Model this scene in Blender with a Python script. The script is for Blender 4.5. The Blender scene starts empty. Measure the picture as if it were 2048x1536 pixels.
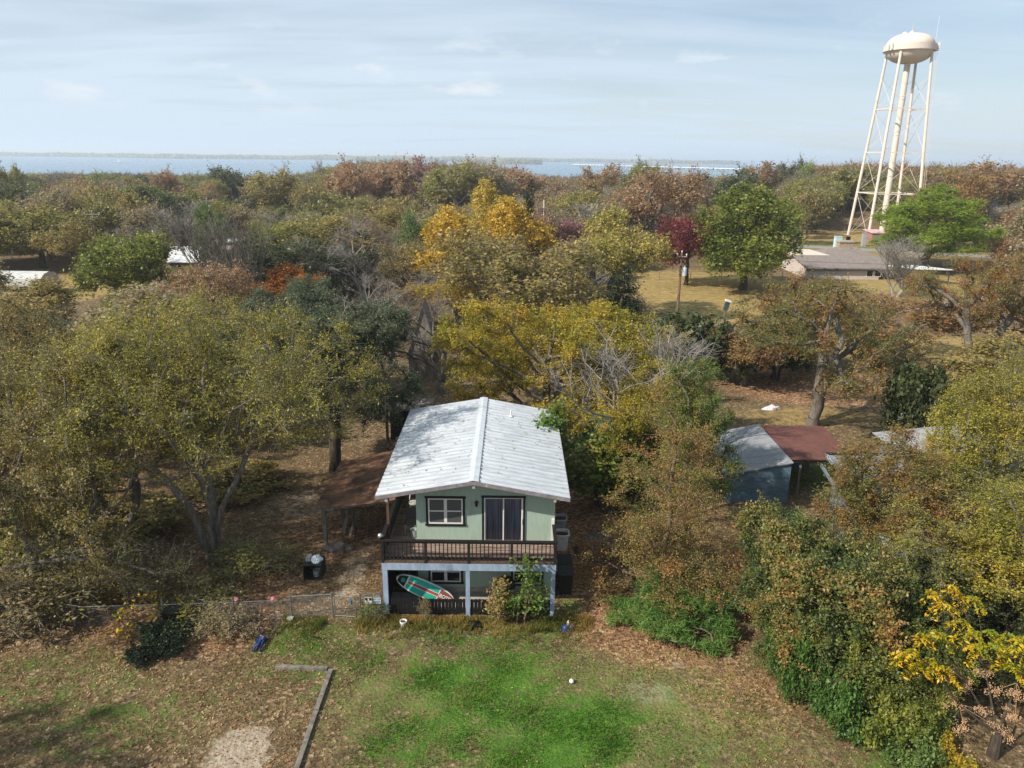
import bpy, math, random
import numpy as np
from mathutils import Vector, Matrix

random.seed(11)
RNG = np.random.default_rng(11)
SC = bpy.context.scene
COL = SC.collection
R = math.radians

# ------------------------------------------------------------------ camera model (metres, camera above the origin, looking +Y)
F = 1490.0; CAM_H = 18.2
PITCH = math.atan((768 - 314) / F); ROLL = R(0.65)


def ray(px, py):
    u = (px - 1024) / F; v = (768 - py) / F
    c, s = math.cos(ROLL), math.sin(ROLL)
    u, v = u * c - v * s, u * s + v * c
    return Vector((u, math.cos(PITCH) + v * math.sin(PITCH), -math.sin(PITCH) + v * math.cos(PITCH)))


def gp(px, py, z=0.0):
    d = ray(px, py); t = (z - CAM_H) / d.z
    return Vector((d.x * t, d.y * t, z))


def at(px, py, D):
    d = ray(px, py); t = D / d.y
    return Vector((d.x * t, D, CAM_H + d.z * t))


def depth(D, z=0.0):
    return D * math.cos(PITCH) + (CAM_H - z) * math.sin(PITCH)


def project(p):
    f = Vector((0, math.cos(PITCH), -math.sin(PITCH))); up = Vector((0, math.sin(PITCH), math.cos(PITCH)))
    q = Vector(p) - Vector((0, 0, CAM_H))
    z = q.dot(f)
    if z <= 0.1: return None
    u, v = q.x / z, q.dot(up) / z
    c, s = math.cos(ROLL), math.sin(ROLL)
    u, v = u * c + v * s, -u * s + v * c
    return 1024 + u * F, 768 - v * F


# ------------------------------------------------------------------ colours and materials
def lin(c):
    return tuple(((x / 255) / 12.92 if x / 255 <= 0.04045 else ((x / 255 + 0.055) / 1.055) ** 2.4) for x in c)


def rgba(c):
    return (*lin(c), 1.0)


MATS = {}


def new_mat(name):
    m = bpy.data.materials.new(name); m.use_nodes = True
    nt = m.node_tree; nt.nodes.clear()
    out = nt.nodes.new('ShaderNodeOutputMaterial')
    MATS[name] = m
    return m, nt, out


def N(nt, kind, **kw):
    n = nt.nodes.new(kind)
    for k, v in kw.items():
        if k.startswith('i_'):
            key = k[2:]
            n.inputs[int(key) if key.isdigit() else key.replace('_', ' ')].default_value = v
        else:
            setattr(n, k, v)
    return n


def ramp(nt, fac, stops):
    r = nt.nodes.new('ShaderNodeValToRGB')
    el = r.color_ramp.elements
    while len(el) < len(stops): el.new(0.5)
    for e, (p, c) in zip(el, stops):
        e.position = p; e.color = c if len(c) == 4 else rgba(c)
    nt.links.new(fac, r.inputs[0])
    return r.outputs[0]


def surf(name, c1, c2=None, scale=4.0, rough=0.7, metal=0.0, bump=0.0, detail=5.0, stretch=(1, 1, 1), lo=0.35, hi=0.65,
         c3=None, scale3=0.8, lo3=0.55, hi3=0.75, spec=0.3, bump_scale=None):
    """noise-mottled surface: c1/c2 mixed by a fine noise, c3 laid on in larger worn patches"""
    m, nt, out = new_mat(name); L = nt.links.new
    p = N(nt, 'ShaderNodeBsdfPrincipled', i_Roughness=rough, i_Metallic=metal)
    p.inputs['Specular IOR Level'].default_value = spec
    tc = N(nt, 'ShaderNodeTexCoord'); mp = N(nt, 'ShaderNodeMapping'); mp.inputs['Scale'].default_value = stretch
    L(tc.outputs['Object'], mp.inputs['Vector'])
    no = N(nt, 'ShaderNodeTexNoise', i_Scale=scale, i_Detail=detail, i_Roughness=0.62)
    L(mp.outputs[0], no.inputs['Vector'])
    col = ramp(nt, no.outputs['Fac'], [(lo, c1), (hi, c2 or c1)])
    if c3:
        n3 = N(nt, 'ShaderNodeTexNoise', i_Scale=scale3, i_Detail=6.0, i_Roughness=0.68)
        L(mp.outputs[0], n3.inputs['Vector'])
        k = N(nt, 'ShaderNodeMapRange'); k.inputs[1].default_value = lo3; k.inputs[2].default_value = hi3
        L(n3.outputs['Fac'], k.inputs[0])
        mx = N(nt, 'ShaderNodeMix', data_type='RGBA'); mx.inputs[7].default_value = rgba(c3)
        L(k.outputs[0], mx.inputs[0]); L(col, mx.inputs[6]); col = mx.outputs[2]
    L(col, p.inputs['Base Color'])
    if bump:
        b = N(nt, 'ShaderNodeBump', i_Strength=bump, i_Distance=0.02)
        nb = no
        if bump_scale:
            nb = N(nt, 'ShaderNodeTexNoise', i_Scale=bump_scale, i_Detail=4.0); L(mp.outputs[0], nb.inputs['Vector'])
        L(nb.outputs['Fac'], b.inputs['Height']); L(b.outputs[0], p.inputs['Normal'])
    L(p.outputs[0], out.inputs[0])
    return m


def glass(name, tint, rough=0.08):
    """window pane: dark room behind, sky in the reflection"""
    m, nt, out = new_mat(name)
    p = N(nt, 'ShaderNodeBsdfPrincipled', i_Roughness=rough)
    p.inputs['Base Color'].default_value = rgba(tint); p.inputs['Specular IOR Level'].default_value = 0.5
    nt.links.new(p.outputs[0], out.inputs[0])
    return m


def leaf_mat(name, stops, gloss=0.45, trans=0.45):
    m, nt, out = new_mat(name); L = nt.links.new
    a = N(nt, 'ShaderNodeAttribute', attribute_name='v')
    tc = N(nt, 'ShaderNodeTexCoord')
    no = N(nt, 'ShaderNodeTexNoise', i_Scale=0.42, i_Detail=2.0)
    L(tc.outputs['Object'], no.inputs['Vector'])
    mr = N(nt, 'ShaderNodeMapRange'); mr.inputs[1].default_value = 0.3; mr.inputs[2].default_value = 0.7
    L(no.outputs['Fac'], mr.inputs[0])
    mx = N(nt, 'ShaderNodeMix', data_type='FLOAT'); mx.inputs[0].default_value = 0.42
    L(a.outputs['Fac'], mx.inputs[2]); L(mr.outputs[0], mx.inputs[3])
    oi = N(nt, 'ShaderNodeObjectInfo')
    sh = N(nt, 'ShaderNodeMath', operation='MULTIPLY_ADD'); sh.inputs[1].default_value = 0.14; sh.inputs[2].default_value = -0.07
    L(oi.outputs['Random'], sh.inputs[0])
    ad = N(nt, 'ShaderNodeMath', operation='ADD'); L(mx.outputs[0], ad.inputs[0]); L(sh.outputs[0], ad.inputs[1])
    n = len(stops)
    col = ramp(nt, ad.outputs[0], [(0.12 + 0.76 * i / (n - 1), c) for i, c in enumerate(stops)])
    p = N(nt, 'ShaderNodeBsdfPrincipled', i_Roughness=gloss); p.inputs['Specular IOR Level'].default_value = 0.4
    t = N(nt, 'ShaderNodeBsdfTranslucent')
    ms = N(nt, 'ShaderNodeMixShader'); ms.inputs[0].default_value = trans
    L(col, p.inputs['Base Color']); L(col, t.inputs['Color'])
    L(p.outputs[0], ms.inputs[1]); L(t.outputs[0], ms.inputs[2]); L(ms.outputs[0], out.inputs[0])
    return m


# ------------------------------------------------------------------ scene objects
WL = {}          # where each object's origin stands in the world


def link(o, parent=None, loc=(0, 0, 0)):
    COL.objects.link(o)
    loc = Vector(loc)
    if parent is not None:
        o.parent = parent
        o.location = loc - WL[parent.name]
    else:
        o.location = loc
    WL[o.name] = loc
    return o


def tag(o, label=None, cat=None, group=None, kind=None):
    if label: o['label'] = label
    if cat: o['category'] = cat
    if group: o['group'] = group
    if kind: o['kind'] = kind
    return o


def thing(name, label, cat, loc, group=None):
    o = bpy.data.objects.new(name, None); o.empty_display_size = 0.3
    link(o, None, loc)
    return tag(o, label, cat, group)


class MB:
    """collects shapes given in world metres; build() links them as one mesh object"""

    def __init__(self): self.v = []; self.f = []; self.m = []; self.mi = 0

    def add(self, vs, fs):
        b = len(self.v); self.v += [tuple(x) for x in vs]
        self.f += [tuple(i + b for i in f) for f in fs]; self.m += [self.mi] * len(fs)
        return self

    def box(self, x0, x1, y0, y1, z0, z1):
        vs = [(x, y, z) for x in (x0, x1) for y in (y0, y1) for z in (z0, z1)]
        return self.add(vs, [(0, 1, 3, 2), (4, 6, 7, 5), (0, 4, 5, 1), (2, 3, 7, 6), (0, 2, 6, 4), (1, 5, 7, 3)])

    def obox(self, c, size, rot):
        c = Vector(c); hx, hy, hz = (s / 2 for s in size)
        vs = [c + rot @ Vector((x, y, z)) for x in (-hx, hx) for y in (-hy, hy) for z in (-hz, hz)]
        return self.add(vs, [(0, 1, 3, 2), (4, 6, 7, 5), (0, 4, 5, 1), (2, 3, 7, 6), (0, 2, 6, 4), (1, 5, 7, 3)])

    def bar(self, p0, p1, w, h):
        """rectangular beam from p0 to p1"""
        p0, p1 = Vector(p0), Vector(p1); d = p1 - p0
        q = d.to_track_quat('X', 'Z').to_matrix()
        return self.obox((p0 + p1) / 2, (d.length, w, h), q)

    def cyl(self, p0, p1, r0, r1=None, n=10, caps=True):
        r1 = r0 if r1 is None else r1
        p0, p1 = Vector(p0), Vector(p1); q = (p1 - p0).to_track_quat('Z', 'Y').to_matrix()
        vs = []
        for p, r in ((p0, r0), (p1, r1)):
            vs += [p + q @ Vector((r * math.cos(2 * math.pi * i / n), r * math.sin(2 * math.pi * i / n), 0)) for i in range(n)]
        fs = [(i, (i + 1) % n, n + (i + 1) % n, n + i) for i in range(n)]
        if caps: fs += [tuple(range(n - 1, -1, -1)), tuple(range(n, 2 * n))]
        return self.add(vs, fs)

    def tube(self, pts, r, n=6):
        for a, b in zip(pts, pts[1:]): self.cyl(a, b, r, r, n)
        return self

    def prism(self, poly, vec):
        """polygon (list of points) pushed along vec"""
        k = len(poly); vec = Vector(vec)
        vs = [Vector(p) for p in poly] + [Vector(p) + vec for p in poly]
        fs = [tuple(range(k - 1, -1, -1)), tuple(range(k, 2 * k))] + [(i, (i + 1) % k, k + (i + 1) % k, k + i) for i in range(k)]
        return self.add(vs, fs)

    def lathe(self, c, prof, n=24, squash=1.0):
        c = Vector(c); vs = []; fs = []
        for r, z in prof:
            vs += [c + Vector((r * math.cos(2 * math.pi * i / n), squash * r * math.sin(2 * math.pi * i / n), z)) for i in range(n)]
        for j in range(len(prof) - 1):
            for i in range(n):
                fs.append((j * n + i, j * n + (i + 1) % n, (j + 1) * n + (i + 1) % n, (j + 1) * n + i))
        return self.add(vs, fs)

    def build(self, name, mats, parent=None, smooth=False, loc=None):
        org = Vector(loc) if loc is not None else (WL[parent.name] if parent is not None else Vector((0, 0, 0)))
        me = bpy.data.meshes.new(name)
        me.from_pydata([tuple(Vector(v) - org) for v in self.v], [], self.f)
        mats = mats if isinstance(mats, (list, tuple)) else [mats]
        for m in mats: me.materials.append(m)
        if len(mats) > 1: me.polygons.foreach_set('material_index', self.m)
        if smooth: me.polygons.foreach_set('use_smooth', [True] * len(self.f))
        me.validate(); me.update()
        o = bpy.data.objects.new(name, me)
        return link(o, parent, org)


def mesh_np(name, V, Q, mats, attrs=None, smooth=False):
    """mesh from numpy arrays: V (n,3), Q (m,k) faces all of k corners; attrs = {name: per-face floats}"""
    me = bpy.data.meshes.new(name)
    n, (m, k) = len(V), Q.shape
    me.vertices.add(n); me.vertices.foreach_set('co', np.ascontiguousarray(V, dtype=np.float32).ravel())
    me.loops.add(m * k); me.loops.foreach_set('vertex_index', np.ascontiguousarray(Q, dtype=np.int32).ravel())
    me.polygons.add(m)
    me.polygons.foreach_set('loop_start', np.arange(0, m * k, k, dtype=np.int32))
    me.polygons.foreach_set('loop_total', np.full(m, k, dtype=np.int32))
    if smooth: me.polygons.foreach_set('use_smooth', np.ones(m, dtype=bool))
    for a, vals in (attrs or {}).items():
        at_ = me.attributes.new(a, 'FLOAT', 'FACE'); at_.data.foreach_set('value', np.asarray(vals, dtype=np.float32))
    for x in mats: me.materials.append(x)
    me.update(calc_edges=True)
    return me
# ------------------------------------------------------------------ trees: branch skeletons grown towards points spread through the crown
def noise3(P, seed, f):
    r = np.random.default_rng(seed); out = np.zeros(len(P))
    for k in range(5):
        d = r.normal(size=3); d *= f * (0.7 + 0.6 * r.random()) / np.linalg.norm(d)
        out += np.sin(P @ d + r.random() * 6.28)
    return out / 5


def attractors(r, lobes, n, gap, seed, shell=2.4, f=1.6):
    """points inside a union of ellipsoids, thinned by a noise so that the crown has clumps and gaps"""
    w = np.array([l[6] if len(l) > 6 else l[3] * l[4] * l[5] for l in lobes], float); w /= w.sum()
    pts = []
    while len(pts) < n:
        l = lobes[r.choice(len(lobes), p=w)]
        d = r.normal(size=3); d /= np.linalg.norm(d)
        p = np.array(l[:3]) + d * r.random() ** (1 / shell) * np.array(l[3:6])
        pts.append(p)
        if len(pts) == n and gap > 0:
            P = np.array(pts); keep = noise3(P, seed, f) > (gap - 0.5) * 0.9
            pts = list(P[keep]); gap -= 0.06
    return np.array(pts)


def grow(r, att, start, step, kill, maxit=70, wander=0.12, up=0.0):
    P = [np.array(p, float) for p in start[0]]; par = list(start[1])
    nodes = np.zeros((12000, 3)); nodes[:len(P)] = P; n = len(P)
    D = np.linalg.norm(att[:, None, :] - nodes[None, :n, :], axis=2)
    near = D.argmin(1); dist = D.min(1); alive = np.ones(len(att), bool)
    for _ in range(maxit):
        a = np.where(alive)[0]
        if len(a) == 0 or n > 11000: break
        acc = np.zeros((n, 3)); v = att[a] - nodes[near[a]]; v /= np.linalg.norm(v, axis=1)[:, None] + 1e-9
        np.add.at(acc, near[a], v)
        src = np.unique(near[a])
        d = acc[src]; d /= np.linalg.norm(d, axis=1)[:, None] + 1e-9
        d += r.normal(size=d.shape) * wander; d[:, 2] += up
        d /= np.linalg.norm(d, axis=1)[:, None] + 1e-9
        new = nodes[src] + d * step
        k = len(new)
        if n + k > 12000: break
        nodes[n:n + k] = new; par += list(src)
        DD = np.linalg.norm(att[a][:, None, :] - new[None], axis=2)
        j = DD.argmin(1); dm = DD.min(1); better = dm < dist[a] - 1e-6
        near[a[better]] = n + j[better]; dist[a[better]] = dm[better]
        n += k
        alive &= dist > kill
    return nodes[:n].copy(), np.array(par)


def frame(d):
    t = np.where(np.abs(d[:, 2:3]) < 0.9, np.array([[0, 0, 1.0]]), np.array([[1.0, 0, 0]]))
    u = np.cross(d, t); u /= np.linalg.norm(u, axis=1)[:, None] + 1e-9
    return u, np.cross(d, u)


def tubes(A, B, ra, rb, k):
    d = B - A; d /= np.linalg.norm(d, axis=1)[:, None] + 1e-9
    u, w = frame(d); n = len(A)
    ang = np.arange(k) * 2 * np.pi / k
    ring = np.cos(ang)[None, :, None] * u[:, None, :] + np.sin(ang)[None, :, None] * w[:, None, :]
    V = np.concatenate([A[:, None] + ring * ra[:, None, None], B[:, None] + ring * rb[:, None, None]], 1).reshape(-1, 3)
    i = np.arange(k); q = np.stack([i, (i + 1) % k, k + (i + 1) % k, k + i], 1)
    Q = (q[None] + (np.arange(n) * 2 * k)[:, None, None]).reshape(-1, 4)
    return V, Q


def blades(r, C, ln, wd, up=0.4, jitter=0.55, droop=0.0, axis=None):
    """one diamond leaf per centre"""
    n = len(C)
    nor = r.normal(size=(n, 3)); nor[:, 2] = np.abs(nor[:, 2]) + up; nor /= np.linalg.norm(nor, axis=1)[:, None]
    a = r.normal(size=(n, 3)) if axis is None else axis + r.normal(size=(n, 3)) * 0.45
    a[:, 2] -= droop
    a -= (a * nor).sum(1)[:, None] * nor; a /= np.linalg.norm(a, axis=1)[:, None] + 1e-9
    b = np.cross(nor, a)
    s = (1 + jitter * (r.random(n) * 2 - 1))[:, None]
    L = a * ln * 0.5 * s; W = b * wd * 0.5 * s; k = nor * ln * 0.12 * s
    V = np.stack([C - L, C + W + k, C + L, C - W + k], 1).reshape(-1, 3)
    return V, np.arange(4 * n).reshape(-1, 4)


PROTO = {}


def recurse(r, st, pr, rec):
    """straight limbs that fork again and again and turn upwards, as on a leafless tree"""
    levels, l0, shrink, spread, upw = rec
    P = [np.array(p, float) for p in st]; par = list(pr); has = set(pr)
    ends = [i for i in range(len(P)) if i not in has]

    def go(i, d, ln, lev):
        k = max(2, int(ln / 0.32)); j = i
        for t in range(k):
            d = d + r.normal(size=3) * 0.07; d[2] += upw / k; d /= np.linalg.norm(d)
            P.append(P[j] + d * ln / k); par.append(j); j = len(P) - 1
            if lev > 1 and t > 0 and r.random() < 0.42:
                q = d + r.normal(size=3) * spread; q /= np.linalg.norm(q); go(j, q, ln * shrink * r.uniform(0.45, 0.75), lev - 2)
        if lev > 0:
            n_ = 3 if r.random() < 0.35 else 2
            for _ in range(n_):
                q = d + r.normal(size=3) * spread; q /= np.linalg.norm(q); go(j, q, ln * shrink * r.uniform(0.75, 1.1), lev - 1)

    for e in ends:
        for _ in range(3 if len(ends) == 1 else 2):
            d = np.array([0, 0, 1.0]) + r.normal(size=3) * spread * 1.2; d[2] = abs(d[2]); d /= np.linalg.norm(d); go(e, d, l0 * r.uniform(0.8, 1.15), levels)
    return np.array(P), np.array(par)


def proto(name, seed, lobes, n_att=500, trunk_h=2.0, trunk_r=0.22, step=0.5, kill=0.7, n_leaf=20000, leaf=(0.14, 0.06), spread=0.3,
          twigs=2, twig_len=0.5, stems=1, gap=0.45, tips=4, droop=0.0, up=0.0, rmin=0.012, shell=2.4, f=1.6, bark=None, leafy=None, wander=0.12, nup=0.4,
          twig_r=0.008, lean=0.0, zmin=None, rec=None):
    r = np.random.default_rng(seed)
    att = None if rec else attractors(r, lobes, n_att, gap, seed, shell, f)
    st, pr = [], []
    for s in range(stems):
        ang = 6.28 * s / stems + r.random(); off = 0.0 if stems == 1 else 0.16
        prev = -1
        k = max(2, int(trunk_h / 0.6))
        sp = ((lean or 0.25) if stems > 1 else lean)
        for i in range(k + 1):
            t = i / k
            p = np.array([math.cos(ang) * (off + sp * trunk_h * t), math.sin(ang) * (off + sp * trunk_h * t), -0.12 + trunk_h * t + 0.12 * t])
            p[:2] += r.normal(size=2) * 0.05 * (t > 0)
            st.append(p); pr.append(prev); prev = len(st) - 1
    P, par = recurse(r, st, pr, rec) if rec else grow(r, att, (st, pr), step, kill, wander=wander, up=up)
    n = len(P)
    ex = 2.25; acc = np.zeros(n); cnt = np.zeros(n)
    for i in range(n - 1, -1, -1):
        if acc[i] == 0: acc[i] = 1.0; cnt[i] = 1
        if par[i] >= 0: acc[par[i]] += acc[i]; cnt[par[i]] += cnt[i]
    rad = acc ** (1 / ex); rad *= trunk_r / rad[0]; rad = np.maximum(rad, rmin)
    base = [i for i in range(len(st)) if par[i] < 0]
    seg = np.where(par >= 0)[0]
    Vs, Qs, off = [], [], 0
    for lo, hi, k in ((0, 0.03, 3), (0.03, 0.09, 5), (0.09, 9, 8)):
        s = seg[(rad[seg] >= lo) & (rad[seg] < hi)]
        if len(s) == 0: continue
        ra = np.minimum(rad[par[s]], rad[s] * 1.35)
        flare = np.where(np.isin(par[s], base), 1.45, 1.0)
        V, Q = tubes(P[par[s]], P[s] + (P[s] - P[par[s]]) * 0.06, ra * flare, rad[s], k)
        Vs.append(V); Qs.append(Q + off); off += len(V)
    cand = np.where((cnt <= tips) & (P[:, 2] > (trunk_h * 0.6 if zmin is None else zmin)))[0]
    cand = cand[cand >= len(st)]
    if twigs:
        s = np.repeat(cand, twigs)
        out = P[s] - P[np.maximum(par[s], 0)]; out /= np.linalg.norm(out, axis=1)[:, None] + 1e-9
        d = out * 0.7 + r.normal(size=(len(s), 3)) * 0.55; d[:, 2] += 0.15 - droop * 0.5
        d /= np.linalg.norm(d, axis=1)[:, None]
        tl = twig_len * (0.5 + r.random(len(s)))[:, None]
        A = P[s]; M = A + d * tl * 0.55
        d2 = d + r.normal(size=d.shape) * 0.3; d2[:, 2] -= droop * 0.4
        B = M + d2 / np.linalg.norm(d2, axis=1)[:, None] * tl * 0.5
        for a, b, r0, r1 in ((A, M, twig_r * 1.25, twig_r), (M, B, twig_r, twig_r * 0.5)):
            V, Q = tubes(a, b, np.full(len(a), r0), np.full(len(a), r1), 3); Vs.append(V); Qs.append(Q + off); off += len(V)
        tipB = B
    V = np.concatenate(Vs); Q = np.concatenate(Qs)
    wood = mesh_np('trunk', V, Q, [bark], smooth=True)
    crown = None; ext = V
    if n_leaf:
        cv = r.random(n)
        pick = r.choice(cand, n_leaf)
        if twigs:
            half = n_leaf // 2
            ti = r.integers(0, len(tipB), half); t = r.random((half, 1))
            C1 = A[ti] * (1 - t) + tipB[ti] * t + r.normal(size=(half, 3)) * spread * 0.3
            C2 = P[pick[half:]] + r.normal(size=(n_leaf - half, 3)) * spread
            C = np.concatenate([C1, C2]); pick = np.concatenate([s[ti], pick[half:]])
        else:
            C = P[pick] + r.normal(size=(n_leaf, 3)) * spread
        C[:, 2] = np.maximum(C[:, 2], 0.06)
        LV, LQ = blades(r, C, leaf[0], leaf[1], nup, droop=droop)
        v = np.clip(0.5 * cv[pick] + 0.5 * r.random(n_leaf), 0, 1)
        crown = mesh_np('crown', LV, LQ, [leafy], {'v': v}); ext = C
    q = np.percentile(ext, [1.5, 98.5], axis=0)
    PROTO[name] = dict(crown=crown, wood=wood, h=float(np.percentile(ext[:, 2], 99.5)), w=float((q[1, 0] - q[0, 0] + q[1, 1] - q[0, 1]) / 2), c=(q[1] + q[0]) / 2, bark=bark)
    return PROTO[name]


def cone_lobes(h, rb, z0, n=9):
    return [(0, 0, z0 + (h - z0) * (i + 0.3) / n, rb * (1 - i / n) + 0.15, rb * (1 - i / n) + 0.15, (h - z0) / n * 0.8, (1 - i / n) ** 1.3 + 0.1) for i in range(n)]


def lobed(r, R0, zc, hz, k=7, size=0.55):
    """a round-headed crown made of k overlapping lobes"""
    out = [(R0 * r.uniform(-.15, .15), R0 * r.uniform(-.15, .15), zc + hz * r.uniform(-.1, .25), R0 * 0.58, R0 * 0.58, hz * 0.62)]
    for i in range(k):
        a = 6.28 * i / k + r.uniform(-.35, .35); rr = R0 * r.uniform(0.38, 0.72)
        out.append((rr * math.cos(a), rr * math.sin(a), zc + hz * r.uniform(-0.55, 0.6), R0 * size * r.uniform(.55, 1.05), R0 * size * r.uniform(.55, 1.05), hz * size * r.uniform(.5, 1.05)))
    return out


def put_tree(pname, loc, sxy, sz, rot, leaf=None, bark=None, kind='oak_tree', label=None, group=None, cat='tree', crown_name='crown', lean=(0, 0)):
    p = PROTO[pname]
    t = thing(kind, label, cat, loc, group)
    for me, nm, mt in ((p['wood'], 'trunk' if cat == 'tree' else 'stems', bark), (p['crown'], crown_name, leaf)):
        if me is None: continue
        o = bpy.data.objects.new(nm, me)
        link(o, t, loc)
        if mt is not None and me.materials[0] != mt:
            o.material_slots[0].link = 'OBJECT'; o.material_slots[0].material = mt
    t.scale = (sxy, sxy, sz); t.rotation_euler = (lean[0], lean[1], rot)
    return t


def tree_px(pname, px, D, wpx, top, leaf=None, bark=None, kind='oak_tree', label=None, rot=None, group=None, cat='tree', trunk_px=None, lean=(0, 0), fit=True):
    """stand a tree at distance D so that its crown is as wide and as tall as measured in the photograph"""
    p = PROTO[pname]
    zt = at(px, top, D + 0.22 * wpx / F * depth(D, 5)).z
    c = at(px, top + 0.3 * wpx, D)
    wm = wpx / F * depth(D, zt * 0.6)
    sxy = wm / p['w']; sz = max(0.25, zt / p['h'])
    rot = random.uniform(0, 6.28) if rot is None else rot
    cx, cy = p['c'][0] * sxy, p['c'][1] * sxy
    ox = math.cos(rot) * cx - math.sin(rot) * cy
    x = c.x - ox
    return put_tree(pname, (x, D, 0), sxy, sz, rot, leaf, bark, kind, label, group, cat, lean=lean)
# ------------------------------------------------------------------ render settings, camera, sun and sky
SC.render.engine = 'CYCLES'
SC.view_settings.view_transform = 'Standard'; SC.view_settings.look = 'None'
SC.view_settings.exposure = 0.35; SC.view_settings.gamma = 1.0
SC.cycles.max_bounces = 6; SC.cycles.diffuse_bounces = 4; SC.cycles.transmission_bounces = 4; SC.cycles.volume_bounces = 1
SC.cycles.use_denoising = True; SC.cycles.denoiser = 'OPENIMAGEDENOISE'; SC.cycles.denoising_input_passes = 'RGB_ALBEDO_NORMAL'; SC.cycles.denoising_prefilter = 'NONE'
cam_d = bpy.data.cameras.new('camera'); cam = bpy.data.objects.new('camera', cam_d); COL.objects.link(cam)
cam_d.sensor_width = 36.0; cam_d.lens = F / 2048 * 36.0; cam_d.clip_start = 0.1; cam_d.clip_end = 80000.0
cam.location = (0, 0, CAM_H)
fw = Vector((0, math.cos(PITCH), -math.sin(PITCH)))
q = fw.to_track_quat('-Z', 'Y')
cam.rotation_mode = 'QUATERNION'
from mathutils import Quaternion
cam.rotation_quaternion = Quaternion(fw, -ROLL) @ q
SC.camera = cam

SUN_EL, SUN_AZ = 38.0, 240.0          # azimuth clockwise from +Y: behind the camera, well to the left
sd = Vector((math.sin(R(SUN_AZ)) * math.cos(R(SUN_EL)), math.cos(R(SUN_AZ)) * math.cos(R(SUN_EL)), math.sin(R(SUN_EL))))
sl = bpy.data.lights.new('sun', 'SUN'); sl.energy = 5.0; sl.angle = R(0.8); sl.color = (1.0, 0.93, 0.83)
sun = bpy.data.objects.new('sun', sl); COL.objects.link(sun); sun.rotation_mode = 'QUATERNION'
sun.rotation_quaternion = sd.to_track_quat('Z', 'Y'); sun.location = (-60, -40, 80)

w = bpy.data.worlds.new('World'); SC.world = w; w.use_nodes = True
nt = w.node_tree; nt.nodes.clear(); L = nt.links.new
wo = N(nt, 'ShaderNodeOutputWorld'); bg = N(nt, 'ShaderNodeBackground', i_Strength=0.087)
sky = N(nt, 'ShaderNodeTexSky', sky_type='NISHITA', sun_disc=False, sun_elevation=R(SUN_EL), sun_rotation=R(SUN_AZ), altitude=180.0, air_density=1.0, dust_density=0.8, ozone_density=1.4)
tc = N(nt, 'ShaderNodeTexCoord')
sx = N(nt, 'ShaderNodeSeparateXYZ'); L(tc.outputs['Generated'], sx.inputs[0])


def mth(op, a, b=None, c=None, clamp=False):
    n = N(nt, 'ShaderNodeMath', operation=op, use_clamp=clamp)
    for i, x in enumerate((a, b, c)):
        if x is None: continue
        if isinstance(x, (int, float)): n.inputs[i].default_value = x
        else: L(x, n.inputs[i])
    return n.outputs[0]


# directions flattened onto a cloud layer: x/(z+k), y/(z+k)
zz = mth('ADD', mth('MAXIMUM', sx.outputs[2], 0.0), 0.10)
cx = mth('DIVIDE', sx.outputs[0], zz); cy = mth('DIVIDE', sx.outputs[1], zz)
cb = N(nt, 'ShaderNodeCombineXYZ'); L(cx, cb.inputs[0]); L(cy, cb.inputs[1])
mp = N(nt, 'ShaderNodeMapping'); mp.inputs['Scale'].default_value = (0.55, 1.9, 1); mp.inputs['Rotation'].default_value = (0, 0, R(-24)); L(cb.outputs[0], mp.inputs[0])
cir = N(nt, 'ShaderNodeTexNoise', i_Scale=0.9, i_Detail=8.0, i_Roughness=0.56, i_Distortion=0.5); L(mp.outputs[0], cir.inputs['Vector'])
veil = N(nt, 'ShaderNodeMapRange'); veil.inputs[1].default_value = 0.34; veil.inputs[2].default_value = 0.74; L(cir.outputs['Fac'], veil.inputs[0])
# broad brightening towards the left of the view, as thin high cloud
broad = N(nt, 'ShaderNodeTexNoise', i_Scale=0.35, i_Detail=2.0); L(cb.outputs[0], broad.inputs['Vector'])
lft = mth('MULTIPLY_ADD', sx.outputs[0], -0.42, 0.34, True)
hzn = N(nt, 'ShaderNodeMapRange', interpolation_type='SMOOTHSTEP'); hzn.inputs[1].default_value = 0.16; hzn.inputs[2].default_value = 0.0; hzn.inputs[4].default_value = 0.36; L(sx.outputs[2], hzn.inputs[0])
vl = mth('ADD', mth('MULTIPLY', veil.outputs[0], 0.60), mth('ADD', mth('MULTIPLY', broad.outputs['Fac'], 0.15), mth('ADD', lft, hzn.outputs[0])), None, True)
# small low cumulus
mp2 = N(nt, 'ShaderNodeMapping'); mp2.inputs['Scale'].default_value = (9.0, 9.0, 26.0); mp2.inputs['Location'].default_value = (3.1, 0.4, 0.35); L(tc.outputs['Generated'], mp2.inputs[0])
cu = N(nt, 'ShaderNodeTexNoise', i_Scale=1.0, i_Detail=7.0, i_Roughness=0.55); L(mp2.outputs[0], cu.inputs['Vector'])
cur = N(nt, 'ShaderNodeMapRange'); cur.inputs[1].default_value = 0.585; cur.inputs[2].default_value = 0.70; L(cu.outputs['Fac'], cur.inputs[0])
lowb = N(nt, 'ShaderNodeMapRange', interpolation_type='SMOOTHSTEP'); lowb.inputs[1].default_value = 0.035; lowb.inputs[2].default_value = 0.075; L(sx.outputs[2], lowb.inputs[0])
lowt = N(nt, 'ShaderNodeMapRange', interpolation_type='SMOOTHSTEP'); lowt.inputs[1].default_value = 0.17; lowt.inputs[2].default_value = 0.11; L(sx.outputs[2], lowt.inputs[0])
cum = mth('MULTIPLY', mth('MULTIPLY', cur.outputs[0], lowb.outputs[0]), mth('MULTIPLY', lowt.outputs[0], 0.55))
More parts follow.
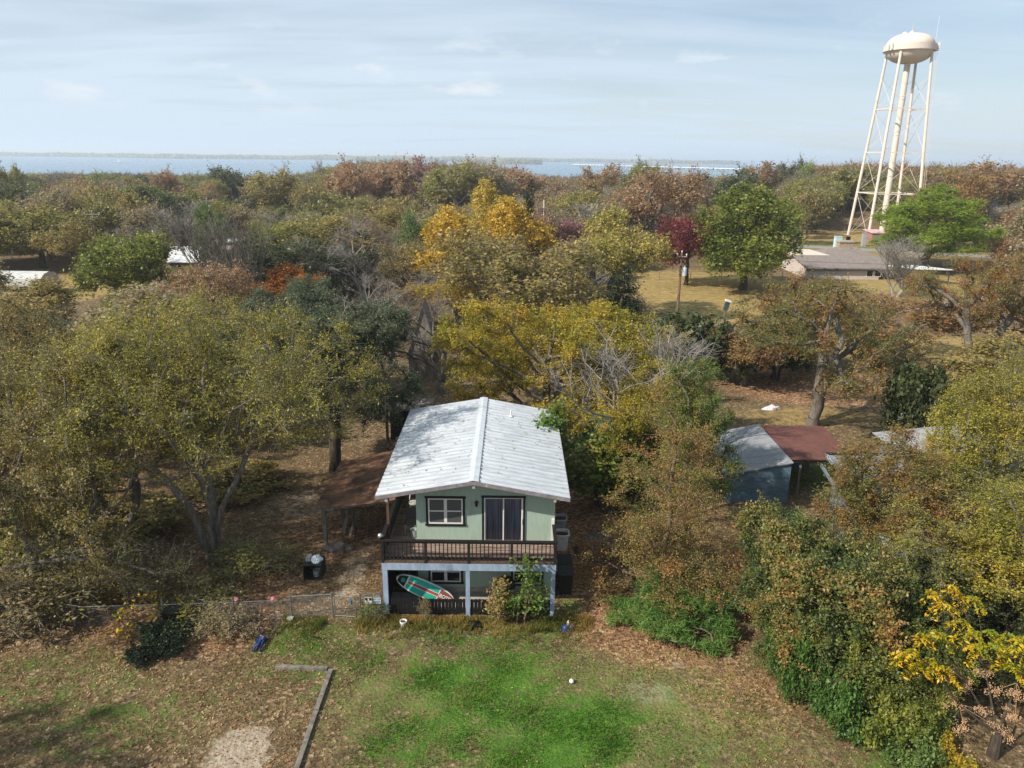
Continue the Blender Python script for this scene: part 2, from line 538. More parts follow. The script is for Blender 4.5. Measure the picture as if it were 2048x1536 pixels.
mxa = N(nt, 'ShaderNodeMix', data_type='RGBA'); L(vl, mxa.inputs[0]); L(sky.outputs[0], mxa.inputs[6]); mxa.inputs[7].default_value = (6.2, 7.4, 8.6, 1)
mxb = N(nt, 'ShaderNodeMix', data_type='RGBA'); L(cum, mxb.inputs[0]); L(mxa.outputs[2], mxb.inputs[6]); mxb.inputs[7].default_value = (8.6, 8.9, 9.2, 1)
L(mxb.outputs[2], bg.inputs[0]); L(bg.outputs[0], wo.inputs[0])

# ------------------------------------------------------------------ ground: one sheet from the yard to the horizon
LAKE_Z = -8.0


def axis(lo, hi, st, far0, far1, g=1.22):
    a = list(np.arange(lo, hi + 1e-6, st)); x = hi; s = st
    while x < far1: s *= g; x += s; a.append(x)
    x = lo; s = st; b = []
    while x > far0: s *= g; x -= s; b.append(x)
    return np.array(b[::-1] + a)


gx = axis(-34, 40, 0.42, -30000, 30000); gy = axis(15, 66, 0.42, -400, 42000)
GX, GY = np.meshgrid(gx, gy, indexing='xy')


def sstep(a, b, x):
    t = np.clip((x - a) / (b - a), 0, 1); return t * t * (3 - 2 * t)


def shore_y(x):
    """distance at which the wooded bank drops into the lake"""
    return 640 + 60 * np.sin(x / 130.0) + 45 * np.sin(x / 47.0 + 1) + 900 * sstep(230, 520, x)


def far_bank(x):
    return 4200 + 260 * np.sin(x / 700.0 + 0.6) + 120 * np.sin(x / 210.0)


def terrain(x, y):
    sh = shore_y(x)
    az_ = x / np.maximum(y, 1.0)
    rise = 5.0 * (sstep(-0.27, -0.20, az_) * sstep(0.02, -0.05, az_)) + 4.5 * sstep(0.36, 0.42, az_)
    low = np.maximum(sstep(-0.24, -0.32, az_), sstep(-0.02, 0.04, az_) * sstep(0.40, 0.33, az_))
    z = (-2.6 - 4.2 * low) * sstep(240, 520, y) + rise * sstep(192, 235, y) * sstep(560, 380, y) - 8.5 * sstep(sh - 60, sh + 40, y)
    far = sstep(far_bank(x) - 50, far_bank(x) + 160, y) * (1 - sstep(1150, 1500, x) * (y < 9000)) 
    far = np.maximum(far, sstep(9500, 10200, y))
    z = z + far * (13.5 + 9 * sstep(4500, 9000, y))
    pen = sstep(1.0, 0.72, ((x - 330) / 560) ** 2 + ((y - 3080 - 40 * np.sin(x / 90.0)) / 190) ** 2)
    return z + pen * 7.5


ZZ = terrain(GX, GY)
nx, ny = len(gx), len(gy)
ii = np.arange(nx * ny).reshape(ny, nx)
Qg = np.stack([ii[:-1, :-1], ii[:-1, 1:], ii[1:, 1:], ii[1:, :-1]], -1).reshape(-1, 4)
Vg = np.stack([GX, GY, ZZ], -1).reshape(-1, 3)


def blob(cx, cy, rx, ry, seed=0, soft=0.55, rough=0.35, f=0.9):
    P = np.stack([GX.ravel(), GY.ravel(), np.zeros(GX.size)], 1)
    n = noise3(P, 50 + seed, f) * rough
    d = np.sqrt(((Vg[:, 0] - cx) / rx) ** 2 + ((Vg[:, 1] - cy) / ry) ** 2) + n
    return sstep(1.0 + soft * 0.5, 1.0 - soft, d)


def many(*bs): return np.clip(np.maximum.reduce(bs), 0, 1)


gpath = gp(720, 1180); dz1 = gp(480, 1500); dz2 = gp(1300, 1385); dz3 = gp(1355, 1332)
M_green = many(0.42 * blob(1.5, 21.0, 7.5, 4.6, 40, 0.9, 0.6, 0.6), 0.16 * blob(8.5, 20.0, 5.0, 3.0, 41, 0.9, 0.6), 0.42 * blob(-6, 23.5, 4.5, 3, 42, 0.9, 0.6), 0.4 * blob(-13, 20.5, 4, 2.5, 44, 0.9, 0.6), 1.0 * blob(-0.2, 20.4, 4.4, 4.0, 1, 0.9, 0.6, 1.3), 0.95 * blob(-2.0, 22.9, 1.7, 1.5, 45, 0.9, 0.5, 1.4), 0.6 * blob(-8.2, 24.8, 1.8, 1.6, 3), 0.5 * blob(-1.5, 25.6, 5.5, 1.0, 4), 0.55 * blob(12.5, 20.5, 1.6, 3.4, 5),
               0.35 * blob(-16, 22.5, 6, 2.5, 12), 0.55 * blob(17, 42, 7, 4.5, 13), 0.5 * blob(2.6, 27.2, 0.7, 1.6, 19))
M_litter = many(0.62 * blob(9.5, 21.8, 4.2, 4.0, 47, 0.9, 0.6), blob(6.0, 26.2, 4.2, 2.6, 6), 0.9 * blob(3.4, 34, 2.0, 7, 7), blob(27, 60, 9, 6, 8), 0.8 * blob(-13, 27, 5, 5, 14), 0.7 * blob(-8, 36, 4, 6, 15))
M_dirt = many(blob(dz1.x, dz1.y, 1.15, 1.5, 9, 0.4), 0.5 * blob(-7.0, 30.5, 0.9, 4.0, 10), 0.5 * blob(dz2.x, dz2.y, 1.6, 1.0, 11, 0.7), 0.55 * blob(dz3.x, dz3.y, 0.6, 0.35, 16),
              0.45 * blob(-10.5, 37, 2.5, 2.5, 17), 0.35 * blob(6.5, 19.6, 2.0, 0.8, 18, 0.8))
M_dry = many(blob(30, 104, 17, 27, 20, 0.3, 0.2, 0.12), blob(-62, 103, 11, 16, 21, 0.3, 0.2, 0.1), 0.75 * blob(75, 176, 48, 34, 22, 0.3, 0.2, 0.08), 0.8 * blob(72, 108, 36, 22, 23, 0.3, 0.2, 0.1),
             0.75 * blob(45, 72, 15, 9, 24, 0.4, 0.2, 0.2), 0.42 * blob(6.0, 21.5, 6.5, 4.5, 25, 0.8), 0.4 * blob(-1, 24.5, 8.0, 2.0, 43, 0.8), 0.6 * blob(-36, 88, 8, 8, 26, 0.4, 0.2, 0.2), 0.55 * blob(22, 52, 8, 4, 27))
M_farland = sstep(300, 900, Vg[:, 1])
M_lawn = 0.85 * many(0.8 * blob(4.0, 21.0, 10.0, 5.0, 34, 0.7, 0.5, 0.6), 0.5 * blob(-13, 21, 5, 3, 35, 0.8, 0.5, 0.6), blob(74, 166, 26, 9, 30, 0.5, 0.2, 0.1), 0.6 * blob(24, 92, 9, 5, 31, 0.6, 0.3, 0.15), 0.5 * blob(27, 108, 12, 4, 32, 0.6, 0.3, 0.15), 0.7 * blob(66, 108, 16, 3.0, 33, 0.6, 0.2, 0.1))

m, nt, out = new_mat('yard ground'); L = nt.links.new
pb = N(nt, 'ShaderNodeBsdfPrincipled', i_Roughness=0.95); pb.inputs['Specular IOR Level'].default_value = 0.1
tcg = N(nt, 'ShaderNodeTexCoord'); P_ = tcg.outputs['Object']


def gnoise(scale, det=5.0, rough=0.6):
    n = N(nt, 'ShaderNodeTexNoise', i_Scale=scale, i_Detail=det, i_Roughness=rough); L(P_, n.inputs['Vector']); return n.outputs['Fac']


def vor(scale):
    n = N(nt, 'ShaderNodeTexVoronoi', i_Scale=scale); L(P_, n.inputs['Vector'])
    s = N(nt, 'ShaderNodeSeparateColor'); L(n.outputs['Color'], s.inputs[0]); return s.outputs[0], s.outputs[1], n.outputs['Distance']


def mixc(fac, a, b):
    x = N(nt, 'ShaderNodeMix', data_type='RGBA'); L(fac, x.inputs[0]); L(a, x.inputs[6]); L(b, x.inputs[7]); return x.outputs[2]


def gmask(name, amount=1.0, contrast=2.3, lo=0.30, hi=0.72):
    a = N(nt, 'ShaderNodeAttribute', attribute_name=name)
    s = mth('ADD', a.outputs['Fac'], mth('MULTIPLY', mth('SUBTRACT', mixn, 0.5), contrast))
    r_ = N(nt, 'ShaderNodeMapRange', interpolation_type='SMOOTHSTEP'); r_.inputs[1].default_value = lo; r_.inputs[2].default_value = hi; r_.inputs[4].default_value = amount
    L(s, r_.inputs[0])
    z = mth('MULTIPLY', r_.outputs[0], mth('MULTIPLY', a.outputs['Fac'], 5.0, None, True)); return z


mixn = gnoise(1.5, 10.0, 0.78)
va, vb, vd = vor(8.5)
fine = gnoise(24.0, 4.0)
soil = ramp(nt, gnoise(3.2, 8.0, 0.7), [(0.3, (76, 66, 46)), (0.5, (104, 90, 64)), (0.7, (130, 114, 86))])
leafc = ramp(nt, va, [(0.0, (60, 48, 38)), (0.4, (104, 84, 64)), (0.75, (140, 116, 90)), (1.0, (186, 162, 130))])
base = mixc(mth('MULTIPLY', mth('GREATER_THAN', vb, 0.35), 0.62), soil, leafc)
litc = ramp(nt, va, [(0.0, (92, 70, 52)), (0.45, (142, 106, 78)), (0.8, (176, 136, 102)), (1.0, (204, 172, 138))])
dryc = ramp(nt, mth('ADD', mth('MULTIPLY', fine, 0.4), mth('MULTIPLY', gnoise(0.9, 6.0), 0.6)), [(0.3, (108, 100, 58)), (0.5, (156, 134, 84)), (0.68, (188, 160, 106))])
grc = ramp(nt, mth('ADD', mth('MULTIPLY', fine, 0.5), mth('MULTIPLY', gnoise(2.6, 6.0), 0.5)), [(0.3, (44, 68, 28)), (0.5, (70, 110, 36)), (0.7, (112, 140, 54))])
dirc = ramp(nt, gnoise(4.5, 7.0, 0.7), [(0.3, (128, 112, 94)), (0.55, (170, 156, 136)), (0.75, (196, 184, 166))])
lawc = ramp(nt, gnoise(0.6, 7.0), [(0.3, (84, 92, 50)), (0.6, (126, 122, 76))])
woodc = ramp(nt, gnoise(0.02, 5.0), [(0.3, (88, 84, 52)), (0.6, (122, 98, 66))])
c = mixc(gmask('dry', 0.9), base, dryc)
c = mixc(gmask('lawn', 0.9), c, lawc)
c = mixc(gmask('litter', 0.7), c, litc)
c = mixc(gmask('dirt', 0.95), c, dirc)
c = mixc(gmask('green', 0.95, 2.8, 0.15, 0.9), c, grc)
fa = N(nt, 'ShaderNodeAttribute', attribute_name='farland'); c = mixc(fa.outputs['Fac'], c, woodc)
L(c, pb.inputs['Base Color'])
bp = N(nt, 'ShaderNodeBump', i_Strength=0.75, i_Distance=0.05); L(mth('ADD', mth('MULTIPLY', fine, 0.5), mth('ADD', mth('MULTIPLY', vd, 0.9), mixn)), bp.inputs['Height']); L(bp.outputs[0], pb.inputs['Normal'])
L(pb.outputs[0], out.inputs[0])
gme = mesh_np('ground', Vg, Qg, [m], smooth=True)
for nm, arr in (('green', M_green), ('litter', M_litter), ('dirt', M_dirt), ('dry', M_dry), ('lawn', M_lawn), ('farland', M_farland)):
    a_ = gme.attributes.new(nm, 'FLOAT', 'POINT'); a_.data.foreach_set('value', np.asarray(arr, np.float32))
ground = link(bpy.data.objects.new('ground', gme)); tag(ground, 'leaf strewn yard and autumn woodland floor', 'ground', kind='structure')

# ------------------------------------------------------------------ lake
m, nt, out = new_mat('lake water'); L = nt.links.new
pb = N(nt, 'ShaderNodeBsdfPrincipled', i_Roughness=0.22); pb.inputs['Base Color'].default_value = rgba((90, 122, 144)); pb.inputs['IOR'].default_value = 1.33
tw = N(nt, 'ShaderNodeTexCoord'); mw = N(nt, 'ShaderNodeMapping'); mw.inputs['Scale'].default_value = (0.05, 0.012, 1); L(tw.outputs['Object'], mw.inputs[0])
nw = N(nt, 'ShaderNodeTexNoise', i_Scale=2.0, i_Detail=6.0); L(mw.outputs[0], nw.inputs['Vector'])
bw = N(nt, 'ShaderNodeBump', i_Strength=0.12, i_Distance=1.0); L(nw.outputs['Fac'], bw.inputs['Height']); L(bw.outputs[0], pb.inputs['Normal'])
rr_ = N(nt, 'ShaderNodeMapRange'); rr_.inputs[3].default_value = 0.12; rr_.inputs[4].default_value = 0.4; L(nw.outputs['Fac'], rr_.inputs[0]); L(rr_.outputs[0], pb.inputs['Roughness'])
L(pb.outputs[0], out.inputs[0])
lk = MB(); lk.add([(-29500, 480, LAKE_Z), (29500, 480, LAKE_Z), (29500, 41500, LAKE_Z), (-29500, 41500, LAKE_Z)], [(0, 1, 2, 3)])
lake = lk.build('lake', m); tag(lake, 'wide pale blue lake beyond the woods', 'lake', kind='structure')

# ------------------------------------------------------------------ roads
asph = surf('light grey asphalt', (128, 124, 120), (152, 147, 140), 1.2, 0.9, bump=0.2)  # the asphalt's own light grey, mottled by noise
conc = surf('gravel drive', (150, 140, 132), (178, 168, 158), 2.0, 0.95, c3=(128, 118, 108), scale3=0.35, bump=0.3)


def ribbon(name, pts, wd, mat_, label, z=0.012):
    b = MB(); L_, R_ = [], []
    for i, p in enumerate(pts):
        a = Vector(pts[max(0, i - 1)]); c_ = Vector(pts[min(len(pts) - 1, i + 1)]); d = (c_ - a).normalized(); n = Vector((-d.y, d.x))
        p = Vector(p); L_.append((p.x + n.x * wd / 2, p.y + n.y * wd / 2, z)); R_.append((p.x - n.x * wd / 2, p.y - n.y * wd / 2, z))
    k = len(pts); b.add(L_ + R_, [(i, i + 1, k + i + 1, k + i) for i in range(k - 1)])
    o = b.build(name, mat_); tag(o, label, 'road', kind='structure'); return o


ribbon('road', [(12, 190), (30, 178), (52, 172), (72, 163), (96, 152), (140, 140)], 5.5, asph, 'grey road running past the water tower')
ribbon('driveway', [(52, 91), (60, 97), (72, 103), (92, 108), (120, 118)], 8.0, conc, 'pale driveway beside the brick ranch house')

# ------------------------------------------------------------------ haze: still air over the whole place
m, nt, out = new_mat('lake haze')
pv = N(nt, 'ShaderNodeVolumePrincipled'); pv.inputs['Color'].default_value = (0.86, 0.93, 1.0, 1); pv.inputs['Density'].default_value = 0.00023; pv.inputs['Anisotropy'].default_value = 0.2
nt.links.new(pv.outputs[0], out.inputs['Volume'])
hz = MB(); hz.box(-30500, 30500, -450, 43000, LAKE_Z - 12, 62)
hz = hz.build('haze', m); tag(hz, 'thin blue autumn haze over the lake and woods', 'haze', kind='stuff')
# ------------------------------------------------------------------ materials for built things
GREEN = surf('pale green stucco', (148, 166, 150), (158, 175, 159), 9.0, 0.85, c3=(134, 150, 134), scale3=1.6, stretch=(1, 1, 0.22), lo3=0.58, hi3=0.8, bump=0.12)
BLACKP = surf('black paint', (20, 20, 21), (30, 29, 28), 8.0, 0.55)
DARKW = surf('dark stained wood', (22, 20, 19), (34, 31, 29), 6.0, 0.7, stretch=(1, 1, 3), c3=(58, 52, 46), lo3=0.64, hi3=0.82, scale3=3)
BLUEP = surf('weathered blue grey paint', (128, 144, 166), (150, 166, 184), 6.0, 0.8, stretch=(1, 1, 0.3), c3=(98, 108, 122), scale3=2.2, lo3=0.55, hi3=0.75)
DECKB = surf('worn deck boards', (112, 90, 78), (168, 146, 132), 3.0, 0.85, stretch=(0.7, 8, 1), c3=(72, 60, 52), scale3=1.1, lo3=0.48, hi3=0.68)
WHITEV = surf('off white vinyl', (206, 202, 194), (220, 216, 208), 5.0, 0.5)
FASCIA = surf('grey fascia', (112, 106, 110), (140, 132, 134), 5.0, 0.7, c3=(176, 168, 164), scale3=5, lo3=0.6, hi3=0.7)
SOFF = surf('peeling soffit', (150, 142, 140), (182, 176, 172), 6.0, 0.8)
PANE = glass('window glass', (78, 80, 80), 0.3)
PANED = glass('dark window glass', (16, 17, 20), 0.05)
CURT = surf('grey curtain', (70, 70, 80), (150, 150, 162), 3.0, 0.9, stretch=(9, 1, 0.12))
GALV = surf('galvanised wire', (124, 126, 126), (150, 152, 150), 12.0, 0.45, metal=0.6)
GREYW = surf('weathered grey wood', (96, 90, 82), (136, 128, 118), 5.0, 0.9, stretch=(1, 1, 0.3), c3=(70, 64, 58), lo3=0.55, hi3=0.75)
BROWNW = surf('brown timber', (72, 54, 42), (104, 80, 62), 5.0, 0.85)
PLASTB = surf('black plastic', (17, 17, 18), (28, 28, 29), 5.0, 0.45)
CONCR = surf('rough concrete', (148, 142, 132), (174, 168, 158), 4.0, 0.9, bump=0.4)
ROCK = surf('grey field stone', (112, 102, 94), (150, 140, 128), 5.0, 0.95, bump=0.6)
WHITEP = surf('white plastic', (214, 212, 206), (226, 224, 218), 4.0, 0.5)
GREYP = surf('grey plastic', (150, 152, 152), (168, 170, 170), 4.0, 0.55)
SOILM = surf('dark soil', (58, 42, 32), (84, 62, 46), 9.0, 0.98)

# corrugated roof metal: bright galvanised sheet with mildew streaks running down the slope
m, nt, out = new_mat('corrugated roof sheet'); L = nt.links.new
pb = N(nt, 'ShaderNodeBsdfPrincipled', i_Roughness=0.5, i_Metallic=0.1)
tc = N(nt, 'ShaderNodeTexCoord')


def rn(sc, stretch, det=6.0, ro=0.62):
    mp = N(nt, 'ShaderNodeMapping'); mp.inputs['Scale'].default_value = stretch; L(tc.outputs['Object'], mp.inputs[0])
    n = N(nt, 'ShaderNodeTexNoise', i_Scale=sc, i_Detail=det, i_Roughness=ro); L(mp.outputs[0], n.inputs['Vector']); return n.outputs['Fac']


c = ramp(nt, rn(1.3, (1, 1, 1)), [(0.3, (180, 185, 188)), (0.7, (198, 202, 204))])
k = N(nt, 'ShaderNodeMapRange'); k.inputs[1].default_value = 0.47; k.inputs[2].default_value = 0.74; k.inputs[4].default_value = 0.58; L(rn(2.2, (0.45, 2.6, 1), 8.0, 0.7), k.inputs[0])
x = N(nt, 'ShaderNodeMix', data_type='RGBA'); L(k.outputs[0], x.inputs[0]); L(c, x.inputs[6]); x.inputs[7].default_value = rgba((116, 114, 116))
k2 = N(nt, 'ShaderNodeMapRange'); k2.inputs[1].default_value = 0.66; k2.inputs[2].default_value = 0.72; k2.inputs[4].default_value = 0.8; L(rn(5.0, (0.5, 1.6, 1), 3.0), k2.inputs[0])
x2 = N(nt, 'ShaderNodeMix', data_type='RGBA'); L(k2.outputs[0], x2.inputs[0]); L(x.outputs[2], x2.inputs[6]); x2.inputs[7].default_value = rgba((74, 68, 62))
L(x2.outputs[2], pb.inputs['Base Color']); L(pb.outputs[0], out.inputs[0])
TIN = m
TINB = surf('bright ridge flashing', (188, 194, 197), (206, 210, 212), 3.0, 0.45, metal=0.1)
# rusty tin with a mat of dead leaves on it
RUST = surf('rusted tin under leaves', (96, 70, 52), (136, 102, 76), 7.0, 0.9, c3=(62, 48, 40), scale3=0.9, lo3=0.48, hi3=0.66, bump=0.5)
REDRUST = surf('red rusted roof', (94, 62, 56), (114, 74, 64), 2.5, 0.9, c3=(80, 56, 52), scale3=0.6, lo3=0.5, hi3=0.7, bump=0.15)
SHGREY = surf('grey asphalt shingle', (122, 124, 126), (150, 152, 153), 7.0, 0.95, c3=(104, 106, 110), scale3=0.5, lo3=0.5, hi3=0.7, bump=0.2, stretch=(1, 3, 1))
SHBROWN = surf('brown grey shingle', (118, 108, 102), (140, 130, 122), 3.0, 0.95, c3=(104, 94, 90), scale3=0.3)
TEAL = surf('blue sheet metal', (84, 108, 124), (112, 136, 150), 2.5, 0.5, stretch=(1, 1, 2.5), c3=(150, 168, 178), scale3=1.0, lo3=0.55, hi3=0.72, metal=0.1)
TEALP = surf('blue grey siding', (88, 108, 124), (106, 126, 140), 3.0, 0.7, stretch=(1, 1, 6))
PINKB = surf('pale pink brick', (176, 164, 156), (196, 184, 176), 6.0, 0.9)
STONE = surf('tan stone', (138, 112, 84), (184, 160, 128), 5.0, 0.95, c3=(110, 90, 70), scale3=3)
WHITER = surf('white metal roof', (206, 206, 204), (222, 222, 220), 1.5, 0.5)
TANR = surf('cream metal roof', (202, 184, 168), (216, 200, 184), 1.5, 0.6)


def part(name, mb, mats, parent, label=None, smooth=False):
    o = mb.build(name, mats, parent, smooth)
    if label: o['label'] = label
    return o


def clone(o, loc=None, dx=(0, 0, 0)):
    c_ = o.copy(); COL.objects.link(c_); c_.parent = o.parent; c_.location = o.location + Vector(dx); WL[c_.name] = WL[o.name] + Vector(dx); return c_


# ------------------------------------------------------------------ the green house
XL, XR = -3.97, 1.87            # walls
DX0, DX1 = -5.2, 1.87           # deck
YF, YW, YB = 26.75, 28.38, 37.4
FZ = 2.52
RX0, RXM, RX1 = -5.48, -1.5, 2.40
RY0, RY1 = 27.42, 38.2
RZE, RZM = 5.06, 5.76
house = thing('house', 'pale green two storey house with corrugated metal roof and front deck', 'house', (-1.5, 32.5, 0))


def roof_z(x): return RZM - abs(x - RXM) / ((RXM - RX0)) * (RZM - RZE)


def gable(y0, y1, z0, xs=(XL, XR)):
    zt = lambda xx: roof_z(xx) - 0.10
    poly = [(xs[0], y0, z0), (xs[1], y0, z0), (xs[1], y0, zt(xs[1])), (RXM, y0, zt(RXM)), (xs[0], y0, zt(xs[0]))]
    return MB().prism(poly, (0, y1 - y0, 0))


b = MB()
b.v, b.f, b.m = [], [], []
for pr in (gable(YW, YW + 0.15, FZ - 0.02), gable(YB - 0.15, YB, 0.0)): b.add(pr.v, pr.f)
for x0 in (XL, XR - 0.15):
    zt = min(roof_z(x0), roof_z(x0 + 0.15)) - 0.10
    b.box(x0 + (0.003 if x0 == XL else 0), x0 + 0.15 - (0 if x0 == XL else 0.003), YW + 0.15, YB - 0.15, 0.0, zt)
b.box(XL + 0.002, XR - 0.002, YW + 0.004, YW + 0.15, 0.0, FZ - 0.024)
part('wall', b, GREEN, house)
bb = MB(); bb.box(XL - 0.02, XR + 0.02, YW - 0.04, YB + 0.02, -0.1, 0.28); part('foundation', bb, CONCR, house)

# roof: real corrugation, ribs running from ridge to eave
def corrugated(y0, y1, prof, period=0.40, amp=0.024):
    k = int((y1 - y0) / period * 6); vs = []; fs = []
    n = len(prof)
    for j in range(k + 1):
        y = y0 + (y1 - y0) * j / k; a = amp * math.sin(2 * math.pi * y / period)
        vs += [(x, y, z + a) for x, z in prof]
    for j in range(k):
        for i in range(n - 1): fs.append((j * n + i, j * n + i + 1, (j + 1) * n + i + 1, (j + 1) * n + i))
    return vs, fs


b = MB()
prof = [(RX0, RZE), (RX0 + 1.9, RZE + 0.335), (RXM, RZM), (RX1 - 1.9, RZE + 0.335), (RX1, RZE)]
b.add(*corrugated(RY0, RY1, prof))
roof = part('roof', b, TIN, house, smooth=True)
b = MB()
for s in (-1, 1):
    e = RX0 if s < 0 else RX1
    b.prism([(RXM, RY0 + 0.05, RZM - 0.03), (e, RY0 + 0.05, RZE - 0.03), (e, RY0 + 0.05, RZE - 0.09), (RXM, RY0 + 0.05, RZM - 0.09)], (0, RY1 - RY0 - 0.1, 0))
part('soffit', b, SOFF, roof)
b = MB()
for y in (RY0 - 0.015, RY1 - 0.02):
    for e in (RX0, RX1):
        b.prism([(RXM, y, RZM - 0.012), (e, y, RZE - 0.012), (e, y, RZE - 0.17), (RXM, y, RZM - 0.17)], (0, 0.035, 0))
b.box(RX0 - 0.02, RX0 + 0.01, RY0 + 0.03, RY1 - 0.03, RZE - 0.15, RZE - 0.015); b.box(RX1 - 0.01, RX1 + 0.02, RY0 + 0.03, RY1 - 0.03, RZE - 0.15, RZE - 0.015)
part('fascia', b, FASCIA, roof)
b = MB()
for s in (-1, 1):
    w_ = 0.21; dz_ = w_ / (RXM - RX0) * (RZM - RZE)
    b.prism([(RXM, RY0 - 0.03, RZM + 0.05), (RXM + s * w_, RY0 - 0.03, RZM + 0.05 - dz_), (RXM + s * w_, RY0 - 0.03, RZM + 0.02 - dz_), (RXM, RY0 - 0.03, RZM + 0.02)], (0, RY1 - RY0 + 0.06, 0))
part('ridge_cap', b, TINB, roof)
for yj in (33.4,):
    b = MB()
    for e in (RX0, RX1):
        b.prism([(RXM, yj, RZM + 0.022), (e, yj, RZE + 0.022), (e, yj, RZE + 0.03), (RXM, yj, RZM + 0.03)], (0, 0.05, 0))
    part('lap_seam', b, TINB, roof)
b = MB(); vp = at(1022, 826, 36.0)
b.cyl((vp.x, 36.0, roof_z(vp.x) - 0.05), (vp.x, 36.0, roof_z(vp.x) + 0.32), 0.045, n=10); b.lathe((vp.x, 36.0, roof_z(vp.x) + 0.008), [(0.11, 0), (0.06, 0.05)], 10); part('vent_pipe', b, WHITEP, roof)
for x0, dz0 in ((RXM - 0.055, -0.13), (XR - 0.13, -0.12), (DX0 + 0.10, -0.10)):
    b = MB(); b.box(x0, x0 + 0.11, RY0 + 0.03, YW if x0 > XL else RY0 + 0.2, roof_z(x0) - 0.34, roof_z(x0) + dz0); part('roof_beam', b, SOFF, house)


def window(name, x0, x1, z0, z1, y, split=True, glassm=PANE):
    w_ = MB()
    t = 0.09
    w_.box(x0, x0 + t, y - 0.05, y + 0.01, z0, z1); w_.box(x1 - t, x1, y - 0.05, y + 0.01, z0, z1)
    w_.box(x0 - 0.04, x1 + 0.04, y - 0.056, y + 0.01, z1, z1 + t); w_.box(x0 - 0.04, x1 + 0.04, y - 0.056, y + 0.01, z0 - t, z0)
    o = part(name, w_, BLACKP, house)
    f = MB(); a = 0.06; X0, X1 = x0 + t, x1 - t
    f.box(X0, X0 + a, y - 0.035, y + 0.012, z0, z1); f.box(X1 - a, X1, y - 0.035, y + 0.012, z0, z1)
    f.box(X0 + a, X1 - a, y - 0.034, y + 0.012, z1 - a, z1); f.box(X0 + a, X1 - a, y - 0.034, y + 0.012, z0, z0 + a)
    xm = (X0 + X1) / 2; f.box(xm - 0.065, xm + 0.065, y - 0.033, y + 0.012, z0 + a, z1 - a)
    zm = (z0 + z1) / 2
    for u0, u1 in ((X0 + a, xm - 0.065), (xm + 0.065, X1 - a)):
        f.box(u0, u1, y - 0.030, y + 0.012, zm - 0.025, zm + 0.025)
    part('frame', f, WHITEV, o)
    g = MB(); g.box(X0 + 0.02, X1 - 0.02, y - 0.016, y - 0.008, z0 + 0.02, z1 - 0.02); part('pane', g, glassm, o)
    return o


def wx(px, py): return at(px, py, YW).x
def wz(px, py): return at(px, py, YW).z


window('window', wx(852, 1020), wx(930, 1020), wz(890, 1047), wz(890, 996), YW)
window('window', wx(857, 1140), wx(926, 1140), wz(890, 1163), wz(890, 1163) + 1.0, YW, glassm=PANED)
window('window', wx(1022, 1150), wx(1087, 1150), wz(1060, 1167), wz(1060, 1167) + 1.0, YW, glassm=PANED)
# sliding door
dx0, dx1 = wx(964, 1030), wx(1050, 1030); dzt = wz(1007, 995); dzb = FZ + 0.02
b = MB(); t = 0.085
b.box(dx0, dx0 + t, YW - 0.05, YW + 0.01, dzb, dzt); b.box(dx1 - t, dx1, YW - 0.05, YW + 0.01, dzb, dzt); b.box(dx0 - 0.03, dx1 + 0.03, YW - 0.056, YW + 0.01, dzt, dzt + t)
door = part('sliding_door', b, BLACKP, house)
b = MB(); X0, X1 = dx0 + t, dx1 - t; xm = (X0 + X1) / 2
for u in (X0, xm - 0.03, X1 - 0.07): b.box(u, u + (0.05 if u != X1 - 0.07 else 0.07), YW - 0.035, YW + 0.012, dzb + 0.08, dzt - 0.04)
b.box(X0, X1, YW - 0.036, YW + 0.012, dzt - 0.04, dzt); b.box(X0, X1, YW - 0.06, YW + 0.012, dzb, dzb + 0.08)
part('frame', b, WHITEV, door)
b = MB(); n = 46; vs = []
for i in range(n + 1):
    xx = X0 + 0.03 + (X1 - X0 - 0.06) * i / n; yy = YW - 0.012 + 0.008 * math.sin(i * 1.35) * (1 if i > 24 else 0.6)
    vs += [(xx, yy, dzb + 0.05), (xx, yy, dzt - 0.02)]
b.add(vs, [(2 * i, 2 * i + 2, 2 * i + 3, 2 * i + 1) for i in range(n)]); part('curtain', b, CURT, door)
m, nt, out = new_mat('door glass')
gl = N(nt, 'ShaderNodeBsdfGlass', i_Roughness=0.0, i_IOR=1.45); gl.inputs['Color'].default_value = (0.62, 0.64, 0.68, 1)
tp = N(nt, 'ShaderNodeBsdfTransparent'); tp.inputs['Color'].default_value = (0.85, 0.86, 0.9, 1); gs = N(nt, 'ShaderNodeBsdfGlossy', i_Roughness=0.04)
fr = N(nt, 'ShaderNodeFresnel', i_IOR=1.5); ms = N(nt, 'ShaderNodeMixShader'); nt.links.new(fr.outputs[0], ms.inputs[0]); nt.links.new(tp.outputs[0], ms.inputs[1]); nt.links.new(gs.outputs[0], ms.inputs[2]); nt.links.new(ms.outputs[0], out.inputs[0])
nt.nodes.remove(gl); CLEAR = m
b = MB(); b.add([(X0 + 0.02, YW - 0.024, dzb + 0.06), (X1 - 0.02, YW - 0.024, dzb + 0.06), (X1 - 0.02, YW - 0.024, dzt - 0.02), (X0 + 0.02, YW - 0.024, dzt - 0.02)], [(0, 1, 2, 3)]); part('pane', b, CLEAR, door)
b = MB(); b.box(X1 - 0.06, X1 - 0.03, YW - 0.075, YW - 0.035, dzb + 0.85, dzb + 1.1); part('handle', b, WHITEP, door)
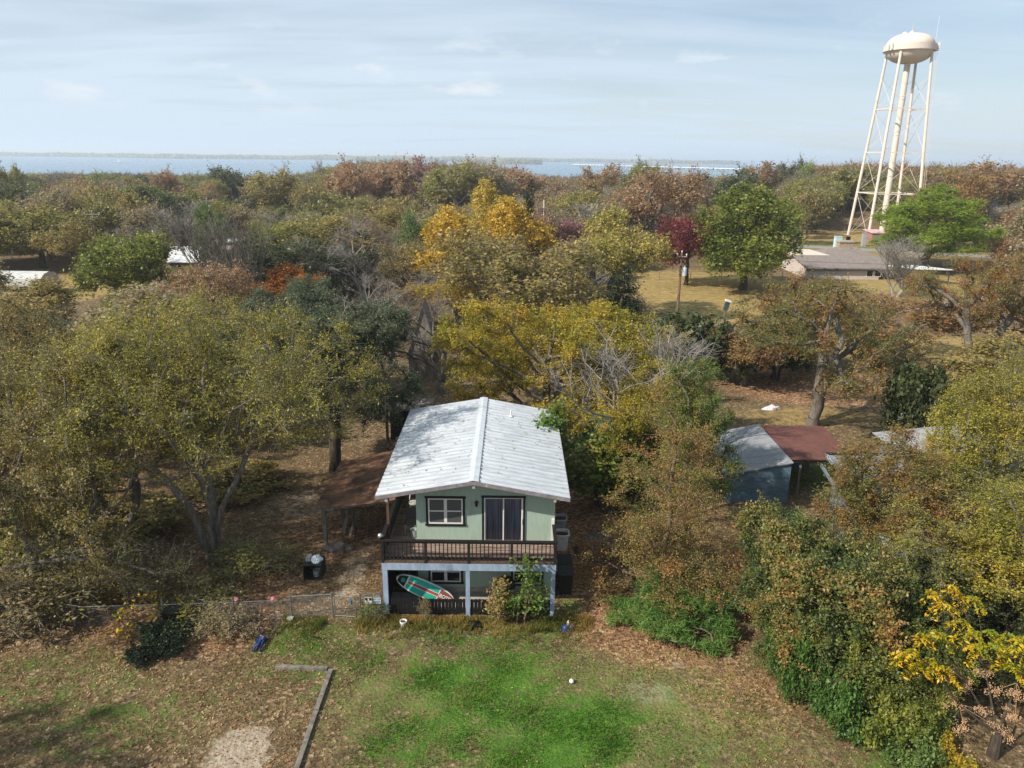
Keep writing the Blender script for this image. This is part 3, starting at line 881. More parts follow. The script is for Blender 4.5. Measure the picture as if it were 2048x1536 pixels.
# wall lantern
lp = at(953, 1005, YW - 0.1); b = MB()
b.cyl((lp.x, YW - 0.03, lp.z), (lp.x, YW + 0.005, lp.z), 0.075, n=14); b.cyl((lp.x, YW - 0.03, lp.z + 0.04), (lp.x, YW - 0.13, lp.z + 0.10), 0.014, n=6)
lant = part('wall_lantern', b, GREYP, house)
b = MB(); b.lathe((lp.x, YW - 0.13, lp.z - 0.19), [(0.0, 0), (0.045, 0.02), (0.07, 0.17), (0.09, 0.2), (0.02, 0.28), (0.0, 0.31)], 8); part('lamp_shade', b, PLASTB, lant)

# deck floor (front strip and the covered side strip) made of separate boards in one mesh
b = MB(); y = YF + 0.01
while y < YW - 0.02:
    b.box(DX0, DX1, y, min(y + 0.135, YW - 0.005), FZ - 0.035, FZ); y += 0.142
x = DX0
while x < XL - 0.02:
    b.box(x, min(x + 0.135, XL - 0.01), YW + 0.01, YB, FZ - 0.035, FZ - 0.003); x += 0.142
deck = part('deck', b, DECKB, house)
b = MB(); b.box(DX0 - 0.02, DX1 + 0.02, YF - 0.035, YF, FZ - 0.09, FZ + 0.012); part('edge_board', b, BROWNW, deck)
b = MB(); b.box(DX0, -1.705, YF - 0.05, YF + 0.02, FZ - 0.40, FZ - 0.092); b.box(-1.695, DX1, YF - 0.05, YF + 0.02, FZ - 0.398, FZ - 0.092)
for xx in (DX0 + 0.003, DX1 - 0.063): b.box(xx, xx + 0.06, YF + 0.02, YB if xx < -3 else YW, FZ - 0.33, FZ - 0.04)
part('deck_beam', b, BLUEP, house)
b = MB(); xx = DX0 + 0.4
while xx < DX1 - 0.1:
    b.box(xx, xx + 0.045, YF + 0.03, YW - 0.002, FZ - 0.26, FZ - 0.037); xx += 0.41
part('joist', b, BROWNW, deck)
for i, xx in enumerate((DX0 + 0.02, -1.80, DX1 - 0.19)):
    p_ = MB(); p_.box(xx, xx + (0.17 if i else 0.2), YF - 0.04, YF + 0.13, -0.1, FZ - 0.402); p_.box(xx - 0.015, xx + 0.185 if i else xx + 0.215, YF - 0.048, YF + 0.138, -0.05, 0.05)
    part('post', p_, BLUEP, house)
for yy in (30.6, 33.6, 36.6):
    p_ = MB(); p_.box(DX0 + 0.02, DX0 + 0.16, yy, yy + 0.14, -0.1, FZ - 0.335); part('post', p_, BROWNW, house)
for yy in (28.1, 32.4, 36.6):
    p_ = MB(); p_.box(DX0 + 0.03, DX0 + 0.14, yy, yy + 0.11, FZ, roof_z(DX0) - 0.1); part('porch_post', p_, BROWNW, house)
# railing
RT = FZ + 0.93
b = MB(); b.box(DX0 - 0.05, DX1 + 0.03, YF - 0.07, YF + 0.09, RT - 0.045, RT); b.box(DX0 - 0.01, DX1, YF, YF + 0.04, RT - 0.135, RT - 0.047)
b.box(DX0 - 0.01, DX1, YF + 0.001, YF + 0.041, FZ + 0.08, FZ + 0.17)
b.box(DX0 - 0.05, DX0 + 0.11, YF + 0.092, 30.4, RT - 0.046, RT - 0.002); b.box(DX1 - 0.12, DX1 + 0.03, YF + 0.092, YW - 0.01, RT - 0.046, RT - 0.002)
b.box(DX0, DX0 + 0.04, YF + 0.06, 30.4, FZ + 0.08, FZ + 0.17); b.box(DX1 - 0.06, DX1 - 0.02, YF + 0.06, YW - 0.01, FZ + 0.08, FZ + 0.17)
railing = part('railing', b, DARKW, house)
bal = MB(); bal.box(DX0 + 0.19, DX0 + 0.23, YF - 0.038, YF - 0.002, FZ + 0.04, RT - 0.05)
bal0 = part('baluster', bal, DARKW, railing)
posts_x = [DX0 + 0.0, DX0 + 1.74, -1.72, -1.72 + 1.73, DX1 - 0.11]
k = 1; xx = DX0 + 0.21 + 0.165
while xx < DX1 - 0.15:
    if all(abs(xx - (p + 0.055)) > 0.09 for p in posts_x): clone(bal0, dx=(xx - (DX0 + 0.21), 0, 0))
    xx += 0.165
yy = YF + 0.32
bs = MB(); bs.box(DX0 - 0.038, DX0 - 0.002, yy, yy + 0.04, FZ + 0.02, RT - 0.05); s0 = part('baluster', bs, DARKW, railing)
for i in range(1, 20): clone(s0, dx=(0, i * 0.165, 0))
bs = MB(); bs.box(DX1 - 0.018, DX1 + 0.018, yy, yy + 0.04, FZ + 0.02, RT - 0.05); s0 = part('baluster', bs, DARKW, railing)
for i in range(1, 8): clone(s0, dx=(0, i * 0.165, 0))
for p in posts_x:
    q_ = MB(); q_.box(p, p + 0.11, YF - 0.045, YF + 0.065, FZ - 0.085, RT - 0.046); part('rail_post', q_, DARKW, railing)
q_ = MB(); q_.box(DX1 - 0.14, DX1 - 0.02, YW - 0.14, YW - 0.02, FZ, RT + 0.22); part('rail_post', q_, WHITEV, railing, 'white newel post against the wall')
q_ = MB(); q_.box(DX0 + 0.042, DX0 + 0.07, YF + 0.1, 36.5, FZ + 0.02, RT - 0.05); part('side_panel', q_, DARKW, railing)
# dark skirting boards between the posts
b = MB(); r_ = random.Random(4)
for x0, x1 in ((DX0 + 0.24, -1.82), (-1.61, DX1 - 0.2)):
    xx = x0
    while xx < x1 - 0.05:
        wd = 0.135; gap_ = r_.choice((0.004, 0.006, 0.008, 0.012, 0.018)); h_ = 0.76 + r_.uniform(-0.012, 0.012)
        b.box(xx, min(xx + wd, x1), YF + 0.01, YF + 0.03, 0.04, h_); xx += wd + gap_
    b.box(x0, x1, YF + 0.032, YF + 0.07, 0.6, 0.68); b.box(x0, x1, YF + 0.032, YF + 0.07, 0.15, 0.23)
part('skirting', b, BLACKP, house)
b = MB(); b.box(DX0 + 0.05, DX0 + 0.08, YF + 0.2, YB, 0.0, FZ - 0.35); part('side_skirting', b, DARKW, house)
b = MB(); b.box(DX0 + 0.1, DX1 - 0.1, YF + 0.1, YW - 0.06, -0.05, 0.06); part('patio_slab', b, CONCR, house)

# ------------------------------------------------------------------ rusty lean-to against the left wall
lt = thing('lean_to', 'open lean-to with rusty leaf covered tin roof beside the green house', 'lean-to', (-7.2, 35, 0))
b = MB(); x0, x1, z0, z1 = -9.35, -5.4, 2.12, 2.86
P4 = [(x0, 32.1), (x0, 37.9), (x1, 38.4), (x1, 31.8)]
ny_ = 40; vs = []; fs = []
for j in range(ny_ + 1):
    for i in range(9):
        t_, s_ = i / 8, j / ny_
        yy = (32.1 * (1 - t_) + 31.6 * t_) * (1 - s_) + (38.0 * (1 - t_) + 38.3 * t_) * s_
        vs.append((x0 + (x1 - x0) * t_, yy, z0 + (z1 - z0) * t_ - 0.10 * math.sin(math.pi * t_) * (0.5 + 0.5 * math.sin(s_ * 5)) + 0.02 * math.sin(j * 1.57)))
for j in range(ny_):
    for i in range(8): fs.append((j * 9 + i, j * 9 + i + 1, (j + 1) * 9 + i + 1, (j + 1) * 9 + i))
b.add(vs, fs); part('roof', b, RUST, lt)
b = MB(); b.bar((x0 + 0.1, 32.2, z0 - 0.12), (x1, 31.75, z1 - 0.12), 0.05, 0.12); b.bar((x0 + 0.1, 37.8, z0 - 0.12), (x1, 38.1, z1 - 0.12), 0.05, 0.12); b.bar((x0 + 0.12, 32.3, z0 - 0.14), (x0 + 0.12, 37.7, z0 - 0.14), 0.08, 0.12)
part('rafter', b, GREYW, lt)
for px_, py_ in ((-8.95, 32.35), (-8.75, 37.5), (-8.6, 34.6)):
    p_ = MB(); p_.box(px_ - 0.09, px_ + 0.09, py_ - 0.08, py_ + 0.08, -0.1, z0 - 0.1); part('post', p_, GREYW, lt)
b = MB()
for i, xx in enumerate((-7.75, -7.1, -6.4, -5.9)): b.box(xx, xx + 0.06, 33.2, 33.26, 0.02, 1.62)
b.box(-7.8, -5.75, 33.262, 33.3, 1.56, 1.62); b.box(-7.8, -5.75, 33.262, 33.3, 0.1, 0.16)
part('stud_frame', b, BROWNW, lt)
b = MB(); b.bar((-8.5, 34.2, 0.0), (-8.05, 34.9, 1.6), 0.22, 0.04); part('brace', b, GREYW, lt)
for (px_, a_, l_) in ((-8.35, 0.5, 1.7), (-8.0, 0.75, 1.5)):
    bo = MB(); bo.bar((px_, 33.4, 0.02), (px_ + a_ * 0.5, 33.9, l_ * 0.75), 0.18, 0.035); o = bo.build('loose_board', GREYW, loc=(px_, 33.4, 0))
    tag(o, {0.5: 'grey board leaning inside the lean-to, longer one', 0.75: 'grey board leaning inside the lean-to, shorter one'}[a_], 'board', 'boards leaning in the lean-to')
# ------------------------------------------------------------------ things on and under the deck
# paddle board leaning under the deck, deck side to the yard
BD = 27.55
pc = at(852, 1183, BD)
axis_ = (at(905, 1208, BD + 0.10) - at(800, 1162, BD - 0.05)); axis_.normalize()
nrm = Vector((0.02, -0.93, 0.36)); nrm = (nrm - nrm.dot(axis_) * axis_).normalized(); side = nrm.cross(axis_).normalized()
if side.z < 0: side = -side
BL, BW = 2.7, 0.72
pc = pc - axis_ * 0.06 + side * 0.06


def hw(t):
    """half width of the board at t = -1 (nose, upper left) .. 1 (tail)"""
    return BW / 2 * (max(0.0, 1 - abs(t) ** (2.6 if t < 0 else 3.4))) ** 0.55


def bpt(t, s, d=0.0): return pc + axis_ * (t * BL / 2) + side * (hw(t) * s) + nrm * d


def bstrip(t0, t1, s0, s1, d, n=14):
    vs = []
    for i in range(n + 1):
        t = t0 + (t1 - t0) * i / n; vs += [bpt(t, s0, d), bpt(t, s1, d)]
    return MB().add(vs, [(2 * i, 2 * i + 1, 2 * i + 3, 2 * i + 2) for i in range(n)])


board = thing('paddle_board', 'teal and red inflatable paddle board leaning under the deck', 'paddle board', (pc.x, pc.y, 0.06))
ts = [-1 + 2 * i / 48 for i in range(49)]
rim_ = [bpt(t, 1) for t in ts] + [bpt(t, -1) for t in reversed(ts[1:-1])]
WBOARD = surf('white board rail', (216, 216, 210), (226, 226, 222), 4, 0.45); BTEAL = surf('teal foam pad', (34, 168, 146), (46, 184, 160), 6, 0.7)
BRED = surf('red foam stripe', (178, 66, 50), (192, 78, 60), 6, 0.7); BBLK = surf('black foam pad', (22, 24, 26), (30, 32, 34), 6, 0.7); BBRN = surf('brown red foam', (132, 72, 58), (150, 86, 70), 9, 0.8)
b = MB().prism(rim_, tuple(-nrm * 0.12)); part('hull', b, WBOARD, board)
g = MB()
for x in (bstrip(-0.62, 0.42, 0.22, 0.86, 0.004), bstrip(-0.62, 0.42, -0.86, -0.22, 0.004)): g.add(x.v, x.f)
part('deck_pad', g, BTEAL, board)
g = bstrip(-0.94, -0.66, -0.84, 0.84, 0.004); part('nose_pad', g, BBLK, board)
g = bstrip(0.46, 0.92, -0.8, 0.8, 0.004); part('tail_pad', g, BBRN, board)
g = bstrip(-0.60, 0.44, -0.16, 0.16, 0.005); part('stripe', g, BRED, board)
em = MB(); ec = bpt(-0.77, 0, 0.008); ring = []
for rr in (0.085, 0.055):
    ring += [ec + axis_ * rr * math.cos(a) + side * rr * math.sin(a) for a in [2 * math.pi * i / 20 for i in range(20)]]
em.add(ring, [(i, (i + 1) % 20, 20 + (i + 1) % 20, 20 + i) for i in range(20)])
em.add([ec + axis_ * a * 0.03 + side * c * 0.03 for a, c in ((-1, -1), (1, -1), (1, 1), (-1, 1))], [(0, 1, 2, 3)]); part('emblem', em, BTEAL, board)
tx = bpy.data.curves.new('lettering', 'FONT'); tx.body = 'BOTE'; tx.size = 0.21; tx.align_x = 'CENTER'; tx.align_y = 'CENTER'; tx.extrude = 0.002; tx.offset = 0.006; tx.materials.append(WBOARD)
to = bpy.data.objects.new('lettering', tx); tmesh = bpy.data.meshes.new_from_object(to); bpy.data.objects.remove(to); to = bpy.data.objects.new('lettering', tmesh); link(to, board, bpt(0.67, 0.06, 0.014))
zx = nrm; xx_ = axis_; yx = zx.cross(xx_).normalized()
to.rotation_mode = 'QUATERNION'; to.rotation_quaternion = Matrix((xx_, yx, zx)).transposed().to_quaternion(); to.scale = (1.0, 1, 1)

# covered grill behind the plant under the deck
gc = at(1010, 1215, 27.6); gr = thing('grill', 'round black covered grill under the deck behind the leafy plant', 'grill', (gc.x, gc.y, 0.06))
b = MB(); b.lathe((gc.x, gc.y, 0.0), [(0.34, 0.75), (0.44, 0.86), (0.42, 1.05), (0.30, 1.22), (0.0, 1.30)], 20); part('lid', b, PLASTB, gr, smooth=True)
b = MB()
for a in (0.4, 2.5, 4.6): b.cyl((gc.x + 0.3 * math.cos(a), gc.y + 0.3 * math.sin(a), 0.05), (gc.x + 0.22 * math.cos(a), gc.y + 0.22 * math.sin(a), 0.8), 0.02, n=6)
part('leg', b, PLASTB, gr)

# chair, table and bucket on the side deck
c0 = at(822, 1060, 29.3); cz = FZ
ch = thing('patio_chair', 'dark patio chair in the shade of the side deck', 'chair', (c0.x, 29.3, cz))
cxx = c0.x
b = MB(); b.box(cxx - 0.25, cxx + 0.25, 29.05, 29.55, cz + 0.40, cz + 0.44); part('seat', b, PLASTB, ch)
b = MB(); b.box(cxx - 0.25, cxx + 0.25, 29.56, 29.60, cz + 0.42, cz + 0.98); part('backrest', b, PLASTB, ch)
for dx_ in (-0.23, 0.2):
    for dy_ in (29.06, 29.52):
        q_ = MB(); q_.box(cxx + dx_, cxx + dx_ + 0.03, dy_, dy_ + 0.03, cz, cz + 0.4); part('leg', q_, GREYP, ch)
bc = at(829, 1052, 28.9); b = MB(); b.lathe((bc.x, 28.75, cz), [(0.0, 0.0), (0.12, 0.0), (0.155, 0.34), (0.165, 0.36), (0.145, 0.35), (0.11, 0.03), (0, 0.03)], 16)
o = b.build('bucket', GREYP, loc=(bc.x, 28.75, cz)); tag(o, 'light grey bucket on the side deck by the wall corner', 'bucket')
cb_ = at(828, 1008, 31.2); wc = thing('hoop_chair', 'pale hoop backed chair further back on the side deck', 'chair', (cb_.x, 31.2, cz))
b = MB(); pts = [(cb_.x - 0.22 * math.cos(a), 31.4, cz + 0.45 + 0.55 * math.sin(a)) for a in [math.pi * i / 12 for i in range(13)]]; b.tube(pts, 0.025, 6); part('backrest', b, WHITEP, wc)
b = MB(); b.lathe((cb_.x, 31.15, cz + 0.42), [(0, 0), (0.24, 0), (0.24, 0.04), (0, 0.04)], 16); part('seat', b, WHITEP, wc)
for dx_ in (-0.16, 0.16):
    for dy_ in (-0.16, 0.16):
        q_ = MB(); q_.cyl((cb_.x + dx_, 31.15 + dy_, cz), (cb_.x + dx_, 31.15 + dy_, cz + 0.42), 0.018, n=6); part('leg', q_, WHITEP, wc)
# silver spotlight clamped on the rail corner
sp = thing('spotlight', 'silver spotlight clamped to the left end of the deck rail', 'spotlight', (DX0 + 0.0, YF + 0.1, RT))
b = MB(); b.lathe((DX0 - 0.02, YF + 0.08, RT + 0.06), [(0.02, 0.0), (0.10, 0.03), (0.115, 0.10), (0.08, 0.17), (0.0, 0.2)], 14); part('lamp_shade', b, surf('polished steel', (190, 194, 198), (210, 212, 214), 3, 0.25, metal=0.8), sp, smooth=True)
b = MB(); b.box(DX0 - 0.05, DX0 + 0.02, YF + 0.05, YF + 0.11, RT, RT + 0.065); part('clamp', b, PLASTB, sp)
b = MB(); bk = at(806, 1108, 27.3); b.lathe((bk.x, 27.25, FZ), [(0.0, 0), (0.04, 0), (0.05, 0.06), (0, 0.06)], 10); o = b.build('cup', WHITEP, loc=(bk.x, 27.25, FZ)); tag(o, 'small white cup on the deck boards behind the railing', 'cup')

# ------------------------------------------------------------------ chain link fence and gate
WIRE, nt, out = new_mat('chain link mesh'); L = nt.links.new
pb = N(nt, 'ShaderNodeBsdfPrincipled', i_Roughness=0.5, i_Metallic=0.5); pb.inputs['Base Color'].default_value = rgba((150, 152, 150)); L(pb.outputs[0], out.inputs[0])


def wire_panel(p0, p1, z0, z1, pitch=0.075, r=0.0021):
    """woven diamond mesh between two posts: thin three sided wires"""
    p0, p1 = Vector(p0), Vector(p1); d = p1 - p0; W = d.length; d /= W; H = z1 - z0
    A, B = [], []
    u = -H
    while u < W:
        for s in (1, -1):
            a0, a1 = (u, 0.0), (u + H, H)
            if a0[0] < 0: a0 = (0.0, -u)
            if a1[0] > W: a1 = (W, W - u)
            if a1[0] - a0[0] < 0.01: continue
            if s < 0: a0, a1 = (W - a0[0], a0[1]), (W - a1[0], a1[1])
            A.append(p0 + d * a0[0] + Vector((0, 0, z0 + a0[1]))); B.append(p0 + d * a1[0] + Vector((0, 0, z0 + a1[1])))
        u += pitch
    V, Q = tubes(np.array([tuple(x) for x in A]), np.array([tuple(x) for x in B]), np.full(len(A), r), np.full(len(A), r), 3)
    m_ = MB(); m_.v = [tuple(x) for x in V]; m_.f = [tuple(q) for q in Q]; m_.m = [0] * len(m_.f); return m_


g0, g1, g2, g3 = gp(583, 1238), gp(666, 1233), gp(722, 1236), Vector((DX0 - 0.02, YF - 0.02, 0))
FH = 1.05
fence = thing('chain_link_fence', 'galvanised chain link fence running left from the gate through the brush', 'fence', (g0.x, g0.y, 0))
lf = [gp(-60, 1258), gp(150, 1253), gp(330, 1248), gp(470, 1243), g0]
for p in lf[:-1] + [g0 + Vector((0.02, 0, 0)), g1]:
    q_ = MB(); q_.cyl((p.x, p.y, -0.1), (p.x, p.y, FH + 0.06), 0.03, n=8); q_.lathe((p.x, p.y, FH + 0.06), [(0.036, 0), (0.025, 0.04), (0, 0.05)], 8); part('post', q_, GALV, fence)
b = MB()
for p, q_ in zip(lf, lf[1:]): b.cyl((p.x, p.y, 0.9), (q_.x, q_.y, 0.9), 0.014, n=6)
b.cyl((g0.x, g0.y, FH), (g1.x, g1.y, FH), 0.024, n=6); b.cyl((lf[3].x, lf[3].y - 0.03, 0.06), (g0.x, g0.y - 0.03, 0.08), 0.018, n=6); part('top_rail', b, GALV, fence)
b = wire_panel(g0, g1, 0.05, FH - 0.02)
for p, q_ in zip(lf, lf[1:]):
    x = wire_panel(p, q_, 0.04, 0.88, 0.085); b.add(x.v, x.f)
part('wire_mesh', b, WIRE, fence)
b = MB(); ft = g0; b.box(ft.x - 0.14, ft.x + 0.1, ft.y - 0.2, ft.y + 0.02, -0.05, 0.14); o = b.build('concrete_block', CONCR, loc=(ft.x, ft.y - 0.1, 0)); tag(o, 'pale concrete block at the foot of the fence corner post', 'block')
gate = thing('gate', 'rounded chain link gate left of the signs', 'gate', (g1.x + 0.08, g1.y, 0))
ga, gb = g1 + Vector((0.09, 0, 0)), gp(712, 1236)
b = MB(); zt = 1.0
pts = [(ga.x, ga.y, 0.06), (ga.x, ga.y, zt - 0.12), (ga.x + 0.04, ga.y, zt - 0.03), (ga.x + 0.12, ga.y, zt), (gb.x - 0.12, gb.y, zt), (gb.x - 0.04, gb.y, zt - 0.03), (gb.x, gb.y, zt - 0.12), (gb.x, gb.y, 0.06), (ga.x, ga.y, 0.06)]
b.tube(pts, 0.02, 6); part('frame', b, GALV, gate)
part('wire_mesh', wire_panel(ga, gb, 0.07, zt - 0.03), WIRE, gate)
b = MB(); b.box(gb.x - 0.06, gb.x + 0.06, gb.y - 0.04, gb.y + 0.02, 0.72, 0.8); part('latch', b, GALV, gate)
bt = at(702, 1204, g1.y - 0.05); BLUET = surf('blue plastic', (52, 92, 136), (66, 108, 150), 4, 0.5)
b = MB(); b.cyl((bt.x, bt.y, bt.z - 0.09), (bt.x, bt.y, bt.z + 0.09), 0.05, n=10); o = b.build('blue_tag', BLUET, loc=tuple(bt)); tag(o, 'small blue can hanging on the gate mesh', 'can')
sf = thing('fence_panel', 'short chain link panel between the gate and the deck post', 'fence', (g2.x, g2.y, 0))
for p in (g2, g3 + Vector((-0.08, 0, 0))):
    q_ = MB(); q_.cyl((p.x, p.y, -0.1), (p.x, p.y, FH + 0.06), 0.03, n=8); part('post', q_, GALV, sf)
b = MB(); b.cyl((g2.x, g2.y, FH), (g3.x - 0.08, g3.y, FH), 0.022, n=6); part('top_rail', b, GALV, sf)
part('wire_mesh', wire_panel(g2, g3 + Vector((-0.08, 0, 0)), 0.05, FH - 0.02), WIRE, sf)


def sign(name, x0, x1, z0, z1, y, base, marks, label):
    s = thing(name, label, 'sign', ((x0 + x1) / 2, y, z0))
    b = MB(); b.box(x0, x1, y - 0.008, y, z0, z1); part('board', b, base, s)
    for mt, rects in marks:
        b = MB()
        for (u0, u1, v0, v1) in rects:
            a0, a1 = x0 + (x1 - x0) * u0, x0 + (x1 - x0) * u1; c0_, c1_ = z0 + (z1 - z0) * v0, z0 + (z1 - z0) * v1
            b.box(a0, a1, y - 0.012, y - 0.0085, c0_, c1_)
        part('print', b, mt, s)
    return s


SIGNW = surf('white enamel', (206, 206, 202), (216, 216, 212), 4, 0.5); SIGNG = surf('pale blue enamel', (186, 198, 210), (200, 210, 220), 4, 0.5); INK = surf('black print', (18, 18, 18), (24, 24, 24), 4, 0.6); INKB = surf('grey blue print', (96, 112, 132), (110, 124, 142), 4, 0.6)
zs0 = at(735, 1206, g2.y).z; zs1 = FH - 0.04
sx0 = at(730, 1196, g2.y).x; sx1 = at(744, 1196, g2.y).x; sx2 = at(748, 1196, g2.y).x; sx3 = at(762, 1196, g2.y).x
sign('warning_sign', sx0, sx1, zs0, zs1, g2.y - 0.05, SIGNW, [(INK, [(0.04, 0.40, 0.52, 0.95), (0.60, 0.96, 0.52, 0.95)])], 'white sign with two black squares hanging on the fence by the deck')
sign('notice_sign', sx2, sx3, zs0 + 0.01, zs1 - 0.02, g2.y - 0.05, SIGNG, [(INKB, [(0.06, 0.40, 0.70, 0.92), (0.50, 0.94, 0.70, 0.92), (0.06, 0.26, 0.2, 0.55), (0.34, 0.54, 0.2, 0.55), (0.62, 0.9, 0.2, 0.55)])], 'pale blue sign with grey marks hanging beside the deck post')

# ------------------------------------------------------------------ dog cage, bag, stones, cart, bins, pots, timbers
kc = gp(630, 1150); cage = thing('dog_crate', 'dark dog crate with open front on the leaf litter left of the house', 'crate', (kc.x, kc.y, 0))
b = MB(); w_, d_, h_ = 0.40, 0.42, 0.70
for x in (-w_, w_ - 0.04):
    for y in (-d_, d_ - 0.04): b.box(kc.x + x, kc.x + x + 0.04, kc.y + y, kc.y + y + 0.04, 0, h_)
b.box(kc.x - w_, kc.x + w_, kc.y - d_, kc.y + d_, h_, h_ + 0.05); b.box(kc.x - w_, kc.x + w_, kc.y - d_, kc.y + d_, 0.0, 0.05)
b.box(kc.x - w_ + 0.003, kc.x - w_ + 0.02, kc.y - d_ + 0.04, kc.y + d_ - 0.04, 0.05, h_); b.box(kc.x + w_ - 0.02, kc.x + w_ - 0.003, kc.y - d_ + 0.04, kc.y + d_ - 0.04, 0.05, h_); b.box(kc.x - w_ + 0.04, kc.x + w_ - 0.04, kc.y + d_ - 0.02, kc.y + d_ - 0.003, 0.05, h_)
part('frame', b, surf('dark green steel', (32, 38, 36), (46, 52, 48), 5, 0.6), cage)
b = MB()
for i in range(7): b.cyl((kc.x - w_ + 0.1 + i * 0.11, kc.y - d_ + 0.02, 0.05), (kc.x - w_ + 0.1 + i * 0.11, kc.y - d_ + 0.02, h_), 0.006, n=4)
part('bars', b, PLASTB, cage)
b = MB(); b.lathe((kc.x + 0.12, kc.y - 0.12, 0.05), [(0, 0), (0.13, 0), (0.17, 0.3), (0.15, 0.3), (0.12, 0.03), (0, 0.03)], 16); o = b.build('bucket', GREYP, loc=(kc.x + 0.12, kc.y - 0.12, 0.05)); tag(o, 'grey bucket inside the dark dog crate', 'bucket')
r_ = np.random.default_rng(3); b = MB(); vs = []
for i in range(9):
    th = math.pi / 2 * i / 8
    for j in range(18):
        ph = 2 * math.pi * j / 18; q_ = 1 + 0.13 * math.sin(3 * ph + i) + r_.normal() * 0.04
        vs.append((kc.x + 0.12 + 0.27 * math.cos(th) * math.cos(ph) * q_, kc.y + 0.02 + 0.3 * math.cos(th) * math.sin(ph) * q_, h_ + 0.052 + 0.2 * math.sin(th) * q_))
b.add(vs, [(i * 18 + j, i * 18 + (j + 1) % 18, (i + 1) * 18 + (j + 1) % 18, (i + 1) * 18 + j) for i in range(8) for j in range(18)])
o = b.build('plastic_bag', surf('white plastic bag', (196, 204, 212), (214, 220, 226), 6, 0.35), loc=(kc.x, kc.y, h_ + 0.05)); tag(o, 'crumpled white plastic bag on top of the dog crate', 'bag')
b = MB(); b.box(kc.x - w_ + 0.05, kc.x - 0.15, kc.y - 0.1, kc.y + 0.3, h_ + 0.052, h_ + 0.2); o = b.build('storage_tub', GREYP, loc=(kc.x - 0.25, kc.y, h_ + 0.05)); tag(o, 'small grey tub on the dog crate beside the white bag', 'tub')


def rock(name, x, y, s, seed, label, flat=0.7, mat_=None, group=None, tall=None):
    r = np.random.default_rng(seed); vs = []; n, k = 7, 10
    a = r.normal(size=(4, 3))
    for i in range(n + 1):
        th = -math.pi / 2 + math.pi * i / n
        for j in range(k):
            ph = 2 * math.pi * j / k; d = np.array([math.cos(th) * math.cos(ph), math.cos(th) * math.sin(ph), math.sin(th)])
            q_ = 1 + 0.16 * sum(math.sin(2.2 * float(d @ v)) for v in a) / 2
            z = d[2] * q_ * s * (tall or flat)
            vs.append((x + d[0] * q_ * s, y + d[1] * q_ * s * 0.8, max(-0.05, z + s * (tall or flat) * 0.7)))
    b = MB(); b.add(vs, [(i * k + j, i * k + (j + 1) % k, (i + 1) * k + (j + 1) % k, (i + 1) * k + j) for i in range(n) for j in range(k)])
    o = b.build(name, mat_ or ROCK, loc=(x, y, 0)); return tag(o, label, 'rock', group)


for i, (px_, py_, s_, t_, lb) in enumerate(((652, 1098, 0.22, None, 'reddish round stone at the left of the rock pile by the lean-to'), (663, 1102, 0.3, None, 'flat grey slab stone in the rock pile by the lean-to'), (678, 1103, 0.3, 1.0, 'upright pointed stone in the rock pile by the lean-to'),
                                             (694, 1099, 0.24, None, 'small grey stone at the house side of the rock pile'), (668, 1092, 0.22, None, 'stone behind the slab in the rock pile by the post'))):
    p = gp(px_, py_); rock('stone', p.x, p.y, s_, 20 + i, lb, 0.5, None, 'stones beside the lean-to post', t_)

mc = gp(520, 1292); jk = thing('floor_jack', 'blue floor jack with upright black handle on the grass', 'jack', (mc.x, mc.y, 0))
JB = surf('blue steel', (44, 66, 118), (58, 82, 138), 5, 0.4)
b = MB()
for s in (-0.13, 0.10): b.prism([(mc.x + s, mc.y - 0.42, 0.05), (mc.x + s, mc.y + 0.36, 0.05), (mc.x + s, mc.y + 0.36, 0.22), (mc.x + s, mc.y - 0.1, 0.2), (mc.x + s, mc.y - 0.42, 0.1)], (0.03, 0, 0))
b.box(mc.x - 0.098, mc.x + 0.098, mc.y + 0.1, mc.y + 0.33, 0.08, 0.24); part('frame', b, JB, jk)
b = MB(); b.bar((mc.x, mc.y + 0.15, 0.2), (mc.x, mc.y - 0.35, 0.24), 0.08, 0.06); b.lathe((mc.x, mc.y - 0.35, 0.26), [(0, 0), (0.06, 0), (0.06, 0.04), (0, 0.04)], 12); part('lift_arm', b, JB, jk)
b = MB(); hb = at(513, 1242, mc.y + 0.75); b.cyl((mc.x, mc.y + 0.3, 0.2), tuple(hb), 0.022, n=8); b.cyl(tuple(hb), tuple(hb + Vector((-0.02, 0.06, 0.12))), 0.034, n=8); part('handle', b, PLASTB, jk)
for dx_ in (-0.16, 0.13):
    for dy_ in (-0.34, 0.28):
        q_ = MB(); q_.cyl((mc.x + dx_, mc.y + dy_, 0.055), (mc.x + dx_ + 0.03, mc.y + dy_, 0.055), 0.055, n=12); part('wheel', q_, PLASTB, jk)


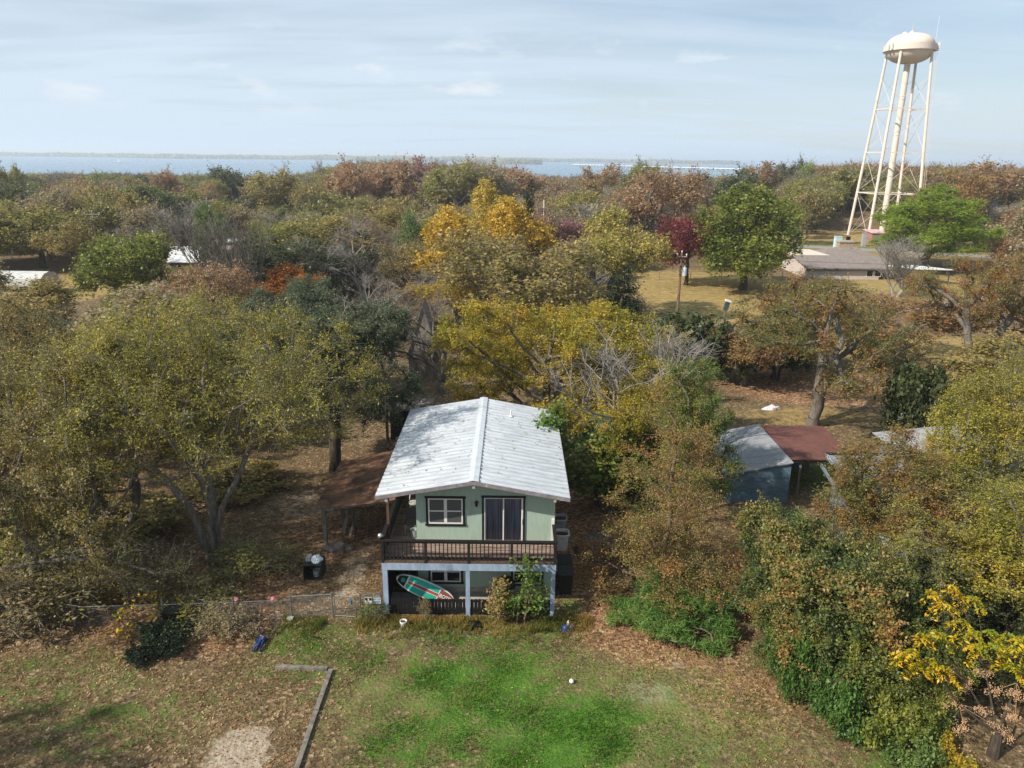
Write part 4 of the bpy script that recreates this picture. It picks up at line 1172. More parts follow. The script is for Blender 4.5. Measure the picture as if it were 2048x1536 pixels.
def bin_(name, x, y, w_, d_, h_, mat_, label, lid=True):
    t = thing(name, label, 'trash bin', (x, y, 0)); b = MB()
    k = 0.8
    vs = [(x + sx_ * w_ / 2 * q_, y + sy_ * d_ / 2 * q_, z) for z, q_ in ((0.04, k), (h_, 1)) for sx_, sy_ in ((-1, -1), (1, -1), (1, 1), (-1, 1))]
    b.add(vs, [(0, 1, 5, 4), (1, 2, 6, 5), (2, 3, 7, 6), (3, 0, 4, 7), (3, 2, 1, 0)]); b.box(x - w_ / 2 - 0.02, x + w_ / 2 + 0.02, y - d_ / 2 - 0.02, y + d_ / 2 + 0.02, h_ - 0.05, h_)
    part('body', b, mat_, t)
    if lid:
        b = MB(); b.prism([(x - w_ / 2 - 0.03, y - d_ / 2 - 0.05, h_ + 0.002), (x - w_ / 2 - 0.03, y + d_ / 2 + 0.02, h_ + 0.002), (x - w_ / 2 - 0.03, y + d_ / 2, h_ + 0.07), (x - w_ / 2 - 0.03, y - d_ / 2, h_ + 0.05)], (w_ + 0.06, 0, 0)); part('lid', b, mat_, t)
    for s in (-1, 1):
        q_ = MB(); q_.cyl((x + s * (w_ / 2 - 0.04), y + d_ / 2 * 0.8, 0.1), (x + s * (w_ / 2 + 0.01), y + d_ / 2 * 0.8, 0.1), 0.1, n=12); part('wheel', q_, PLASTB, t)
    return t


p = gp(347, 1256); bin_('trash_bin', p.x, p.y, 0.55, 0.55, 0.85, PLASTB, 'black trash bin by the yellow leaved sapling at the fence', False)
bx = XR + 0.55
bin_('trash_bin', bx, 28.6, 0.62, 0.7, 1.05, PLASTB, 'tall black trash bin beside the right deck corner')
bin_('trash_bin', bx + 0.02, 29.6, 0.6, 0.7, 1.0, PLASTB, 'black trash bin behind another along the house side')
for i, (yy, lb) in enumerate(((32.4, 'whitish square planter tub by the house side, nearer one'), (34.0, 'grey square planter tub by the house side under the eave'))):
    xq = XR + 0.62; t = thing('planter_tub', lb, 'planter', (xq, yy, 0), 'planter tubs along the house wall'); b = MB()
    for z0_, z1_, q_ in ((0.0, 0.82, 1.0),):
        pr_ = [(0.30, 0.0), (0.36, 0.78), (0.40, 0.80), (0.40, 0.86), (0.34, 0.86), (0.33, 0.7)]
        n = 20
        vs = []
        for rr, z in pr_:
            for j in range(n):
                a = 2 * math.pi * j / n; e = (abs(math.cos(a)) ** 4 + abs(math.sin(a)) ** 4) ** (-0.25)
                vs.append((xq + rr * e * math.cos(a) * 0.95, yy + rr * e * math.sin(a) * 0.95, z))
        b.add(vs, [(a * n + j, a * n + (j + 1) % n, (a + 1) * n + (j + 1) % n, (a + 1) * n + j) for a in range(len(pr_) - 1) for j in range(n)])
    part('pot', b, WHITEP if i == 0 else GREYP, t); b = MB(); b.lathe((xq, yy, 0.72), [(0.36, 0), (0.2, 0.03), (0, 0.04)], 16); part('soil', b, SOILM, t)
p = gp(807, 1253); t = thing('flower_pot', 'white plastic pot of soil in the grass before the deck', 'pot', (p.x, p.y, 0)); b = MB(); b.lathe((p.x, p.y, 0), [(0, 0), (0.09, 0), (0.125, 0.22), (0.145, 0.22), (0.145, 0.27), (0.125, 0.27), (0.11, 0.2)], 18); part('pot', b, WHITEP, t, smooth=False)
b = MB(); b.lathe((p.x, p.y, 0.215), [(0.12, 0), (0, 0.01)], 14); part('soil', b, SOILM, t)
p = gp(948, 1254); b = MB(); b.box(p.x - 0.24, p.x + 0.24, p.y - 0.18, p.y + 0.18, 0.0, 0.05)
for i in range(7):
    b.box(p.x - 0.23 + i * 0.07, p.x - 0.2 + i * 0.07, p.y - 0.17, p.y + 0.17, 0.05, 0.15)
for s in (-0.19, 0.16): b.box(p.x - 0.245, p.x + 0.245, p.y + s, p.y + s + 0.03, 0.052, 0.17)
o = b.build('plastic_tray', PLASTB, loc=(p.x, p.y, 0)); tag(o, 'dark slatted plastic tray lying in the grass near the middle post', 'tray')
p = gp(1130, 1262); t = thing('watering_can', 'small blue watering can in the grass right of the deck', 'watering can', (p.x, p.y, 0))
b = MB(); b.lathe((p.x, p.y, 0), [(0, 0), (0.12, 0), (0.11, 0.2), (0.07, 0.24), (0, 0.24)], 14); part('body', b, JB, t)
b = MB(); b.cyl((p.x + 0.1, p.y, 0.06), (p.x + 0.27, p.y - 0.03, 0.28), 0.018, n=6); b.lathe((p.x + 0.27, p.y - 0.03, 0.27), [(0.02, 0), (0.05, 0.03), (0, 0.035)], 8); part('spout', b, JB, t)
b = MB(); b.tube([(p.x - 0.1, p.y, 0.05), (p.x - 0.2, p.y, 0.16), (p.x - 0.1, p.y, 0.27), (p.x, p.y, 0.24)], 0.012, 6); part('handle', b, JB, t)
p = gp(1136, 1254); b = MB(); b.lathe((p.x, p.y, 0), [(0, 0), (0.05, 0), (0.05, 0.22), (0.02, 0.25), (0.02, 0.3), (0, 0.3)], 10); o = b.build('bottle', WHITEP, loc=(p.x, p.y, 0)); tag(o, 'white plastic bottle standing by the blue watering can', 'bottle')
p = gp(1143, 1366); b = MB(); b.lathe((p.x, p.y, 0.0), [(0.0, 0), (0.05, 0.01), (0.09, 0.06), (0.09, 0.1), (0.05, 0.16), (0, 0.175)], 14); o = b.build('ball', WHITEP, loc=(p.x, p.y, 0), smooth=True); tag(o, 'white ball lying on the lawn', 'ball')
def timber(a, c, lb, w_=0.16, h_=0.13):
    a, c = gp(*a), gp(*c); b = MB(); b.bar((a.x, a.y, h_ / 2 - 0.02), (c.x, c.y, h_ / 2 - 0.02), w_, h_); o = b.build('landscape_timber', GREYW, loc=(a.x, a.y, 0)); tag(o, lb, 'timber', 'timbers edging the lawn')


timber((552, 1336), (655, 1340), 'thin grey timber lying crosswise at the far end of the edging')
timber((662, 1342), (633, 1423), 'grey edging timber between the crosswise timber and the bare dirt')
timber((632, 1426), (592, 1545), 'long grey edging timber nearest the pale bare dirt')
p = gp(1192, 1108); t_ = MB(); n, k = 9, 26; vs = []
for i in range(n + 1):
    th = math.pi / 2 * i / n
    for j in range(k):
        ph = 2 * math.pi * j / k; q_ = 1 + 0.03 * math.sin(5 * ph) + 0.02 * math.sin(9 * ph + i)
        vs.append((p.x + 1.02 * math.cos(th) ** 0.8 * math.cos(ph) * q_, p.y + 0.85 * math.cos(th) ** 0.8 * math.sin(ph) * q_, 0.0 + 1.02 * math.sin(th) * q_))
t_.add(vs, [(i * k + j, i * k + (j + 1) % k, (i + 1) * k + (j + 1) % k, (i + 1) * k + j) for i in range(n) for j in range(k)])
o = t_.build('hay_bale', surf('weathered grey hay', (74, 72, 68), (104, 100, 92), 14, 0.95, stretch=(1, 1, 4), bump=0.8), loc=(p.x, p.y, 0)); tag(o, 'round weathered grey bale in the shade right of the house', 'bale')
# fallen branch on the litter right of the deck
bmat = surf('pale dead wood', (122, 112, 102), (160, 150, 138), 6, 0.9)
def stick(pts, r, lb, name='fallen_branch'):
    b = MB()
    for i, (a, c) in enumerate(zip(pts, pts[1:])): b.cyl(a, c, r * (1 - 0.8 * i / len(pts)), r * (1 - 0.8 * (i + 1) / len(pts)), 6)
    o = b.build(name, bmat, loc=tuple(pts[0])); tag(o, lb, 'branch'); return o


a = gp(1133, 1190); stick([(a.x, a.y, 0.05), (a.x - 0.1, a.y + 0.5, 0.08), (a.x - 0.15, a.y + 1.1, 0.1), (a.x - 0.35, a.y + 1.6, 0.12)], 0.05, 'dead branch lying in the shade by the right deck post')

# ------------------------------------------------------------------ cluttered open shed behind the house
sc_ = at(838, 800, 46.0); sx_ = sc_.x
ss = thing('tool_shed', 'open front shed with debris covered roof behind the green house', 'shed', (sx_, 46, 0))
b = MB(); b.box(sx_ - 2.1, sx_ + 0.95, 44.6, 46.9, 2.75, 2.85); part('roof', b, GREYW, ss)
b = MB(); b.box(sx_ + 0.52, sx_ + 0.80, 44.7, 44.9, 0, 2.74); part('post', b, GREYW, ss)
b = MB(); b.box(sx_ - 2.0, sx_ - 1.85, 44.7, 44.85, 0, 2.74); part('post', b, BROWNW, ss)
b = MB(); b.box(sx_ - 2.05, sx_ + 0.9, 46.7, 46.8, 0, 2.74); b.box(sx_ + 0.82, sx_ + 0.9, 44.95, 46.68, 0, 2.74); part('wall', b, DARKW, ss)
b = MB(); r_ = np.random.default_rng(8)
for i in range(26):
    x, y = sx_ - 2.0 + 2.8 * r_.random(), 44.7 + 1.6 * r_.random(); b.obox((x, y, 2.9 + 0.1 * r_.random()), (0.5 * r_.random() + 0.1, 0.3 * r_.random() + 0.06, 0.05 + 0.1 * r_.random()), Matrix.Rotation(r_.random() * 3, 3, 'Z'))
o = b.build('scrap_heap', [surf('bleached scrap', (150, 138, 126), (188, 176, 162), 5, 0.9)], loc=(sx_, 45.5, 2.85)); tag(o, 'bleached leaves and scrap lying on the open shed roof', 'scrap', kind='stuff')
p = at(833, 800, 45.2); b = MB(); b.box(p.x - 0.45, p.x + 0.5, 45.6, 46.2, 0, 1.15); o = b.build('cabinet', surf('red brown wood', (128, 66, 38), (150, 84, 52), 4, 0.7, stretch=(1, 1, 0.3)), loc=(p.x, 45.9, 0)); tag(o, 'red brown wooden cabinet in the open shed', 'cabinet')
p = at(830, 815, 44.6); t = thing('step_ladder', 'small white step ladder in front of the red brown cabinet', 'ladder', (p.x, 44.6, 0))
b = MB()
for s in (-0.22, 0.22): b.bar((p.x + s, 44.5, 0), (p.x + s, 44.75, 0.95), 0.03, 0.05)
part('frame', b, WHITEP, t); b = MB()
for i in range(3): b.box(p.x - 0.2, p.x + 0.2, 44.5 + 0.07 * i, 44.6 + 0.07 * i, 0.2 + 0.28 * i, 0.23 + 0.28 * i)
part('rung', b, WHITEP, t)
p = at(800, 815, 44.0)
zz_ = 0.0
for i, (rad_, hh, mt, lb) in enumerate(((0.19, 0.36, BLUET, 'bluish bucket at the bottom of the bucket stack by the shed'), (0.18, 0.3, GREYP, 'pale grey bucket in the middle of the bucket stack by the shed'), (0.18, 0.25, surf('terracotta', (150, 92, 66), (168, 108, 80), 4, 0.8), 'rusty red pot high in the bucket stack by the shed'), (0.32, 0.22, GREYP, 'wide grey basin on top of the bucket stack by the shed'))):
    b = MB(); b.lathe((p.x, 44.0, zz_), [(0, 0), (rad_ * 0.85, 0), (rad_, hh), (rad_ + 0.02, hh), (rad_ - 0.02, hh - 0.01), (rad_ * 0.8, 0.02), (0, 0.02)], 16); o = b.build('bucket' if i != 2 else 'pot', mt, loc=(p.x, 44.0, zz_)); tag(o, lb, 'bucket', 'stacked buckets by the shed'); zz_ += hh + 0.002
p = at(785, 840, 42.6); t = thing('storage_bin', 'grey storage bin with bright yellow lid behind the house', 'storage bin', (p.x, 42.6, 0))
b = MB(); b.box(p.x - 0.24, p.x + 0.24, 42.4, 42.8, 0, 0.42); part('body', b, GREYW, t); b = MB(); b.box(p.x - 0.27, p.x + 0.27, 42.36, 42.84, 0.422, 0.48); b.box(p.x - 0.2, p.x + 0.2, 42.44, 42.76, 0.48, 0.495); part('lid', b, surf('yellow plastic', (216, 164, 30), (228, 178, 44), 4, 0.5), t)
p = at(772, 843, 42.7); b = MB(); b.lathe((p.x, 42.7, 0), [(0, 0), (0.14, 0), (0.15, 0.42), (0.06, 0.46), (0, 0.46)], 12); o = b.build('jug', surf('navy plastic', (28, 34, 92), (38, 44, 108), 4, 0.5), loc=(p.x, 42.7, 0)); tag(o, 'navy blue jug beside the yellow lidded bin', 'jug')
p = at(806, 842, 42.9); b = MB()
for i in range(6): b.box(p.x - 0.42 + i * 0.14, p.x - 0.33 + i * 0.14, 42.6, 43.3, 0.28, 0.31)
for s in (42.62, 42.92, 43.22): b.box(p.x - 0.43, p.x + 0.42, s, s + 0.06, 0.12, 0.279)
for s in (-0.42, -0.05, 0.34): b.box(p.x + s, p.x + s + 0.09, 42.61, 43.3, 0.0, 0.118)
o = b.build('pallet', GREYW, loc=(p.x, 43, 0)); tag(o, 'grey wooden pallet behind the house corner', 'pallet')
# ------------------------------------------------------------------ sheds and the grey roofed house on the right
def shell(mb, x0, x1, y0, y1, z0, z1, t=0.12):
    mb.box(x0, x1, y0, y0 + t, z0, z1); mb.box(x0, x1, y1 - t, y1, z0, z1); mb.box(x0, x0 + t, y0 + t, y1 - t, z0, z1); mb.box(x1 - t, x1, y0 + t, y1 - t, z0, z1)


bl, br = gp(1462, 1006), gp(1572, 1006)
ztR = at(1584, 926, br.y).z; ztL = at(1465, 950, br.y).z
xr = at(1584, 926, br.y).x; xl = bl.x - 0.3; yb_ = gp(1497, 852, ztR).y
shd = thing('metal_shed', 'blue sheet metal shed with sloping grey roof behind the orange tinted tree', 'shed', ((xl + xr) / 2, br.y + 3, 0))
b = MB(); y0 = br.y
b.add([(xl, y0, -0.1), (xr, y0, -0.1), (xr, y0, ztR), (xl, y0, ztL), (xl, yb_, -0.1), (xr, yb_, -0.1), (xr, yb_, ztR), (xl, yb_, ztL)], [(0, 1, 2, 3), (1, 5, 6, 2), (5, 4, 7, 6), (4, 0, 3, 7)])
part('wall', b, TEAL, shd)
b = MB()
for z in (0.75, 1.5): b.box(xl + 0.02, xr - 0.02, y0 - 0.015, y0 - 0.002, z, z + 0.03)
b.box(xl - 0.03, xl + 0.06, y0 - 0.03, y0 + 0.05, 0, ztL); part('trim', b, TEAL, shd)
b = MB(); b.prism([(xl - 0.25, y0 - 0.12, ztL - 0.03), (xr + 0.04, y0 - 0.12, ztR + 0.02), (xr + 0.04, y0 - 0.12, ztR + 0.08), (xl - 0.25, y0 - 0.12, ztL + 0.03)], (0, yb_ - y0 + 0.3, 0)); part('roof', b, SHGREY, shd)
# red roofed shed
yr0 = gp(1570, 920, 2.2).y; yr1 = gp(1570, 853, 2.5).y
xr0 = xr + 0.12; xr1 = at(1690, 905, yr0).x
rs = thing('open_shed', 'open shed with flat rust red roof between the blue shed and the grey roofed house', 'shed', ((xr0 + xr1) / 2, yr0 + 2, 0))
b = MB(); b.prism([(xr0, yr0, 2.2), (xr0, yr1, 2.5), (xr0, yr1, 2.56), (xr0, yr0, 2.26)], (xr1 - xr0 + 0.6, 0, 0)); part('roof', b, REDRUST, rs)
b = MB(); b.box(xr0 + 0.02, xr1 + 0.55, yr0 + 0.05, yr0 + 0.12, 2.0, 2.19); part('fascia', b, DARKW, rs)
for x in (xr0 + 0.75, xr1 - 0.2):
    q_ = MB(); q_.box(x, x + 0.12, yr0 + 0.15, yr0 + 0.27, -0.1, 2.0); part('post', q_, GREYW, rs)
b = MB(); b.box(xr0 + 0.1, xr1, yr1 - 0.3, yr1 - 0.2, -0.1, 2.42); part('wall', b, TEALP, rs)
# grey roofed house
ridge = gp(1830, 913, 4.35); hx0 = at(1672, 930, ridge.y).x; hx1 = hx0 + 16.0; ye = 26.2; yr_ = ridge.y; yb2 = yr_ + 0.3; ze = 2.75; zr = 4.35
nb = thing('neighbour_house', 'blue walled house with low grey shingle roofs behind the right hand trees', 'house', ((hx0 + hx1) / 2, yr_, 0))
b = MB(); b.prism([(hx0, ye + 0.5, 0), (hx0, yr_ + 0.1, 0), (hx0, yr_ + 0.1, zr - 0.13), (hx0, ye + 0.5, ze - 0.1)], (hx1 - hx0, 0, 0)); part('wall', b, TEALP, nb)
b = MB(); b.prism([(hx0 - 0.45, ye, ze), (hx0 - 0.45, yr_ + 0.3, zr), (hx0 - 0.45, yr_ + 0.3, zr - 0.12), (hx0 - 0.45, ye, ze - 0.1)], (hx1 - hx0 + 0.9, 0, 0)); roof2 = part('roof', b, SHGREY, nb)
b = MB(); b.box(hx0 - 0.45, hx1 + 0.45, yr_ + 0.1, yr_ + 0.34, zr + 0.003, zr + 0.03); part('ridge_cap', b, DARKW, roof2)
b = MB(); b.bar((hx0 - 0.48, ye, ze - 0.03), (hx0 - 0.48, yr_, zr - 0.03), 0.05, 0.2); part('rake_board', b, BLUEP, roof2)
pk = at(1872, 842, yr_ + 3.6); pl = at(1795, 890, yr_ + 1.5)
b = MB(); xa, xb = pk.x - 2.3, pk.x + 4.6; za = 3.5; zp = max(pk.z, za + 1.1)
yA, yB_ = yr_ + 0.5, yr_ + 5.6
b.add([(xa, yA, za), (xb, yA, za), (xb, yB_, za), (xa, yB_, za), (pk.x, yA + 2.4, zp), (pk.x + 1.2, yB_ - 2.4, zp)], [(0, 1, 4), (1, 2, 5, 4), (2, 3, 5), (3, 0, 4, 5)]); part('wing_roof', b, SHGREY, nb)
b = MB(); shell(b, xa + 0.4, xb - 0.4, yA + 0.3, yB_ - 0.4, 0, za - 0.01); part('wing_wall', b, TEALP, nb)
b = MB(); lp_ = at(1655, 950, 30.0); b.bar((hx0 - 0.9, ye + 3.2, 3.15), (hx0 - 0.9, yr_ - 0.4, 4.0), 0.08, 0.16); part('porch_truss', b, TEALP, nb)

# ------------------------------------------------------------------ brick ranch house
RYE, RYR, RYB = 119.0, 125.5, 132.0
gx0 = at(1620, 530, RYE).x; gx1 = at(1765, 530, RYE).x
ra = thing('ranch_house', 'low ranch house with brown grey shingle roof and tan stone chimney', 'house', ((gx0 + gx1) / 2, RYR, 0))
ze_, zr_ = at(1700, 536, RYE).z, at(1700, 511, RYR).z
b = MB(); b.prism([(gx0, RYE + 0.6, -0.2), (gx0, RYB - 0.6, -0.2), (gx0, RYB - 0.6, ze_), (gx0, RYR, zr_ - 0.15), (gx0, RYE + 0.6, ze_)], (gx1 - gx0, 0, 0)); part('wall', b, PINKB, ra)
b = MB(); b.prism([(gx0 - 0.5, RYE, ze_), (gx0 - 0.5, RYR, zr_), (gx0 - 0.5, RYB, ze_), (gx0 - 0.5, RYB, ze_ - 0.2), (gx0 - 0.5, RYR, zr_ - 0.2), (gx0 - 0.5, RYE, ze_ - 0.2)], (gx1 - gx0 + 3.2, 0, 0)); part('roof', b, SHBROWN, ra)
b = MB(); b.box(gx0 - 0.45, gx1 + 2.7, RYE + 0.02, RYE + 0.1, ze_ - 0.45, ze_ - 0.202); part('fascia', b, surf('dark trim', (44, 46, 52), (58, 60, 66), 3, 0.7), ra)
for px_ in (1740, 1756):
    c_ = at(px_, 545, RYE + 0.55); q_ = MB(); q_.box(c_.x - 0.55, c_.x + 0.55, RYE + 0.54, RYE + 0.62, c_.z - 0.7, c_.z + 0.6); wn = part('window', q_, WHITEV, ra)
    q_ = MB(); q_.box(c_.x - 0.45, c_.x + 0.45, RYE + 0.525, RYE + 0.54, c_.z - 0.6, c_.z + 0.5); part('pane', q_, PANED, wn)
b = MB(); zh0 = at(1690, 511, 131).z - 0.2; hp = at(1694, 493, 136); xa, xb = at(1640, 510, 131).x, at(1758, 508, 131).x
b.add([(xa - 2, 131, zh0 - 0.9), (xb + 2, 131, zh0 - 0.9), (xb + 1, 142, zh0 - 0.9), (xa - 1, 142, zh0 - 0.9), (hp.x - 1.5, 136, hp.z), (hp.x + 1.5, 136, hp.z)], [(0, 1, 5, 4), (1, 2, 5), (2, 3, 4, 5), (3, 0, 4)]); part('hip_roof', b, SHBROWN, ra)
b = MB(); shell(b, xa - 1, xb + 0.5, 132.1, 141.5, 0, zh0 - 0.92); part('rear_wall', b, PINKB, ra)
cp = at(1690, 490, 137); b = MB(); b.box(cp.x - 1.2, cp.x + 1.2, 136.4, 137.8, 0, at(1690, 484, 137).z); chm = part('chimney', b, STONE, ra)
b = MB(); zt_ = at(1690, 484, 137).z; b.box(cp.x - 1.35, cp.x + 1.35, 136.25, 137.95, zt_ + 0.001, zt_ + 0.22); part('chimney_cap', b, CONCR, chm)
a, c_ = at(1604, 498, 129), at(1662, 511, 127.5); b = MB()
b.add([(a.x - 2.0, 127.5, c_.z), (c_.x, 127.5, c_.z), (c_.x - 1.5, 133.5, c_.z + 0.35), (a.x - 2.0, 133.5, c_.z + 0.35), (a.x - 2.0, 127.5, c_.z - 0.15), (c_.x, 127.5, c_.z - 0.15), (c_.x - 1.5, 133.5, c_.z + 0.2), (a.x - 2.0, 133.5, c_.z + 0.2)], [(0, 1, 2, 3), (7, 6, 5, 4), (0, 4, 5, 1), (1, 5, 6, 2), (2, 6, 7, 3), (3, 7, 4, 0)]); part('patio_roof', b, TANR, ra)
b = MB()
for x in (a.x - 1.6, c_.x - 0.6): b.box(x, x + 0.15, 127.7, 127.85, 0, c_.z - 0.16)
part('patio_post', b, WHITEP, ra)
cpt = thing('carport', 'white metal roofed carport beside the ranch house', 'carport', (at(1835, 545, 118).x, 118, 0))
p0, p1, p2 = at(1766, 538, 120.0), at(1905, 550, 114.5), at(1865, 536, 121.5); zc_ = 2.45
b = MB(); b.add([(p0.x, 122, ze_ + 0.25), (p0.x + 3, 115.0, zc_), (p1.x, 114.5, zc_), (p1.x - 2.5, 122, ze_ + 0.25), (p0.x, 122, ze_ + 0.1), (p0.x + 3, 115.0, zc_ - 0.14), (p1.x, 114.5, zc_ - 0.14), (p1.x - 2.5, 122, ze_ + 0.1)], [(0, 1, 2, 3), (7, 6, 5, 4), (0, 4, 5, 1), (1, 5, 6, 2), (2, 6, 7, 3), (3, 7, 4, 0)]); part('roof', b, WHITER, cpt)
for x, y in ((p0.x + 3.2, 115.2), (p1.x - 0.3, 114.8), (p1.x - 3, 121.6), ((p0.x + p1.x) / 2 + 1.5, 115.0)):
    q_ = MB(); q_.box(x - 0.07, x + 0.07, y, y + 0.14, -0.1, zc_ - 0.13 if y < 120 else ze_ - 0.43); part('post', q_, surf('dark post', (60, 60, 62), (74, 74, 76), 3, 0.6) if 'dark post' not in MATS else MATS['dark post'], cpt)

# ------------------------------------------------------------------ water tower
TWX, TWY = 90.3, 186.0
tw_ = thing('water_tower', 'tall cream water tower on four braced legs', 'water tower', (TWX, TWY, 0))
CREAM = surf('cream tank paint', (212, 198, 182), (222, 210, 196), 0.5, 0.55, stretch=(1, 1, 0.2), c3=(168, 138, 110), scale3=0.8, lo3=0.6, hi3=0.8)
CREAML = surf('cream steel paint', (208, 194, 178), (220, 206, 192), 0.8, 0.55, c3=(176, 146, 116), scale3=0.6, lo3=0.63, hi3=0.78)
ZB, ZRIM, ZT = 39.7, 42.7, 46.2; RT_ = 5.1
def ell(z0, z1, up, n=12):
    out = []
    for i in range(n + 1):
        t = math.pi / 2 * i / n
        out.append((max(0.001, RT_ * math.cos(t) ** (0.85 if up else 0.8)), z1 * 1.0 if False else z0 + (z1 - z0) * math.sin(t)))
    return out


pr_ = [(r_, z) for r_, z in reversed(ell(ZRIM, ZB, False))] + [(RT_, ZRIM + 0.05), (RT_, ZRIM + 0.9)] + [(r_, z) for r_, z in ell(ZRIM + 0.9, ZT, True)][1:]
b = MB(); b.lathe((TWX, TWY, 0), pr_, 56); part('tank', b, CREAM, tw_, smooth=True)
b = MB(); b.lathe((TWX, TWY, 0), [(RT_ - 0.05, ZRIM - 0.42), (RT_ + 0.5, ZRIM - 0.40), (RT_ + 0.5, ZRIM - 0.22), (RT_ - 0.03, ZRIM - 0.2)], 56); bal = part('balcony', b, CREAML, tw_)
b = MB(); b.lathe((TWX, TWY, 0), [(RT_ + 0.44, ZRIM - 0.2), (RT_ + 0.48, ZRIM - 0.2), (RT_ + 0.48, ZRIM + 0.92), (RT_ + 0.44, ZRIM + 0.92), (RT_ + 0.44, ZRIM - 0.2)], 56); part('balcony_rail', b, CREAML, bal)
legs = []
for i in range(4):
    a = R(134 + 90 * i); rb, rt = 8.1, 4.9
    A = Vector((TWX + rb * math.cos(a), TWY + rb * math.sin(a), -0.2)); B = Vector((TWX + rt * math.cos(a), TWY + rt * math.sin(a), ZRIM - 0.5)); legs.append((A, B))
    q_ = MB(); q_.cyl(A, B, 0.34, 0.30, 14); q_.box(A.x - 0.8, A.x + 0.8, A.y - 0.8, A.y + 0.8, -0.2, 0.25); part('leg', q_, CREAML, tw_, smooth=False)
b = MB(); b.cyl((TWX, TWY, 0), (TWX, TWY, ZB + 0.4), 0.67, 0.67, 20)
for z in (8, 16, 24, 32): b.lathe((TWX, TWY, z), [(0.68, 0), (0.74, 0.03), (0.74, 0.2), (0.68, 0.23)], 20)
part('riser', b, CREAML, tw_)
lv = [0.0, 10.8, 20.2, 29.9, 36.9]
lp = lambda i, z: legs[i][0].lerp(legs[i][1], (z + 0.2) / (ZRIM - 0.3))
for z in lv[1:4]:
    q_ = MB()
    for i in range(4):
        q_.bar(lp(i, z), lp((i + 1) % 4, z), 0.2, 0.22)
    part('strut', q_, CREAML, tw_)
q_ = MB()
for z0, z1 in zip(lv, lv[1:] ):
    for i in range(4):
        j = (i + 1) % 4; q_.cyl(lp(i, z0 + 0.3), lp(j, z1 - 0.2), 0.04, n=5); q_.cyl(lp(j, z0 + 0.3), lp(i, z1 - 0.2), 0.04, n=5)
part('tie_rod', q_, CREAML, tw_)
q_ = MB(); q_.lathe((TWX, TWY, ZT - 0.06), [(0.5, 0), (0.5, 0.35), (0.0, 0.6)], 14); q_.lathe((TWX - 1.9, TWY - 0.6, ZT - 0.35), [(0.55, 0), (0.5, 0.4), (0.0, 0.5)], 12); q_.cyl((TWX - 0.1, TWY, ZT), (TWX - 0.1, TWY, ZT + 2.2), 0.03, n=5); part('roof_vent', q_, CREAML, tw_)
q_ = MB(); q_.cyl((TWX + 4.1, TWY - 2.9, ZRIM - 1.8), (TWX + 4.1, TWY - 2.9, ZRIM + 6.6), 0.035, n=5); part('whip_antenna', q_, WHITEP, tw_)
for a_, z_ in ((195, 0.3), (205, 0.4), (325, 0.5), (350, 0.4)):
    a = R(a_); p = Vector((TWX + (RT_ + 0.8) * math.cos(a), TWY + (RT_ + 0.8) * math.sin(a), ZRIM + z_)); q_ = MB()
    q_.box(p.x - 0.18, p.x + 0.18, p.y - 0.18, p.y + 0.18, p.z - 0.7, p.z + 0.7); q_.cyl((p.x - 0.35 * math.cos(a), p.y - 0.35 * math.sin(a), p.z), p, 0.06, n=5); part('antenna', q_, WHITEP, tw_)
# ladder up one leg
q_ = MB(); A, B = legs[2]; off = Vector((0.55, -0.3, 0))
q_.cyl(A + off, B + off, 0.035, n=4); q_.cyl(A + off + Vector((0.4, 0, 0)), B + off + Vector((0.4, 0, 0)), 0.035, n=4); part('ladder', q_, CREAML, tw_)

ph = gp(1754, 483); PK = surf('faded red metal', (150, 106, 102), (168, 122, 118), 2, 0.6); GRD = surf('grey roller door', (128, 122, 120), (146, 140, 138), 1, 0.6, stretch=(1, 1, 12))
PHY = 172.0; xa, xb = at(1744, 475, PHY).x, at(1768, 475, PHY).x; zt_ = at(1752, 464, PHY).z
pu = thing('pump_house', 'small faded red pump house with grey roller door under the water tower', 'shed', ((xa + xb) / 2, PHY + 2, 0))
b = MB(); shell(b, xa, xb, PHY, PHY + 4, -0.2, zt_ - 0.3); part('wall', b, PK, pu)
b = MB(); b.prism([(xa - 0.3, PHY - 0.3, zt_ - 0.3), (xa - 0.3, PHY + 4.3, zt_ + 0.1), (xa - 0.3, PHY + 4.3, zt_ + 0.25), (xa - 0.3, PHY - 0.3, zt_ - 0.12)], (xb - xa + 0.6, 0, 0)); part('roof', b, surf('pink roof', (196, 160, 158), (206, 172, 170), 1, 0.6), pu)
b = MB(); b.box(xa + 0.7, xb - 0.15, PHY - 0.06, PHY - 0.003, 0, zt_ - 0.6); part('roller_door', b, GRD, pu)
def cabinet(px_, py0, py1, D, wpx, mt, name, label, cat):
    c0_, c1_ = at(px_, py0, D), at(px_, py1, D); w_ = wpx / F * depth(D); b = MB(); b.box(c0_.x - w_ / 2, c0_.x + w_ / 2, D, D + w_ * 0.6, -0.1, c0_.z); b.box(c0_.x - w_ / 2 - 0.06, c0_.x + w_ / 2 + 0.06, D - 0.06, D + w_ * 0.6 + 0.06, c0_.z + 0.001, c0_.z + 0.09)
    b.box(c0_.x - w_ * 0.42, c0_.x + w_ * 0.42, D - 0.03, D - 0.002, 0.25, c0_.z - 0.15)
    o = b.build(name, mt, loc=(c0_.x, D, 0)); tag(o, label, cat); return o


cabinet(1679, 474, 486, 150.0, 14, surf('pale aqua steel', (176, 204, 208), (188, 214, 218), 2, 0.5), 'utility_box', 'pale aqua utility box behind the stone chimney', 'utility box')
cabinet(1731, 467, 476, 168.0, 8, GREYP, 'utility_box', 'small white utility box at the foot of the tower', 'utility box')
cabinet(1698, 474, 479, 163.0, 7, PLASTB, 'utility_box', 'dark low utility box left of the tower legs', 'utility box')
